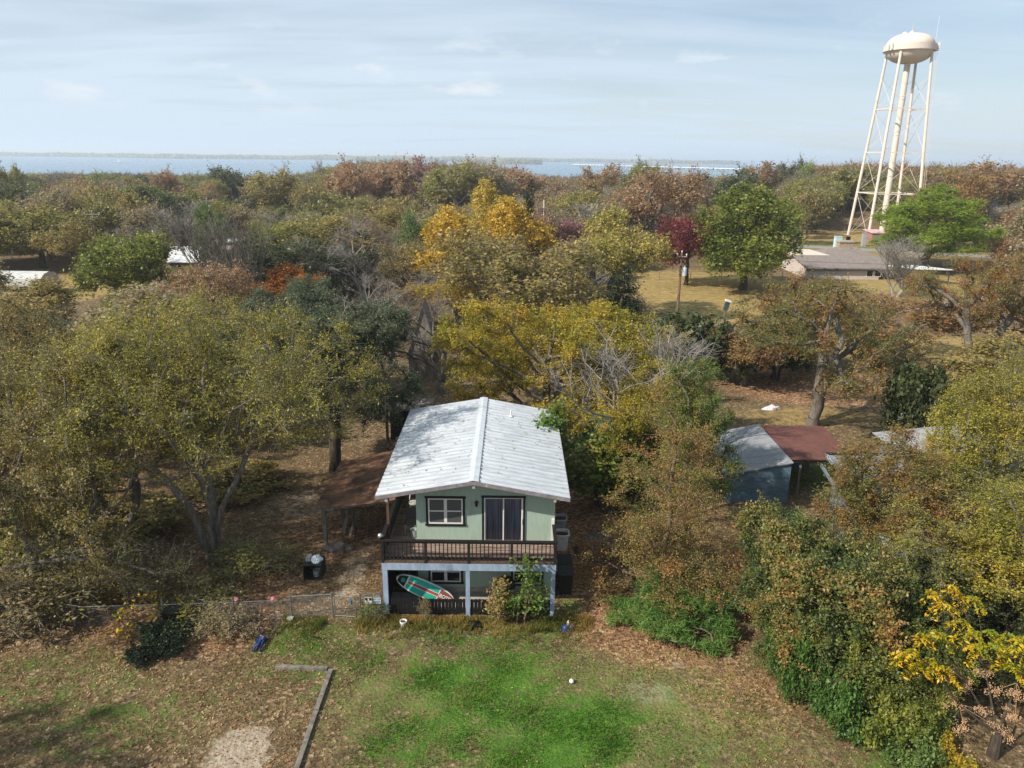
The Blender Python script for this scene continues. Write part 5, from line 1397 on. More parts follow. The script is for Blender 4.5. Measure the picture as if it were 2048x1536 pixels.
# tower yard fence, with posts
tf = thing('security_fence', 'dark wire fence round the water tower yard', 'fence', (70, 196, 0)); b = MB()
pts = [(52 + 8 * i, 196 - 0.8 * i, 0) for i in range(8)]
for p in pts: b.cyl((p[0], p[1], -0.1), (p[0], p[1], 2.0), 0.05, n=5)
part('post', b, GREYW, tf); b = MB()
for p, q_ in zip(pts, pts[1:]):
    for z in (0.3, 0.8, 1.3, 1.9): b.cyl((p[0], p[1], z), (q_[0], q_[1], z), 0.03, n=4)
part('wire', b, DARKW, tf)

# ------------------------------------------------------------------ utility poles and lines
POLEB = surf('brown pole', (104, 82, 68), (132, 106, 90), 6, 0.9, stretch=(1, 1, 0.2)); POLEG = surf('grey pole', (132, 122, 112), (156, 146, 136), 4, 0.9, stretch=(1, 1, 0.2)); TRF = surf('transformer grey', (176, 184, 190), (190, 198, 204), 3, 0.5)


def pole(px_, pyt, D, mt, label, arm=1.2, side=1, tz=1.7):
    t_ = at(px_, pyt, D); x, zt_ = t_.x, t_.z
    o = thing('utility_pole', label, 'utility pole', (x, D, 0)); b = MB(); b.cyl((x, D, -0.2), (x, D, zt_), 0.17, 0.12, 10); part('pole', b, mt, o)
    b = MB(); b.box(x - arm, x + arm, D - 0.16, D - 0.06, zt_ - 0.45, zt_ - 0.32); part('crossarm', b, POLEG, o)
    for s in (-0.92 * arm, 0.0, 0.92 * arm):
        q_ = MB(); zz = zt_ - 0.32 if s else zt_; q_.lathe((x + s, D - 0.11 if s else D, zz), [(0.03, 0), (0.03, 0.08), (0.075, 0.1), (0.075, 0.22), (0.04, 0.27), (0, 0.28)], 8); part('insulator', q_, WHITEP, o)
    b = MB(); cx_ = x + side * 0.42; b.lathe((cx_, D - 0.1, zt_ - tz - 0.9), [(0, 0), (0.26, 0.0), (0.26, 0.8), (0.22, 0.88), (0.06, 0.92), (0.05, 1.08), (0, 1.1)], 14); b.box(min(x, cx_), max(x, cx_), D - 0.14, D - 0.06, zt_ - tz - 0.4, zt_ - tz - 0.3); part('transformer', b, TRF, o)
    return Vector((x, D, zt_))


pA = pole(1364, 506, 83.6, POLEB, 'brown utility pole with grey transformer before the yellow lawn', arm=0.55, side=1, tz=1.6)
pB = pole(184, 424, 132.0, POLEG, 'grey utility pole with hanging transformer above the left woods', 1.4, -1, 1.2)
pC = pole(413, 398, 152.0, POLEG, 'farther grey utility pole rising behind the bare saplings', 1.4, 1, 1.3)
CAB = surf('power cable', (52, 52, 52), (64, 64, 64), 1, 0.6)


def cable(a, c, sag, label, r=0.016):
    a, c = Vector(a), Vector(c); pts = []
    for i in range(17):
        t = i / 16; p = a.lerp(c, t); p.z -= sag * 4 * t * (1 - t); pts.append(p)
    b = MB(); b.tube(pts, r, 3); o = b.build('power_line', CAB, loc=tuple(a)); tag(o, label, 'power line')


for k, s in enumerate((-1.28, 0.0, 1.28)):
    nm = ('left', 'middle', 'right')[k]
    cable(pB + Vector((s, 0, 0.05 if s == 0 else -0.2)), pC + Vector((s, 0, 0.05 if s == 0 else -0.2)), 0.7, f'{nm} power line strung between the two grey utility poles')
    cable(pC + Vector((s, 0, -0.2 if s else 0.05)), pC + Vector((s - 58, 70, 1.5)), 1.0, f'{nm} power line running from the farther grey pole towards the lake')
cable(pA + Vector((-0.5, 0, -0.2)), (-60, 92, 8.6), 1.4, 'long thin power line crossing left from the brown pole')
cable(pA + Vector((0.5, 0, -0.2)), (92, 80, 9.2), 1.2, 'long thin power line crossing right from the brown pole')
cable(pA + Vector((0.0, 0, -1.5)), (44.0, 119.5, 3.6), 0.6, 'service wire from the brown pole to the ranch house')
fpl = at(1088, 402, 118); b = MB(); b.cyl((fpl.x, 118, 0), tuple(fpl), 0.10, 0.07, 8); b.lathe((fpl.x, 118, fpl.z), [(0.08, 0), (0.09, 0.1), (0, 0.2)], 8); o = b.build('flagpole', WHITEP, loc=(fpl.x, 118, 0)); tag(o, 'bare white pole standing right of the dark cedar', 'pole')
# tilted nest box on the lawn
nbx = at(1453, 612, 84.0); t = thing('yard_sign', 'small tilted dark sign with white top at the lawn edge', 'sign', (nbx.x, 84, 0)); b = MB(); q = Matrix.Rotation(R(14), 3, 'Y')
b.obox(nbx, (0.5, 0.3, 1.0), q); part('board', b, surf('dark green board', (58, 66, 68), (72, 80, 82), 3, 0.7), t); b = MB(); b.obox(nbx + q @ Vector((0, 0, 0.62)), (0.66, 0.44, 0.22), q); part('cap', b, WHITEP, t)
b = MB(); b.cyl((nbx.x - 0.35, 84, -0.1), nbx, 0.05, n=6); part('post', b, GREYW, t)
# lawn fence
lf2 = thing('wire_fence', 'low wire fence across the yellow lawn', 'fence', (22, 104, 0)); pts = [(13 + 5 * i, 116 + 0.5 * i, 0) for i in range(8)]
for p in pts:
    q_ = MB(); q_.cyl((p[0], p[1], -0.1), (p[0], p[1], 1.25), 0.05, n=6); part('post', q_, GREYW, lf2)
b = MB()
for p, q_ in zip(pts, pts[1:]):
    for z in (0.4, 0.8, 1.2): b.cyl((p[0], p[1], z), (q_[0], q_[1], z), 0.015, n=3)
part('wire', b, GREYW, lf2)
# white tarp heap
tp_ = gp(1542, 818); b = MB(); r_ = np.random.default_rng(5); n, k = 5, 14; vs = []
for i in range(n + 1):
    for j in range(k):
        ph_ = 2 * math.pi * j / k; rr = (1 - i / n); q_ = 1 + 0.3 * r_.normal() * 0.5
        vs.append((tp_.x + 0.7 * rr * math.cos(ph_) * q_ * (1 + 0.4 * math.sin(2 * ph_)), tp_.y + 0.45 * rr * math.sin(ph_) * q_, 0.02 + 0.35 * (i / n) * (0.7 + 0.5 * r_.random())))
b.add(vs, [(i * k + j, i * k + (j + 1) % k, (i + 1) * k + (j + 1) % k, (i + 1) * k + j) for i in range(n) for j in range(k)])
o = b.build('tarp', surf('white tarp', (190, 192, 198), (212, 212, 214), 2, 0.6, c3=(176, 120, 110), scale3=0.9, lo3=0.55, hi3=0.6), loc=tuple(tp_)); tag(o, 'crumpled pale tarp heap on the ground behind the blue shed', 'tarp')

# ------------------------------------------------------------------ buildings among the left and middle woods
def barn(name, label, x0, x1, y0, y1, zw, zr, wall, roof_, along='x', cat='barn', over=0.4, windows=()):
    t = thing(name, label, cat, ((x0 + x1) / 2, (y0 + y1) / 2, 0)); b = MB()
    if along == 'x':
        ym = (y0 + y1) / 2; b.prism([(x0, y0, -0.2), (x0, y1, -0.2), (x0, y1, zw), (x0, ym, zr - 0.1), (x0, y0, zw)], (x1 - x0, 0, 0)); part('wall', b, wall, t)
        b = MB(); b.prism([(x0 - over, y0 - over, zw), (x0 - over, ym, zr), (x0 - over, y1 + over, zw), (x0 - over, y1 + over, zw - 0.15), (x0 - over, ym, zr - 0.15), (x0 - over, y0 - over, zw - 0.15)], (x1 - x0 + 2 * over, 0, 0)); part('roof', b, roof_, t)
    else:
        xm = (x0 + x1) / 2; b.prism([(x0, y0, -0.2), (x1, y0, -0.2), (x1, y0, zw), (xm, y0, zr - 0.1), (x0, y0, zw)], (0, y1 - y0, 0)); part('wall', b, wall, t)
        b = MB(); b.prism([(x0 - over, y0 - over, zw), (xm, y0 - over, zr), (x1 + over, y0 - over, zw), (x1 + over, y0 - over, zw - 0.15), (xm, y0 - over, zr - 0.15), (x0 - over, y0 - over, zw - 0.15)], (0, y1 - y0 + 2 * over, 0)); part('roof', b, roof_, t)
    for (u, z0, w_, h_) in windows:
        q_ = MB(); q_.box(x0 + u, x0 + u + w_, y0 - 0.06, y0 - 0.003, z0, z0 + h_); part('window', q_, PANED, t)
    return t


# white round shouldered barn at the left edge
D0 = 97.0; e0, e1 = at(66, 600, D0), at(74, 600, D0); zt_ = at(80, 545, D0 + 2).z
gh = thing('barn', 'white round shouldered barn at the left edge clearing', 'barn', (e0.x, D0 + 2, 0)); b = MB()
W_ = 4.6; prf = [(-W_ / 2, -0.2), (-W_ / 2, 0.45 * zt_), (-W_ * 0.42, 0.72 * zt_), (-W_ * 0.26, 0.93 * zt_), (0, zt_), (W_ * 0.26, 0.93 * zt_), (W_ * 0.42, 0.72 * zt_), (W_ / 2, 0.45 * zt_), (W_ / 2, -0.2)]
poly = [(e1.x + 0.3, D0 + 3 + u, z) for u, z in prf]; b.prism(poly, (-10.5, 0, 0)); part('wall', b, surf('white panel', (160, 158, 152), (178, 176, 170), 1.5, 0.6), gh)
b = MB(); xs0 = e1.x + 0.36
for (u0, z0), (u1, z1) in zip(prf[2:6], prf[3:7]): b.add([(xs0, D0 + 3 + u0, z0 + 0.03), (xs0, D0 + 3 + u1, z1 + 0.03), (xs0 - 10.6, D0 + 3 + u1, z1 + 0.03), (xs0 - 10.6, D0 + 3 + u0, z0 + 0.03)], [(0, 1, 2, 3)])
part('roof', b, surf('chalky barn roof', (176, 176, 172), (196, 196, 192), 1.2, 0.7, c3=(150, 148, 142), scale3=0.4), gh); b = MB()
for i in range(4): b.box(e1.x - 8.6 + 2.2 * i, e1.x - 7.5 + 2.2 * i, D0 - 0.06, D0 - 0.003, 0.5, 1.2)
part('window', b, PANED, gh)
p = at(118, 486, 140); barn('long_shed', 'long pale roofed shed behind the dark left oaks', p.x - 3.5, p.x + 3.5, 139, 145, 2.2, p.z, GREYW, WHITER, 'x', 'shed', windows=((2, 0.8, 1, 1),))
p = at(368, 493, 118); barn('cottage', 'dark cottage with white metal roof behind the bare saplings', p.x - 2.0, p.x + 2.0, 117, 121, 2.0, p.z - 0.1, surf('dark siding', (66, 64, 62), (84, 80, 78), 2, 0.8), WHITER, 'x', 'house', windows=((1, 0.8, 1, 1), (4, 0.8, 1, 1)))
p = at(458, 481, 146); barn('garage', 'small white roofed garage right of the dark cottage', p.x - 2.4, p.x + 2.4, 142, 148, 2.4, p.z, PINKB, WHITER, 'x', 'garage', windows=((1, 0.6, 1, 1),))
p = at(868, 528, 90); barn('cottage', 'grey gabled house half hidden behind the amber gold trees', p.x - 2.6, p.x + 2.6, 88, 96, 2.4, p.z - 0.9, GREYW, surf('dark tin', (92, 88, 88), (110, 106, 106), 1.5, 0.6), 'y', 'house', windows=((0.8, 1.2, 0.9, 1.1), (3.3, 1.2, 0.9, 1.1)))
p = at(1336, 450, 205); barn('farmhouse', 'far pale house under the twisted bare tree by the road', p.x - 5, p.x + 5, 202, 210, 2.6, p.z + 1.0, surf('grey siding', (150, 146, 142), (168, 164, 158), 2, 0.8), SHBROWN, 'x', 'house', windows=((1, 0.8, 1.2, 1.2), (4.4, 0.8, 1.2, 1.2), (7.2, 0.8, 1.2, 1.2)))
p = at(846, 605, 62); barn('storage_shed', 'little weathered grey shed among grey bushes behind the oak', p.x - 1.2, p.x + 1.3, 61, 63.5, 1.9, p.z, GREYW, GREYW, 'y', 'shed', 0.15)

# ------------------------------------------------------------------ causeway, far shores and boat
A, B = at(1148, 330, 2350), at(1500, 339.5, 1650); A.z = B.z = LAKE_Z + 7.0
cw = thing('causeway_bridge', 'long low white bridge across the lake', 'bridge', (A + B) / 2)
b = MB(); b.bar(A, B, 9, 1.5); part('bridge_deck', b, surf('pale concrete', (214, 212, 206), (226, 224, 218), 0.1, 0.8), cw); n = 44; b = MB()
for i in range(n + 1):
    p = A.lerp(B, i / n); b.box(p.x - 1.2, p.x + 1.2, p.y - 3, p.y + 3, LAKE_Z - 3, LAKE_Z + 6.2)
part('pier', b, surf('grey concrete', (140, 140, 138), (156, 156, 152), 0.1, 0.9), cw)
bo = at(238, 324, 2300); t = thing('sailing_boat', 'tiny white sailing boat far out on the lake', 'boat', (bo.x, 2300, LAKE_Z)); b = MB(); b.prism([(bo.x - 5, 2299, LAKE_Z + 0.1), (bo.x + 4, 2299, LAKE_Z + 0.1), (bo.x + 6, 2299, LAKE_Z + 1.6), (bo.x - 5.5, 2299, LAKE_Z + 1.6)], (0, 2.4, 0)); part('hull', b, WHITEP, t)
b = MB(); b.prism([(bo.x - 3.5, 2300, LAKE_Z + 2.2), (bo.x + 1, 2300, LAKE_Z + 2.2), (bo.x + 0.8, 2300, LAKE_Z + 11)], (0, 0.06, 0)); b.cyl((bo.x + 0.9, 2300.1, LAKE_Z + 1.6), (bo.x + 0.9, 2300.1, LAKE_Z + 11.5), 0.1, n=5); part('sail', b, WHITEP, t)
# ------------------------------------------------------------------ foliage and bark colours
LEAF = {k: leaf_mat('leaves ' + k, v) for k, v in {
    'elm': [(98, 105, 45), (141, 141, 54), (175, 163, 62), (201, 175, 77)],
    'gold': [(118, 124, 42), (162, 150, 48), (194, 168, 54), (204, 154, 54)],
    'straw': [(140, 136, 62), (172, 160, 76), (194, 178, 94), (166, 148, 82)],
    'amber': [(158, 138, 46), (198, 164, 52), (212, 178, 66), (216, 190, 92)],
    'yellow': [(170, 152, 66), (202, 176, 76), (214, 192, 108)],
    'russet': [(143, 116, 86), (169, 133, 94), (186, 148, 105), (167, 150, 116)],
    'rustgold': [(132, 106, 66), (158, 124, 70), (178, 140, 84), (160, 140, 92)],
    'brown': [(135, 122, 90), (158, 141, 105), (173, 158, 120), (160, 141, 107)],
    'olive': [(105, 111, 58), (137, 137, 68), (163, 154, 81), (175, 158, 94)],
    'olivebrown': [(120, 118, 66), (152, 141, 79), (171, 152, 92), (173, 139, 90)],
    'dark': [(59, 68, 40), (82, 92, 51), (110, 116, 68)],
    'oak': [(54, 64, 45), (77, 90, 64), (103, 113, 83), (124, 131, 101)],
    'green': [(81, 96, 41), (111, 124, 49), (143, 148, 62), (167, 158, 79)],
    'bright': [(86, 110, 58), (112, 134, 68), (136, 152, 84)],
    'pine': [(90, 114, 36), (126, 148, 46), (158, 174, 62)],
    'cedar': [(28, 40, 28), (42, 58, 36), (62, 80, 48)],
    'red': [(90, 34, 40), (124, 50, 56), (146, 68, 68), (112, 92, 58)],
    'pink': [(128, 96, 90), (152, 110, 104), (168, 132, 122)],
    'orange': [(146, 90, 38), (182, 114, 42), (198, 134, 56), (166, 112, 52)],
    'rustmix': [(92, 105, 49), (122, 124, 58), (156, 124, 66), (173, 111, 66)],
    'layer': [(90, 109, 51), (131, 133, 62), (169, 139, 73), (188, 120, 75)],
    'hedge': [(60, 81, 45), (90, 109, 56), (131, 133, 66), (178, 139, 81), (210, 154, 98)],
    'willow': [(66, 96, 45), (96, 131, 58), (131, 156, 77)],
    'rustshrub': [(124, 86, 60), (154, 104, 72), (174, 126, 90)],
    'leafy': [(60, 96, 38), (90, 124, 48), (126, 138, 58), (150, 120, 70)],
    'greytwig': [(132, 124, 112), (150, 142, 130), (168, 160, 150)],
    'browntwig': [(134, 118, 102), (152, 134, 116), (166, 150, 134)],
    'frond': [(96, 142, 42), (176, 168, 34), (228, 186, 34), (238, 200, 64)],
    'seed': [(158, 122, 84), (184, 150, 110), (200, 170, 130)],
    'lawn': [(74, 84, 46), (98, 100, 58), (122, 112, 72), (150, 132, 94)],
    'drygrass': [(96, 112, 48), (136, 128, 62), (178, 148, 84), (196, 164, 104)],
    'grass': [(46, 78, 24), (76, 122, 34), (120, 158, 54)],
    'litter': [(98, 66, 42), (150, 106, 66), (190, 148, 104), (222, 190, 150)],
}.items()}
BARKG = surf('grey bark', (84, 78, 70), (122, 115, 105), 3.0, 0.95, stretch=(3, 3, 0.6), bump=0.4)
BARKD = surf('dark bark', (52, 45, 38), (84, 74, 64), 3.0, 0.95, stretch=(3, 3, 0.6), bump=0.4)
BARKP = surf('pale bark', (120, 114, 106), (156, 150, 142), 3.0, 0.95, stretch=(3, 3, 0.8))
BARKB = surf('brown bark', (84, 68, 56), (118, 100, 86), 3.0, 0.95, stretch=(3, 3, 0.6))

rr = random.Random(21)
# ---- close trees
proto('elm', 1, [(0, 0, 8.2, 4.6, 4.6, 3.4), (4.0, 1.6, 7.6, 3.6, 3.4, 2.6), (-4.2, 1.0, 7.8, 3.6, 3.4, 2.8), (-0.6, -3.4, 6.9, 3.6, 2.8, 2.4), (0, 4.0, 8.6, 4.0, 3.4, 2.8), (4.6, -1.2, 7.2, 2.4, 2.2, 1.4), (-4.6, -2.4, 5.6, 2.8, 2.6, 2.2)],
      1700, 2.4, 0.115, 0.42, 0.52, 100000, (0.088, 0.04), 0.17, 5, 0.85, 4, 0.5, 3, 0.25, 0.03, lean=0.15, wander=0.08, bark=BARKG, leafy=LEAF['elm'], f=1.3)
proto('limboak', 2, [(0, 0, 8.4, 4.2, 4.2, 3.0), (3.4, 1.4, 6.8, 3.0, 3.0, 2.4), (-3.2, 1.2, 7.2, 3.0, 3.0, 2.4), (1.2, -3.6, 5.6, 3.4, 2.8, 2.6), (3.0, -2.6, 3.6, 2.6, 2.2, 1.6)],
      900, 2.4, 0.26, 0.42, 0.6, 52000, (0.09, 0.05), 0.18, 5, 0.8, 1, 0.55, 3, 0.15, 0.0, bark=BARKG, leafy=LEAF['olivebrown'], f=1.5)
proto('liveoak', 3, lobed(rr, 4.6, 6.2, 3.5, 8, 0.58), 1300, 1.8, 0.3, 0.42, 0.55, 130000, (0.085, 0.045), 0.2, 3, 0.5, 1, 0.4, 4, 0.1, 0.0, bark=BARKD, leafy=LEAF['oak'], f=1.4)
proto('dome', 4, lobed(rr, 6.6, 4.6, 4.3, 10, 0.52), 1500, 1.3, 0.24, 0.45, 0.6, 150000, (0.10, 0.058), 0.22, 3, 0.6, 2, 0.42, 4, 0.15, 0.0, bark=BARKG, leafy=LEAF['gold'], f=1.3, shell=3.0)
proto('bare', 5, [], 0, 2.8, 0.2, n_leaf=0, twigs=2, twig_len=0.6, tips=3, bark=BARKG, twig_r=0.006, rmin=0.009, rec=(4, 2.5, 0.80, 0.36, 0.26))
proto('layered', 6, [(0, 0, 0.7 + 1.15 * i, 3.8 - 0.28 * i, 3.8 - 0.28 * i, 0.5) for i in range(10)], 1100, 9.5, 0.16, 0.4, 0.5, 56000, (0.07, 0.038), 0.2, 4, 0.65, 1, 0.45, 3, 0.1, -0.02, zmin=0.5, bark=BARKB, leafy=LEAF['layer'], f=1.8)
proto('openoak', 7, [(0, 0, 7.6, 3.8, 3.8, 2.4), (3.6, 0.8, 6.6, 2.8, 2.8, 1.9), (-3.8, 0.4, 6.8, 2.8, 2.8, 2.0), (0.8, -3.4, 5.6, 3.0, 2.6, 1.9), (-1.2, 3.0, 7.0, 3, 2.6, 2), (3.4, -2.6, 4.4, 2.2, 2.0, 1.3), (-3.2, -2.6, 4.2, 2.2, 2.0, 1.3)],
      800, 2.2, 0.3, 0.45, 0.6, 56000, (0.095, 0.06), 0.22, 4, 0.7, 2, 0.62, 4, 0.0, 0.0, bark=BARKG, leafy=LEAF['rustmix'], f=1.7)
proto('slim', 8, [(0, 0, 6.6, 2.4, 2.4, 3.2), (1.6, 0.6, 5.4, 1.8, 1.8, 2.2), (-1.6, -0.4, 5.0, 1.8, 1.8, 2.2), (0.2, -1.4, 3.8, 1.8, 1.6, 1.6)], 700, 2.0, 0.13, 0.4, 0.5, 56000, (0.09, 0.045), 0.2, 4, 0.6, 2, 0.45, 3, 0.15, 0.03, bark=BARKG, leafy=LEAF['rustmix'])
proto('hedge', 9, lobed(rr, 3.0, 2.5, 2.3, 11, 0.48), 900, 0.7, 0.09, 0.35, 0.45, 80000, (0.08, 0.055), 0.18, 4, 0.6, 4, 0.42, 4, 0.1, 0.0, bark=BARKB, leafy=LEAF['hedge'], f=2.4)
proto('willow', 10, lobed(rr, 1.9, 0.95, 0.85, 8, 0.6), 500, 0.4, 0.05, 0.25, 0.32, 30000, (0.2, 0.024), 0.14, 2, 0.35, 6, 0.2, 4, 1.0, 0.1, bark=BARKB, leafy=LEAF['willow'], f=2.4, nup=0.2)
proto('bush', 11, lobed(rr, 1.2, 0.62, 0.6, 7, 0.55), 400, 0.3, 0.05, 0.2, 0.28, 16000, (0.11, 0.04), 0.12, 2, 0.25, 4, 0.25, 4, 0.1, 0.0, bark=BARKB, leafy=LEAF['cedar'], f=3.0)
proto('sapling', 12, [(0, 0, 1.9, 0.6, 0.5, 0.9), (0.4, 0.1, 1.1, 0.6, 0.5, 0.7), (-0.4, 0.1, 1.3, 0.5, 0.5, 0.7)], 200, 0.4, 0.03, 0.2, 0.28, 1700, (0.10, 0.065), 0.12, 2, 0.3, 3, 0.3, 4, 0.15, 0.05, bark=BARKB, leafy=LEAF['leafy'], f=3.0)
proto('weed', 13, [(0, 0, 0.8, 0.9, 0.9, 0.7), (0.5, 0.3, 0.6, 0.7, 0.7, 0.5)], 200, 0.3, 0.02, 0.2, 0.25, 2400, (0.075, 0.035), 0.12, 3, 0.4, 3, 0.3, 4, 0.1, 0.1, bark=BARKG, leafy=LEAF['olive'], f=3.0, rmin=0.006)
proto('wisp', 17, [(0, 0, 0.9, 0.9, 0.8, 0.7), (0.5, 0.2, 0.6, 0.7, 0.6, 0.5)], 120, 0.3, 0.02, 0.2, 0.25, 300, (0.13, 0.05), 0.08, 2, 0.4, 3, 0.55, 3, 0.5, 0.1, bark=BARKB, leafy=LEAF['frond'], f=3.0, rmin=0.006)
proto('creeper', 14, lobed(rr, 1.1, 0.4, 0.36, 7, 0.6), 260, 0.15, 0.02, 0.2, 0.28, 12000, (0.08, 0.04), 0.12, 1, 0.2, 4, 0.25, 5, 0.1, 0.0, bark=BARKB, leafy=LEAF['green'], f=3.0)
proto('vine', 15, [(0, 0, 2.2, 1.5, 1.4, 1.6), (0.8, 0.2, 3.6, 1.2, 1.0, 0.9), (-0.8, 0.1, 1.4, 1.3, 1.2, 1.0)], 420, 0.6, 0.06, 0.28, 0.35, 24000, (0.10, 0.07), 0.18, 2, 0.3, 3, 0.42, 4, 0.3, 0.0, bark=BARKD, leafy=LEAF['green'], f=1.9)
# ---- trees in the middle distance
ML = (0.22, 0.135)
for i in range(3):
    proto('mid%d' % i, 30 + i, lobed(rr, 4.6 + 0.5 * i, 5.9, 3.9, 8 + i, 0.55), 640, 1.8, 0.26, 0.55, 0.7, 17000, ML, 0.36, 6, 1.0, 2 if i == 1 else 1, 0.50, 3, 0.1, 0.0, bark=BARKP, leafy=LEAF['olive'], twig_r=0.012)
proto('midsparse', 34, lobed(rr, 4.6, 5.8, 3.8, 8, 0.55), 560, 1.8, 0.26, 0.55, 0.75, 9500, (0.19, 0.11), 0.4, 5, 1.0, 1, 0.45, 3, 0.05, 0.03, bark=BARKG, leafy=LEAF['brown'], twig_r=0.018)
BARKT = surf('tan bark', (112, 98, 86), (146, 130, 116), 3.0, 0.95, stretch=(3, 3, 0.6))
proto('midtwig', 35, [], 0, 1.9, 0.22, n_leaf=0, twigs=3, twig_len=0.9, tips=3, bark=BARKP, twig_r=0.010, rmin=0.014, rec=(4, 2.5, 0.8, 0.42, 0.16))
proto('midtall', 36, [(0, 0, 7.0, 3.2, 3.2, 3.6), (1.8, 0.8, 5.2, 2.4, 2.4, 2.2), (-1.8, -0.6, 4.8, 2.4, 2.4, 2.4), (0, 0.4, 9.4, 2.0, 2.0, 1.8)], 520, 1.8, 0.24, 0.55, 0.7, 17000, ML, 0.4, 3, 0.8, 1, 0.4, 3, 0.05, 0.03, bark=BARKG, leafy=LEAF['amber'], twig_r=0.014)
proto('midfull', 37, [(0, 0, 6.2, 4.4, 4.4, 4.2), (2.2, 0.6, 4.4, 3.4, 3.4, 2.6), (-2.2, -0.6, 4.2, 3.4, 3.4, 2.6), (0, 0, 9.2, 2.6, 2.6, 2.0)], 700, 1.7, 0.28, 0.55, 0.75, 34000, (0.2, 0.135), 0.42, 2, 0.7, 1, 0.34, 4, 0.2, 0.0, bark=BARKD, leafy=LEAF['green'], f=1.3, shell=3)
proto('cone', 38, cone_lobes(9.5, 2.1, 0.5), 520, 8.5, 0.2, 0.4, 0.5, 24000, (0.18, 0.08), 0.26, 0, 0.3, 1, 0.2, 4, 0.2, -0.02, zmin=0.3, bark=BARKB, leafy=LEAF['cedar'])
proto('pine', 39, [(0, 0, 3.6, 3.6, 3.4, 1.6), (0, 0, 7.4, 3.0, 3.0, 2.0), (2.6, 0.4, 6.2, 2.2, 2.2, 1.1), (-2.6, 0.2, 6.0, 2.4, 2.2, 1.2), (0.4, -2.4, 5.6, 2.4, 2.0, 1.1), (0, 0, 9.2, 1.9, 1.9, 1.4), (-2.8, -1.2, 4.4, 2.2, 2.0, 0.9), (2.9, -1.0, 4.2, 2.2, 2.0, 0.9), (0.3, 2.5, 5.6, 2.2, 2.0, 1.1)],
      620, 4.0, 0.26, 0.5, 0.65, 60000, (0.24, 0.05), 0.32, 1, 0.5, 1, 0.36, 3, -0.1, 0.0, bark=BARKB, leafy=LEAF['pine'], f=1.9)
proto('midbare', 40, [], 0, 1.2, 0.11, n_leaf=0, twigs=2, twig_len=0.8, stems=3, tips=3, bark=BARKP, twig_r=0.010, rmin=0.014, rec=(3, 2.9, 0.80, 0.20, 0.45))
proto('midshrub', 41, lobed(rr, 2.4, 1.6, 1.5, 7, 0.6), 300, 0.5, 0.08, 0.4, 0.5, 7000, (0.2, 0.12), 0.25, 1, 0.4, 4, 0.3, 4, 0.1, 0.0, bark=BARKB, leafy=LEAF['dark'], f=2.0)
# ---- far trees
for i in range(3):
    proto('far%d' % i, 50 + i, lobed(rr, 4.7 + 0.4 * i, 5.8, 4.0, 8, 0.55), 240, 1.8, 0.28, 0.8, 1.0, 6500, (0.34, 0.21), 0.45, 6, 1.5, 1, 0.35, 2, 0.1, 0.0, bark=BARKP, leafy=LEAF['russet'], rmin=0.035, twig_r=0.024)
proto('fartwig', 54, [], 0, 1.9, 0.26, n_leaf=0, twigs=3, twig_len=1.1, tips=3, bark=BARKP, twig_r=0.020, rmin=0.028, rec=(4, 2.5, 0.8, 0.42, 0.16))


# ------------------------------------------------------------------ trees one can point at
KEEP = []      # parts of the view that trees further forward must leave open: (x0, x1, y0, y1, distance)
POS = []


def hero(pn, px_, D, w_, top, leaf=None, bark=None, kind='oak_tree', label='', keep=True, **k):
    t = tree_px(pn, px_, D, w_, top, LEAF[leaf] if leaf else None, bark, kind, label, **k)
    POS.append((t.location.x, t.location.y, 0.36 * w_ / F * depth(D)))
    if keep: KEEP.append((px_ - 0.36 * w_, px_ + 0.36 * w_, top, top + 0.62 * w_, D))
    return t


hero('elm', 375, 30.6, 570, 588, 'elm', BARKG, 'elm_tree', 'big yellow green elm with forked grey trunk left of the house', rot=0.0)
proto('sprawl', 16, [(1.5, 0.5, 7.5, 2.6, 2.4, 2.2), (4.5, -0.6, 5.6, 2.6, 2.0, 1.7), (7.5, -0.8, 3.4, 2.8, 1.4, 1.2), (10.2, -0.6, 2.0, 2.4, 1.0, 0.7), (3.6, -1.6, 2.6, 2.6, 1.4, 1.3), (6.5, 0.8, 6.0, 2.0, 1.6, 1.4)],
      900, 2.0, 0.24, 0.4, 0.5, 24000, (0.085, 0.045), 0.2, 6, 0.9, 1, 0.4, 3, 0.1, 0.02, bark=BARKG, leafy=LEAF['olivebrown'], f=1.4, wander=0.16, twig_r=0.009, lean=0.12)
put_tree('sprawl', (-25.0, 26.6, 0), 1.0, 1.0, 0.05, LEAF['rustmix'], BARKG, 'oak_tree', 'lichen grey oak whose long bare limbs sprawl low over the fence at left')
hero('mid0', 150, 44, 300, 640, 'olivebrown', BARKD, 'oak_tree', 'brownish oak in the shade behind the big elm')
hero('mid1', 330, 47, 330, 600, 'olive', BARKD, 'oak_tree', 'olive oak right behind the crown of the big elm')
hero('slim', 190, 33, 330, 660, 'elm', BARKG, 'elm_tree', 'slender yellow green elm left of the big forked elm', keep=False)
hero('limboak', 30, 27.5, 470, 680, 'olivebrown', BARKG, 'oak_tree', 'sparse oak with lichen grey limbs reaching in at the left edge', rot=0.4)
hero('limboak', -30, 38, 360, 560, 'olivebrown', BARKD, 'oak_tree', 'brownish oak behind the sparse one at the left edge', rot=2.2)
hero('liveoak', 690, 41.2, 300, 600, 'oak', BARKD, 'live_oak', 'dark grey green live oak standing over the lean-to', rot=1.0)
hero('liveoak', 600, 52, 260, 560, 'oak', BARKD, 'live_oak', 'smaller grey green live oak behind the big elm', rot=2.0)
hero('midtwig', 800, 57, 260, 600, 'greytwig', BARKG, 'bare_tree', 'grey leafless thicket tree behind the live oak')
hero('dome', 1085, 49.5, 430, 578, 'gold', BARKG, 'elm_tree', 'broad yellow green dome shaped tree right behind the house', rot=0.6)
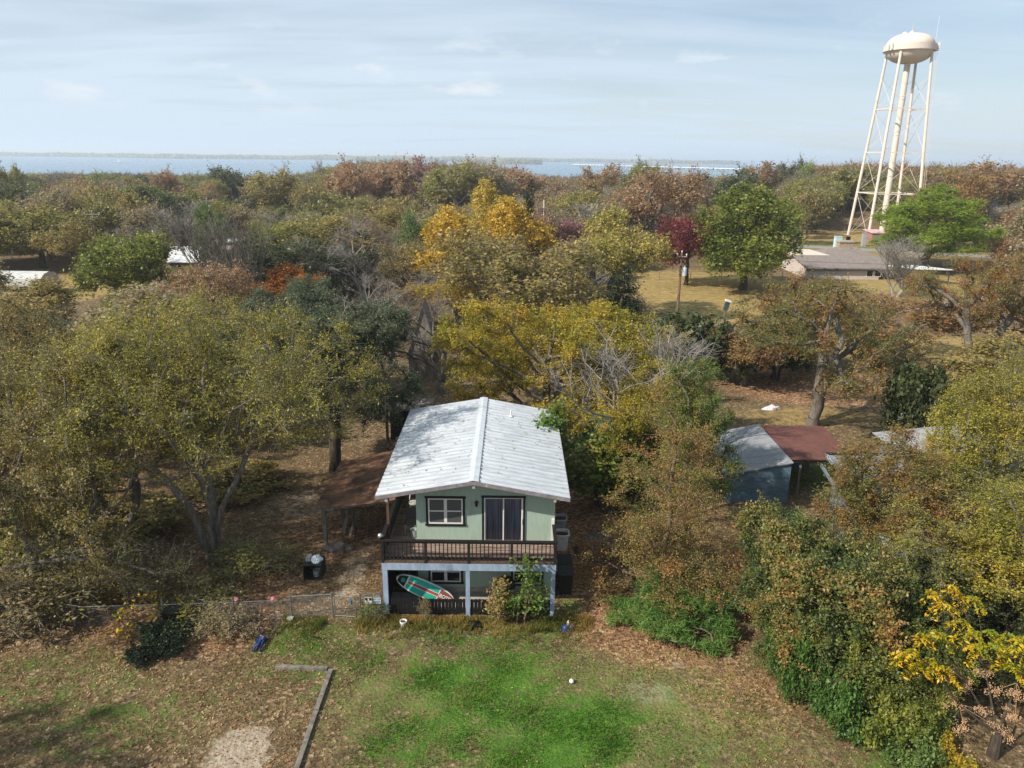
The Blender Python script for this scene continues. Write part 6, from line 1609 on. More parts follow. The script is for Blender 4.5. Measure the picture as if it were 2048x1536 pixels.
hero('slim', 1310, 36.6, 170, 720, 'gold', BARKG, 'elm_tree', 'thin yellow green tree mingling with the leafless grey one', keep=False)
hero('bare', 1262, 38.3, 340, 630, None, BARKP, 'bare_tree', 'leafless grey tree with spreading branches right of the house roof', rot=0.3)
hero('vine', 1215, 37.2, 200, 790, 'leafy', BARKD, 'vine_shrub', 'yellow green vine climbing round the leafless grey tree', keep=False)
hero('layered', 1345, 28.6, 300, 770, 'layer', BARKB, 'elm_tree', 'thin tiered tree with orange green leaves right of the house', rot=1.1)
hero('slim', 1400, 35.0, 180, 715, 'leafy', BARKG, 'elm_tree', 'slender green and orange tree left of the blue shed', keep=False)
hero('openoak', 1650, 50.5, 340, 545, 'rustmix', BARKG, 'oak_tree', 'open crowned oak with pale limbs and rust green leaves', rot=0.9)
hero('openoak', 1985, 62, 260, 500, 'rustmix', BARKG, 'oak_tree', 'rust green oak with pale limbs at the right edge by the driveway', rot=2.4)
hero('elm', 2195, 31, 430, 615, 'elm', BARKG, 'elm_tree', 'tall yellow green elm leaning in over the grey roofs at the right edge', rot=3.4)
hero('slim', 1975, 31.5, 220, 740, 'elm', BARKG, 'elm_tree', 'slender yellow green tree before the grey hip roof', keep=False)
hero('slim', 2020, 25.5, 280, 950, 'elm', BARKG, 'elm_tree', 'slender yellow green tree before the grey roof eave at the right edge', keep=False)
hero('slim', 1770, 29, 250, 850, 'rustmix', BARKG, 'oak_tree', 'slim rusty olive tree in front of the grey roofed house', keep=False)
hero('limboak', 1985, 27.0, 420, 925, 'elm', BARKG, 'elm_tree', 'loose yellow green elm with grey limbs over the grey shingle roof', keep=False, rot=1.0)
hero('hedge', 1960, 24.2, 260, 1130, 'dark', None, 'shrub', 'added dark shrub for the shade under the grey roof eave at the right edge', cat='shrub', keep=False)  # added shrub; its dark leaves stand in for shade under the eave
hero('midsparse', 1800, 68, 250, 588, 'rustgold', BARKG, 'oak_tree', 'sparse rust gold tree in front of the driveway')
hero('midsparse', 1500, 60, 180, 650, 'rustgold', BARKG, 'oak_tree', 'small sparse rusty tree left of the open crowned oak')
hero('midfull', 1500, 108, 208, 374, 'green', BARKD, 'maple_tree', 'full round green maple on the yellow lawn', rot=1.0)
hero('mid0', 1376, 112, 122, 424, 'red', BARKD, 'maple_tree', 'dark red maple beside the full green maple')
hero('pine', 1862, 132, 225, 374, 'pine', BARKB, 'pine_tree', 'bright green pine in front of the water tower', rot=0.5)
hero('midbare', 1790, 104, 120, 470, None, BARKP, 'bare_tree', 'pale leafless tree in front of the ranch house', keep=False)
hero('midtall', 908, 92, 135, 414, 'amber', BARKG, 'maple_tree', 'amber gold tree left of the yellow topped one in mid woods')
hero('midtall', 1028, 100, 150, 396, 'amber', BARKG, 'maple_tree', 'broad amber tree left of the dark cedar')
hero('midtall', 978, 118, 95, 362, 'yellow', BARKG, 'maple_tree', 'pale yellow topped tree highest of the gold group')
hero('mid2', 846, 106, 90, 420, 'bright', BARKG, 'elm_tree', 'light green tree peeping out left of the amber gold one')
hero('mid1', 915, 82, 150, 545, 'gold', BARKG, 'elm_tree', 'green and gold tree below the amber gold one')
hero('cone', 1058, 106, 52, 374, 'cedar', BARKB, 'cedar_tree', 'dark pointed cedar behind the amber tree')
hero('cone', 1245, 66, 120, 540, 'cedar', BARKB, 'cedar_tree', 'dark squat cedar behind the golden dome tree')
hero('mid2', 1040, 74, 290, 462, 'olivebrown', BARKG, 'oak_tree', 'wide olive brown tree between the amber tree and the golden dome')
hero('mid1', 1215, 86, 180, 420, 'straw', BARKG, 'elm_tree', 'tall straw yellow tree left of the yellow lawn')
hero('mid0', 1130, 112, 120, 424, 'pink', BARKG, 'maple_tree', 'pinkish thin leaved tree right of the dark cedar')
hero('midsparse', 1315, 150, 175, 336, 'russet', BARKG, 'oak_tree', 'tall nearly bare twisted oak by the far road')
hero('mid1', 545, 78, 140, 532, 'orange', BARKD, 'maple_tree', 'bright orange tree left of the olive oaks')
hero('mid0', 612, 76, 62, 538, 'orange', BARKD, 'maple_tree', 'small dull orange tree right of the bright orange one')
hero('mid2', 590, 88, 230, 470, 'dark', BARKD, 'oak_tree', 'dark olive oak right behind the bright orange tree')
hero('mid0', 258, 84, 180, 455, 'green', BARKD, 'oak_tree', 'olive green oak right of the white barn')
hero('midbare', 400, 80, 120, 420, None, BARKG, 'bare_tree', 'leafless sapling clump left of the two in front of the cottage', keep=False)
hero('midbare', 472, 78, 100, 430, None, BARKG, 'bare_tree', 'leafless sapling clump right of the two in front of the cottage', keep=False)
hero('mid2', 70, 122, 190, 408, 'olive', BARKD, 'oak_tree', 'wide olive oak standing over the long pale roofed shed')
hero('mid1', 150, 112, 110, 440, 'olivebrown', BARKD, 'oak_tree', 'brown olive oak left of the nearer grey utility pole')
hero('mid0', 358, 128, 30, 442, 'red', BARKD, 'maple_tree', 'small scarlet maple behind the leafless saplings')
hero('mid1', 420, 116, 60, 408, 'bright', BARKD, 'elm_tree', 'light green tree below the farther grey utility pole')
hero('mid1', 20, 62, 230, 560, 'olivebrown', BARKD, 'oak_tree', 'brown olive oak before the white barn', keep=False)
hero('far0', 1580, 300, 52, 317, 'dark', None, 'pine_tree', 'dark round topped pine on the skyline left of the tower')
hero('far1', 1530, 310, 100, 326, 'rustgold', None, 'oak_tree', 'orange gold tree on the skyline left of the tower')
hero('far2', 1608, 280, 40, 324, 'pine', None, 'pine_tree', 'light green pine beside the dark skyline pine')
hero('far0', 1285, 290, 72, 322, 'green', None, 'pine_tree', 'green tree standing over the lake near the causeway')
hero('far1', 1200, 280, 80, 330, 'rustgold', None, 'oak_tree', 'orange brown tree before the causeway')
hero('far2', 470, 270, 90, 334, 'dark', None, 'oak_tree', 'dark green tree against the lake left of centre')
hero('fartwig', 618, 260, 40, 322, 'browntwig', None, 'bare_tree', 'thin bare tree rising above the lake left of centre')
hero('far0', 8, 190, 46, 318, 'olive', None, 'oak_tree', 'olive tree top above the lake at the left edge')
for x_, D_, w_, tp_, lf_, lb_ in ((705, 215, 100, 322, 'russet', 'russet oak cutting the lake line, leftmost of the tall middle row'), (770, 222, 110, 319, 'russet', 'rounded russet oak on the skyline left of the reddish one'), (835, 228, 100, 317, 'pink', 'reddish bare tree on the skyline in the middle'), (900, 212, 130, 324, 'olive', 'grey olive oak on the skyline right of the reddish one'),
                              (975, 218, 100, 327, 'brown', 'brown oak on the skyline above the yellow topped tree'), (540, 205, 110, 336, 'olivebrown', 'olive brown oak right of the dark green one against the lake'), (1055, 240, 90, 334, 'russet', 'russet oak on the skyline at the causeway side'), (330, 240, 60, 338, 'russet', 'small reddish oak against the lake on the left'),
                              (1700, 235, 120, 330, 'olive', 'olive oak behind the tower legs, left one'), (1900, 230, 140, 328, 'rustgold', 'orange gold oak on the skyline right of the tower'), (2010, 235, 120, 326, 'russet', 'russet oak on the skyline at the right edge'), (1440, 225, 110, 336, 'dark', 'dark oak on the skyline behind the green maple')):
    hero('far%d' % (int(x_) % 3), x_, D_, w_, tp_, lf_, None, 'oak_tree', lb_)
hero('fartwig', 1960, 170, 130, 372, 'greytwig', None, 'bare_tree', 'grey bare tree right of the bright pine')
hero('mid1', 1905, 160, 120, 350, 'rustgold', BARKG, 'oak_tree', 'orange brown oak behind the bright pine')
for (x, D, w_, tp, lb) in ((1420, 62, 190, 620, 'wide dark evergreen thicket below the brown utility pole'), (1330, 64, 110, 640, 'dark evergreen bush left of the brown utility pole foot'), (1560, 62, 120, 640, 'dark bush below the open crowned oak'), (1860, 46, 150, 730, 'dark evergreen bush behind the grey hip roof'), (1215, 42, 150, 850, 'dark green ivy mound at the foot of the leafless tree')):
    hero('midshrub', x, D, w_, tp, 'dark', BARKD, 'shrub', lb, cat='shrub', keep=False)
# off to the left beside the camera: the trees whose shade falls across the left of the yard
for x, y, s, pn, lb in ((-25.5, 11.5, 1.0, 'limboak', 'tall sparse oak left of the yard beyond the picture edge'), (-20.5, 2.5, 0.9, 'limboak', 'oak left of the yard nearest the camera')):
    put_tree(pn, (x, y, 0), s, s, x, LEAF['elm'], BARKG, 'elm_tree' if pn == 'elm' else 'oak_tree', lb, None, 'tree')

# ---- shrubs and hedge on the right, weeds by the fence
for (pn, x, D, w_, tp, lf, kd, lb) in (
        ('hedge', 1630, 25.4, 260, 1020, 'hedge', 'shrub', 'big green shrub with orange tinted leaves right of the tiered tree'),
        ('hedge', 1720, 23.4, 300, 1085, 'hedge', 'shrub', 'large mottled shrub in the middle of the right hand hedge'),
        ('hedge', 1640, 22.8, 230, 1210, 'hedge', 'shrub', 'lower mottled shrub at the lawn side of the right hand hedge'),
        ('hedge', 1800, 21.8, 220, 1210, 'green', 'shrub', 'dark green shrub behind the yellow fronds'),
        ('willow', 1335, 27.3, 230, 1135, 'willow', 'shrub', 'feathery bright green drooping bush under the tiered tree'),
        ('bush', 322, 24.3, 112, 1252, 'cedar', 'shrub', 'dark spreading juniper bush on the left lawn'),
        ('wisp', 295, 25.9, 130, 1165, 'frond', 'sapling', 'yellow leaved sapling above the juniper bush'),
        ('sapling', 1046, 26.25, 76, 1110, 'leafy', 'shrub', 'upright leafy green shrub in front of the deck'),
        ('sapling', 1000, 26.5, 60, 1150, 'olivebrown', 'shrub', 'thin brownish creeper left of the leafy deck shrub'),
        ('weed', 848, 26.5, 28, 1192, 'olivebrown', 'weed', 'small rusty weed against the dark skirting boards'),
        ('creeper', 1690, 20.9, 130, 1330, 'willow', 'creeper', 'green creeper at the hedge foot, upper one'),
        ('creeper', 1770, 20.0, 150, 1385, 'green', 'creeper', 'green creeper at the hedge foot, middle one'),
        ('creeper', 1840, 19.4, 170, 1430, 'bright', 'creeper', 'light green creeper near the chinaberry trunk'),
        ('creeper', 1600, 22.0, 110, 1260, 'willow', 'creeper', 'small green creeper at the hedge foot beside the lawn'),
        ('creeper', 1905, 18.9, 120, 1480, 'gold', 'creeper', 'yellow green creeper lowest at the chinaberry trunk'),
        ('weed', 110, 26.6, 200, 1130, 'olive', 'weed', 'scrubby weed clump at the left end of the fence'),
        ('weed', 215, 27.8, 190, 1110, 'olivebrown', 'weed', 'brownish weed clump behind the fence under the elm'),
        ('weed', 400, 26.9, 170, 1150, 'olive', 'weed', 'olive weed clump at the fence right of the sapling'),
        ('weed', 490, 29.5, 150, 1080, 'olive', 'weed', 'grey green weeds right of the elm trunk'),
        ('weed', 455, 25.4, 110, 1200, 'brown', 'weed', 'thin brown weeds before the fence left of the floor jack'),
        ('weed', 745, 26.4, 60, 1190, 'leafy', 'weed', 'leafy weeds under the fence signs'),
        ('weed', 20, 25.6, 220, 1140, 'brown', 'weed', 'brown twiggy weeds at the left picture edge'),
        ('weed', 310, 28.8, 160, 1075, 'brown', 'weed', 'brown weeds left of the elm trunk'),
        ('midshrub', 250, 33.5, 220, 1000, 'olivebrown', 'shrub', 'brown olive brush in the shade left of the elm trunk'),
        ('midshrub', 120, 31.5, 220, 1010, 'olive', 'shrub', 'olive brush in the shade under the sprawling oak'),
        ('midshrub', 480, 38.5, 160, 930, 'olivebrown', 'shrub', 'brown brush behind the forked elm trunk'),
        ('weed', 560, 30.5, 110, 1090, 'olivebrown', 'weed', 'thin brown weeds left of the dog crate')):
    c_ = 'shrub' if kd in ('shrub', 'sapling', 'creeper') else 'weed'
    hero(pn, x, D, w_, tp, lf, None, kd, lb, cat=c_, keep=False, crown_name='foliage') if False else tree_px(pn, x, D, w_, tp, LEAF[lf], None, kd, lb, cat=c_)

# ---- chinaberry at the lower right: cut trunk, drooping yellow fronds and tan berry bunches
cbp = gp(1985, 1512); cbr = np.random.default_rng(14)
cb_ = thing('chinaberry_tree', 'chinaberry with yellow fronds and tan berry bunches at the lower right corner', 'tree', (cbp.x, cbp.y, 0))
fr_px = [(1862, 1182, 22.6), (1905, 1172, 22.8), (1950, 1195, 22.6), (1890, 1205, 22.2), (1925, 1240, 21.8), (1950, 1262, 21.4), (1842, 1268, 21.6), (1875, 1262, 21.8), (1985, 1262, 21.3), (2020, 1270, 21.0), (2040, 1300, 20.6), (1835, 1330, 20.9), (1862, 1318, 21.0), (1810, 1312, 21.2), (1958, 1290, 20.8), (1990, 1288, 20.7), (2060, 1330, 20.2), (2025, 1330, 20.3), (1890, 1335, 20.8), (1825, 1300, 20.6), (2045, 1275, 20.4)]
fr_px = [(x, y, D - 0.9) for x, y, D in fr_px]
sd_px = [(1905, 1398, 20.0), (1962, 1352, 20.3), (1990, 1385, 20.0), (1900, 1345, 20.5), (2030, 1432, 19.4), (1965, 1425, 19.6), (1935, 1372, 20.2), (2040, 1390, 19.6), (1925, 1450, 19.5), (2010, 1470, 19.2)]
b = MB(); top = Vector((cbp.x, cbp.y, 0.9)); b.cyl((cbp.x, cbp.y, -0.1), top, 0.2, 0.14, 10)
forks = [top + Vector((dx_, dy_, dz_)) for dx_, dy_, dz_ in ((-0.9, 0.7, 1.4), (-0.2, 0.9, 1.7), (0.6, 0.5, 1.5), (-1.3, 0.2, 0.9))]
for f_ in forks: b.cyl(top - Vector((0, 0, 0.1)), f_, 0.042, 0.02, 6)
Cl, Cv, Ax = [], [], []
for (x, y, D) in fr_px:
    p = at(x, y, D); f_ = min(forks, key=lambda q_: (q_ - p).length); mid_ = f_.lerp(p, 0.55) + Vector((0, 0, 0.15)); b.cyl(f_, mid_, 0.016, 0.011, 5); b.cyl(mid_, p, 0.011, 0.006, 4)
    for k in range(7):
        a = cbr.random() * 6.28; d = Vector((math.cos(a), math.sin(a), -0.35 - 0.5 * cbr.random())).normalized(); ln = 0.42 + 0.3 * cbr.random(); cv = cbr.random()
        n_ = 22
        for i in range(n_):
            t = (i + 0.5) / n_; q_ = p + d * ln * t + Vector((0, 0, -0.18 * t * t)); s_ = Vector((-d.y, d.x, 0)).normalized() * (0.10 * (1 - 0.5 * t)) * (1 if i % 2 else -1)
            Cl.append(tuple(q_ + s_ + Vector((0, 0, -0.02)))); Cv.append(0.45 * cv + 0.5 * t + 0.08 * cbr.random()); Ax.append(tuple((s_.normalized() + d * 0.5).normalized()))
part('trunk', b, BARKD, cb_)
V, Q = blades(cbr, np.array(Cl), 0.135, 0.05, up=0.6, droop=0.15, axis=np.array(Ax))
link(bpy.data.objects.new('crown', mesh_np('crown', V - np.array(cb_.location), Q, [LEAF['frond']], {'v': np.clip(Cv, 0, 1)})), cb_, cb_.location)
b2 = MB()
for (x, y, D) in sd_px:
    p = at(x, y, D); f_ = min(forks, key=lambda q_: (q_ - p).length); b2 = MB()
    b2.cyl(f_, p + Vector((0, 0, 0.1)), 0.007, 0.005, 4)
    cen_ = cbr.normal(size=(7, 3)) * np.array([0.15, 0.14, 0.10]); pts = np.array(tuple(p)) + cen_[cbr.integers(0, 7, 170)] + cbr.normal(size=(170, 3)) * 0.055
    for q_ in pts:
        r0 = 0.012 + 0.010 * cbr.random(); x0, y0, z0 = q_
        b2.add([(x0 + r0, y0, z0), (x0 - r0, y0, z0), (x0, y0 + r0, z0), (x0, y0 - r0, z0), (x0, y0, z0 + r0), (x0, y0, z0 - r0)], [(0, 2, 4), (2, 1, 4), (1, 3, 4), (3, 0, 4), (2, 0, 5), (1, 2, 5), (3, 1, 5), (0, 3, 5)])
    for q_ in cen_: b2.cyl(p + Vector((0, 0, 0.08)), tuple(np.array(tuple(p)) + q_), 0.004, 0.002, 3, False)
    part('berry_bunch', b2, MATS.get('tan berries') or surf('tan berries', (168, 130, 92), (200, 164, 124), 20, 0.7), cb_)

# ------------------------------------------------------------------ the wider woods: every tree its own object out to about 190 m
KEEP += [(1695, 1850, 200, 480, 181), (1290, 1530, 528, 650, 112), (1600, 1915, 478, 562, 142), (1880, 2060, 585, 640, 104), (1540, 1785, 452, 492, 186), (1300, 1352, 440, 492, 208), (-20, 118, 535, 602, 106), (100, 165, 560, 604, 104), (325, 398, 484, 522, 126), (438, 474, 474, 490, 149),          (176, 200, 424, 470, 131), (400, 428, 396, 420, 151), (1075, 1100, 400, 440, 117), (1345, 1385, 500, 640, 83), (856, 884, 518, 560, 78), (1690, 1850, 700, 835, 62), (1870, 1960, 515, 535, 150)]
WORD = 'first second third fourth fifth sixth seventh eighth ninth tenth eleventh twelfth thirteenth fourteenth fifteenth sixteenth seventeenth eighteenth nineteenth twentieth'.split()
MIX = {
    'L': [('olive', 6), ('olivebrown', 5), ('brown', 2), ('russet', 2), ('dark', 3), ('greytwig', 2), ('green', 2)],
    'M': [('russet', 3), ('brown', 4), ('greytwig', 4), ('olivebrown', 4), ('browntwig', 3), ('rustgold', 1), ('olive', 4)],
    'R': [('russet', 3), ('rustgold', 3), ('olivebrown', 4), ('browntwig', 3), ('brown', 3), ('olive', 5), ('greytwig', 3), ('dark', 1)]}
DESC = {'olive': 'olive green oak', 'olivebrown': 'olive brown oak', 'brown': 'dull brown oak', 'russet': 'russet oak', 'dark': 'dark evergreen oak', 'greytwig': 'bare grey tree', 'browntwig': 'bare brownish tree', 'rustgold': 'rusty gold oak', 'green': 'mid green oak'}
wr = random.Random(77); cand = []


def blocked(x, y, zt, wd):
    a = project((x, y, zt)); c_ = project((x, y, 0.35 * zt))
    if a is None: return True
    hw_ = 0.42 * wd / depth(y, zt * 0.6) * F
    for (x0, x1, y0, y1, D) in KEEP:
        if y < D - 1 and a[0] + hw_ > x0 and a[0] - hw_ < x1 and a[1] < y1 and c_[1] > y0: return True
    return False


D = 47.0; woods = []
while D < 196:
    sp_ = 6.3 + D * 0.02
    half = 0.74 * D + 6; x = -half + wr.uniform(0, sp_)
    while x < half:
        X, Y = x + wr.uniform(-1.8, 1.8), D + wr.uniform(-2.2, 2.2); wd = wr.uniform(8.4, 13.0); zt = wr.uniform(8.2, 11.6) + (1.0 if D > 130 else 0)
        a = project((X, Y, zt * 0.7)); sec = 'L' if a[0] < 690 else ('M' if a[0] < 1290 else 'R')
        ok = -120 < a[0] < 2170
        if D < 58 and sec == 'M': ok = False
        if abs(X - TWX) < 13 and abs(Y - TWY) < 13: ok = False
        for (bx0, bx1, by0, by1) in ((44, 82, 112, 144), (10, 28, 24, 46), (52, 130, 86, 112), (-78, -58, 92, 106), (-9.5, 3, 24, 50), (12, 42, 88, 124)):
            if bx0 - 3 < X < bx1 + 3 and by0 - 3 < Y < by1 + 3: ok = False
        if ok and any((X - p[0]) ** 2 + (Y - p[1]) ** 2 < (p[2] + 2.0) ** 2 for p in POS): ok = False
        if ok and Y < 165 and a[0] > 1290 and wr.random() < 0.25: ok = False
        if ok:
            for shrink in (1.0, 0.72, 0.5):
                if not blocked(X, Y, zt * shrink, wd * shrink): woods.append((X, Y, zt * shrink, wd * shrink, sec)); break
        x += sp_ * wr.uniform(0.85, 1.15)
    D += sp_ * 0.86
woods.sort(key=lambda t: t[1])
if len(woods) > 225: woods = woods[:225]
recs = []
for (X, Y, zt, wd, sec) in woods:
    kinds, ws = zip(*MIX[sec]); pal = wr.choices(kinds, ws)[0]; tw = pal.endswith('twig')
    pn = ('midtwig' if tw else wr.choice(('mid0', 'mid1', 'mid2', 'midsparse', 'midtall'))) if Y < 128 else ('fartwig' if tw else wr.choice(('far0', 'far1', 'far2')))
    zone = {'L': ('in the near left woods', 'around the grey utility poles', 'along the lake side of the left woods'), 'M': ('in the near middle woods', 'beyond the amber trees', 'below the lake in the middle'), 'R': ('around the yellow lawn', 'around the ranch house', 'around the water tower')}[sec][0 if Y < 92 else (1 if Y < 140 else 2)]
    a = project((X, Y, zt * 0.6)); recs.append([a[0], pal, zone, pn, X, Y, zt, wd])
groups = {}
for r_ in recs: groups.setdefault((r_[1], r_[2]), []).append(r_)
SRC = {}
for (pal, zone), L_ in groups.items():
    L_.sort(key=lambda t: t[0])
    for i, (a0, _, _, pn, X, Y, zt, wd) in enumerate(L_):
        d = DESC[pal]; art = d
        lab = f'{d} {zone}' if len(L_) == 1 else f'{d} {zone}, {WORD[min(i, 19)]} from the left'
        p = PROTO[pn]; s = wd / p['w']; t = put_tree(pn, (X, Y, 0), s, zt / p['h'], wr.uniform(0, 6.28), LEAF[pal], (BARKT if pal == 'browntwig' else BARKP) if pal.endswith('twig') else (BARKG if wr.random() < .7 else BARKB), 'bare_tree' if pal.endswith('twig') else 'oak_tree', lab, f'{d}s {zone}' if len(L_) > 1 else None)
        if pn.startswith('far') or pn == 'fartwig':
            for c_ in t.children: SRC.setdefault((c_.name.split('.')[0], pal), c_)
print('woods', len(woods))

# ------------------------------------------------------------------ the far woods, one mass: far trees instanced on points
use_ = [k for k in sorted(SRC) if k[0] == 'crown' or k[1].endswith('twig')]; src = [SRC[k] for k in use_]; pal_of = [k[1] for k in use_]; trunks = [SRC[k] for k in sorted(SRC) if k[0] == 'trunk' and not k[1].endswith('twig')][:2]
pts, idx, scl, rot = [], [], [], []
last = max(w_[1] for w_ in woods); D = last + 4
fr_ = np.random.default_rng(31)
while D < 1650:
    sp_ = 5.6 + D * 0.009; half = 0.76 * D; x = -half
    while x < half:
        X, Y = x + fr_.uniform(-2, 2), D + fr_.uniform(-3, 3); x += sp_ * fr_.uniform(0.8, 1.2)
        if Y > shore_y(np.float64(X)) - 45 or Y < last - 4: continue
        if D > 700 and fr_.random() < 0.25: continue
        if abs(X - TWX) < 14 and abs(Y - TWY) < 14: continue
        if blocked(X, Y, 10, 8): continue
        a = X / Y; sec = 'L' if a < -0.22 else ('M' if a < 0.18 else 'R')
        kinds, ws = zip(*MIX[sec]); k = random.choices(kinds, ws)[0]
        # drifts of one colour
        dn = float(noise3(np.array([[X, Y, 0.0]]), 5, 0.035)[0])
        if dn > 0.25: k = {'L': 'olive', 'M': 'brown', 'R': 'rustgold'}[sec]
        elif dn < -0.3: k = {'L': 'olivebrown', 'M': 'russet', 'R': 'olive'}[sec]
        if k not in pal_of: k = 'russet'
        pts.append((X, Y, float(terrain(np.float64(X), np.float64(Y))))); idx.append(pal_of.index(k)); s = fr_.uniform(0.55, 1.22) * (1.12 if sec == 'R' else 1.0); q_ = fr_.uniform(0.95, 1.35); scl.append((s * q_, s * q_, s)); rot.append(fr_.uniform(0, 6.28))
    D += sp_ * 0.9
print('far', len(pts))
me = bpy.data.meshes.new('far_woods'); me.from_pydata(pts, [], [])
for nm, ty, vals in (('idx', 'INT', idx), ('rotz', 'FLOAT', rot)):
    a_ = me.attributes.new(nm, ty, 'POINT'); a_.data.foreach_set('value', vals)
a_ = me.attributes.new('scl', 'FLOAT_VECTOR', 'POINT'); a_.data.foreach_set('vector', np.array(scl, np.float32).ravel())
fw_ = link(bpy.data.objects.new('far_woods', me)); tag(fw_, 'russet and olive woods stretching back to the lake', 'woods', kind='stuff')
ng = bpy.data.node_groups.new('far woods', 'GeometryNodeTree'); ng.interface.new_socket('Geometry', in_out='INPUT', socket_type='NodeSocketGeometry'); ng.interface.new_socket('Geometry', in_out='OUTPUT', socket_type='NodeSocketGeometry')
gi, go = ng.nodes.new('NodeGroupInput'), ng.nodes.new('NodeGroupOutput'); LG = ng.links.new
jn = ng.nodes.new('GeometryNodeJoinGeometry'); jo = ng.nodes.new('GeometryNodeJoinGeometry')


def nattr(nm, ty):
    n = ng.nodes.new('GeometryNodeInputNamedAttribute'); n.data_type = ty; n.inputs[0].default_value = nm; return n.outputs[0]


cmb = ng.nodes.new('ShaderNodeCombineXYZ'); LG(nattr('rotz', 'FLOAT'), cmb.inputs[2])
for s_ in reversed(src):
    oi = ng.nodes.new('GeometryNodeObjectInfo'); oi.inputs['Object'].default_value = s_; oi.inputs['As Instance'].default_value = True; LG(oi.outputs['Geometry'], jn.inputs[0])
for inst, pick in ((jn.outputs[0], True), (None, False)):
    io = ng.nodes.new('GeometryNodeInstanceOnPoints'); LG(gi.outputs[0], io.inputs['Points'])
    if pick:
        LG(inst, io.inputs['Instance']); io.inputs['Pick Instance'].default_value = True; LG(nattr('idx', 'INT'), io.inputs['Instance Index'])
    else:
        oi = ng.nodes.new('GeometryNodeObjectInfo'); oi.inputs['Object'].default_value = trunks[0]; oi.inputs['As Instance'].default_value = True; LG(oi.outputs['Geometry'], io.inputs['Instance'])
    LG(cmb.outputs[0], io.inputs['Rotation']); LG(nattr('scl', 'FLOAT_VECTOR'), io.inputs['Scale']); LG(io.outputs[0], jo.inputs[0])
LG(jo.outputs[0], go.inputs[0]); fw_.modifiers.new('woods', 'NODES').node_group = ng

# wooded far banks
C = []
for _ in range(30000):
    u = fr_.random()
    X = fr_.uniform(-4600, 1500); Y = float(far_bank(np.float64(X))) + 40 + abs(fr_.normal()) * 160
    if fr_.random() < 0.22:
        a = fr_.random() * 6.28; q_ = math.sqrt(fr_.random()) * 0.9; X, Y = 330 + 560 * q_ * math.cos(a), 3080 + 190 * q_ * math.sin(a)
    z = float(terrain(np.float64(X), np.float64(Y)))
    if z < LAKE_Z + 0.3: continue
    C.append((X, Y, z + fr_.uniform(0.5, 10.5 + 3 * math.sin(X / 60.0))))
V, Q = blades(fr_, np.array(C), 15.0, 9.0, up=0.2)
fs_ = link(bpy.data.objects.new('shore_woods', mesh_np('shore_woods', V, Q, [LEAF['olive']], {'v': fr_.random(len(C))}))); tag(fs_, 'hazy wooded banks on the far side of the lake', 'woods', kind='stuff')

# ------------------------------------------------------------------ fallen leaves, lawn grass and the rough verge
def sample_mask(M, x, y):
    i = np.clip(np.searchsorted(gx, x), 1, nx - 1); j = np.clip(np.searchsorted(gy, y), 1, ny - 1); return M.reshape(ny, nx)[j, i]


def scatter(n, y0, y1):
    y = np.sqrt(fr_.uniform(y0 ** 2, y1 ** 2, n)); x = fr_.uniform(-0.92, 0.92, n) * y; return x, y


def outside(x, y):
    ok = np.ones(len(x), bool)
    for (a, b_, c_, d_) in ((DX0 - 0.05, DX1 + 0.05, YF - 0.05, YB + 0.1), (hx0 - 0.2, hx1, ye, yb2), (xl, xr, bl.y, yb_)): ok &= ~((x > a) & (x < b_) & (y > c_) & (y < d_))
    return ok


x, y = scatter(230000, 17.5, 46)
g_ = sample_mask(M_green, x, y); d_ = sample_mask(M_dirt, x, y); l_ = sample_mask(M_litter, x, y)
pn_ = noise3(np.stack([x, y, 0 * x], 1), 9, 1.3)
pr_ = np.clip(0.40 + 0.32 * (x < -5.5) + 0.45 * l_ + 0.25 * pn_ - 0.52 * g_ - 0.5 * d_ - 0.22 * ((np.abs(x) < 6.5) & (y < 26)), 0.035, 1) * np.clip(1.5 - y / 46, 0.3, 1)
k = (fr_.random(len(x)) < pr_) & outside(x, y); x, y = x[k], y[k]; C = np.stack([x, y, 0.012 + 0.03 * fr_.random(len(x))], 1)
V, Q = blades(fr_, C, 0.07, 0.042, up=1.2, jitter=0.45)
lv_ = link(bpy.data.objects.new('fallen_leaves', mesh_np('fallen_leaves', V, Q, [LEAF['litter']], {'v': np.clip(0.5 + 0.32 * fr_.normal(size=len(x)), 0, 1)}))); tag(lv_, 'tan and brown fallen leaves over the yard', 'leaves', kind='stuff')


def grass_blades(x, y, h, wd):
    n = len(x); a = fr_.random(n) * 6.28; ln = fr_.normal(size=(n, 2)) * 0.35
    B = np.stack([x, y, 0 * x], 1); s = np.stack([np.cos(a), np.sin(a), 0 * a], 1) * (wd * 0.5)
    M_ = B + np.stack([ln[:, 0] * h * 0.35, ln[:, 1] * h * 0.35, h * 0.6], 1); T = B + np.stack([ln[:, 0] * h, ln[:, 1] * h, h], 1)
    V = np.stack([B - s, B + s, M_ + s * 0.8, T, M_ - s * 0.8], 1).reshape(-1, 3); q_ = np.arange(5 * n).reshape(-1, 5); return V, q_


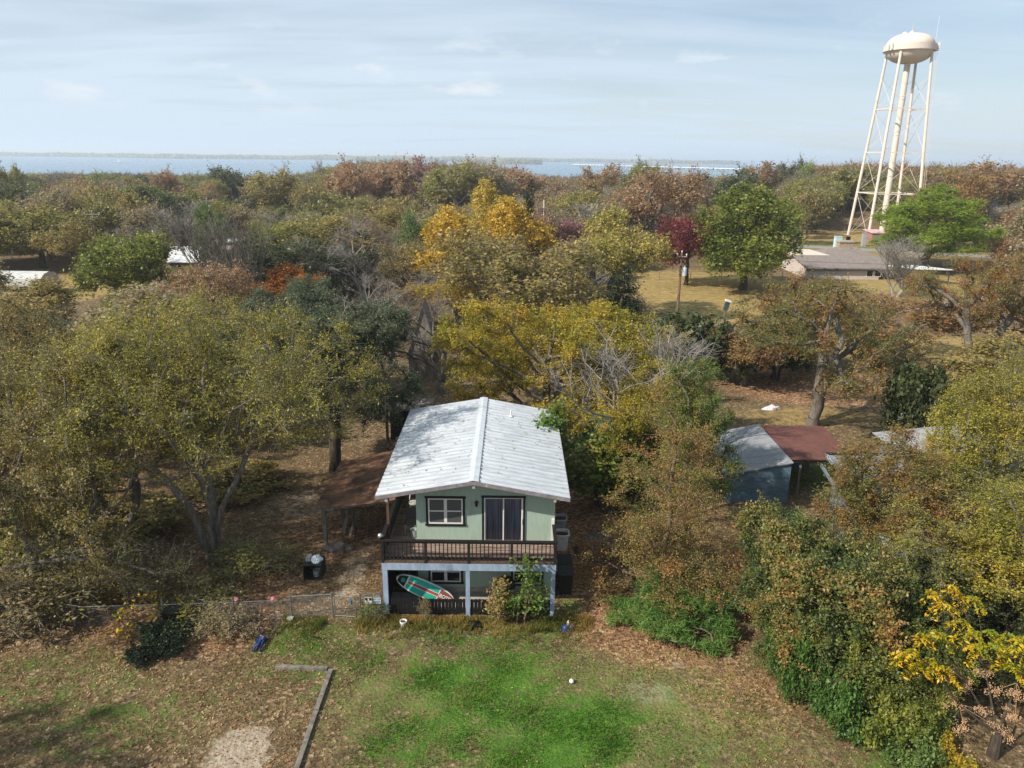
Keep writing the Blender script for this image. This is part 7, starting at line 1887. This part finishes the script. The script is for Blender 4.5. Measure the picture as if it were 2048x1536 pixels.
x, y = scatter(420000, 17.5, 36); g_ = sample_mask(M_green, x, y); d_ = sample_mask(M_dirt, x, y); l_ = sample_mask(M_litter, x, y); pn_ = noise3(np.stack([x, y, 0 * x], 1), 12, 1.9)
k = (fr_.random(len(x)) < np.clip(0.16 + 0.8 * g_ + 0.42 * pn_ + 0.25 * ((x > -7) & (y < 25.5)) - 0.6 * d_ - 0.3 * l_, 0, 1)) & outside(x, y); x, y, g_ = x[k], y[k], g_[k]
cl_ = np.clip(0.6 + 1.1 * noise3(np.stack([x, y, 0 * x], 1), 18, 3.2), 0.15, 1.5)
h = (0.035 + 0.06 * fr_.random(len(x))) * (0.6 + 0.95 * g_) * cl_; V, Q = grass_blades(x, y, h, 0.022)
gl_ = link(bpy.data.objects.new('lawn_grass', mesh_np('lawn_grass', V, Q, [LEAF['grass'], LEAF['lawn']], {'v': np.clip(0.5 + 0.45 * noise3(np.stack([x, y, 0 * x], 1), 15, 5.0) + 0.35 * noise3(np.stack([x, y, 0 * x], 1), 16, 1.2) + 0.14 * fr_.normal(size=len(x)), 0, 1)})))
gl_.data.polygons.foreach_set('material_index', (fr_.random(len(x)) > 0.12 + 0.8 * g_ + 0.25 * noise3(np.stack([x, y, 0 * x], 1), 19, 1.4)).astype(np.int32)); tag(gl_, 'patchy short grass of the front lawn', 'grass', kind='stuff')
cx_, cy_ = fr_.uniform(-9.2, 3.4, 900), 26.6 - np.abs(fr_.normal(size=900)) * 0.5 - 0.02
x = np.repeat(cx_, 16) + fr_.normal(size=900 * 16) * 0.07; y = np.repeat(cy_, 16) + fr_.normal(size=900 * 16) * 0.07; k = (y < YF - 0.06) & ~((x < -6.2) & (x > -7.5)); x, y = x[k], y[k]
h = (0.10 + 0.34 * fr_.random(len(x))) * np.clip(0.65 + 0.9 * noise3(np.stack([x, y, 0 * x], 1), 3, 2.2), 0.2, 1.3); V, Q = grass_blades(x, y, h, 0.02)
vg = link(bpy.data.objects.new('rough_grass', mesh_np('rough_grass', V, Q, [LEAF['drygrass']], {'v': np.clip(0.42 + 0.75 * noise3(np.stack([x, y, 0 * x], 1), 4, 2.6) + 0.2 * fr_.normal(size=len(x)) - 0.5 * (x < -7.4), 0, 1)}))); tag(vg, 'tall dry and green grass along the foot of the deck', 'grass', kind='stuff')

# two pink blooms on the fence
for i, (px_, py_) in enumerate(((473, 1199), (546, 1197))):
    p = at(px_, py_, 26.15); t = thing('rose', ('pink rose bloom above the left fence, left one', 'pink rose bloom above the left fence, right one')[i], 'flower', (p.x, 26.15, 0)); b = MB(); b.cyl((p.x + 0.05, 26.15, 0), tuple(p), 0.008, n=4); part('stem', b, BARKB, t)
    b = MB()
    for k in range(9): b.obox(p + Vector((0.05 * math.cos(k * 0.7), 0.05 * math.sin(k * 0.7), 0.02 * (k % 3))), (0.09, 0.06, 0.02), Matrix.Rotation(k * 0.7, 3, 'Z') @ Matrix.Rotation(0.7, 3, 'Y'))
    part('bloom', b, MATS.get('pink petals') or surf('pink petals', (196, 104, 128), (214, 132, 150), 9, 0.6), t)

# a few leaves caught on the metal roof
n_ = 260; x = fr_.uniform(RX0 + 0.1, RX1 - 0.1, n_); y = RY0 + 0.2 + (RY1 - RY0 - 0.4) * fr_.random(n_) ** 0.7; z = np.array([roof_z(float(v)) for v in x]) + 0.035
V, Q = blades(fr_, np.stack([x, y, z], 1), 0.085, 0.05, up=2.0)
rl = link(bpy.data.objects.new('roof_leaves', mesh_np('roof_leaves', V, Q, [LEAF['litter']], {'v': fr_.random(n_) * 0.5}))); tag(rl, 'scattered brown leaves caught on the metal roof', 'leaves', kind='stuff')
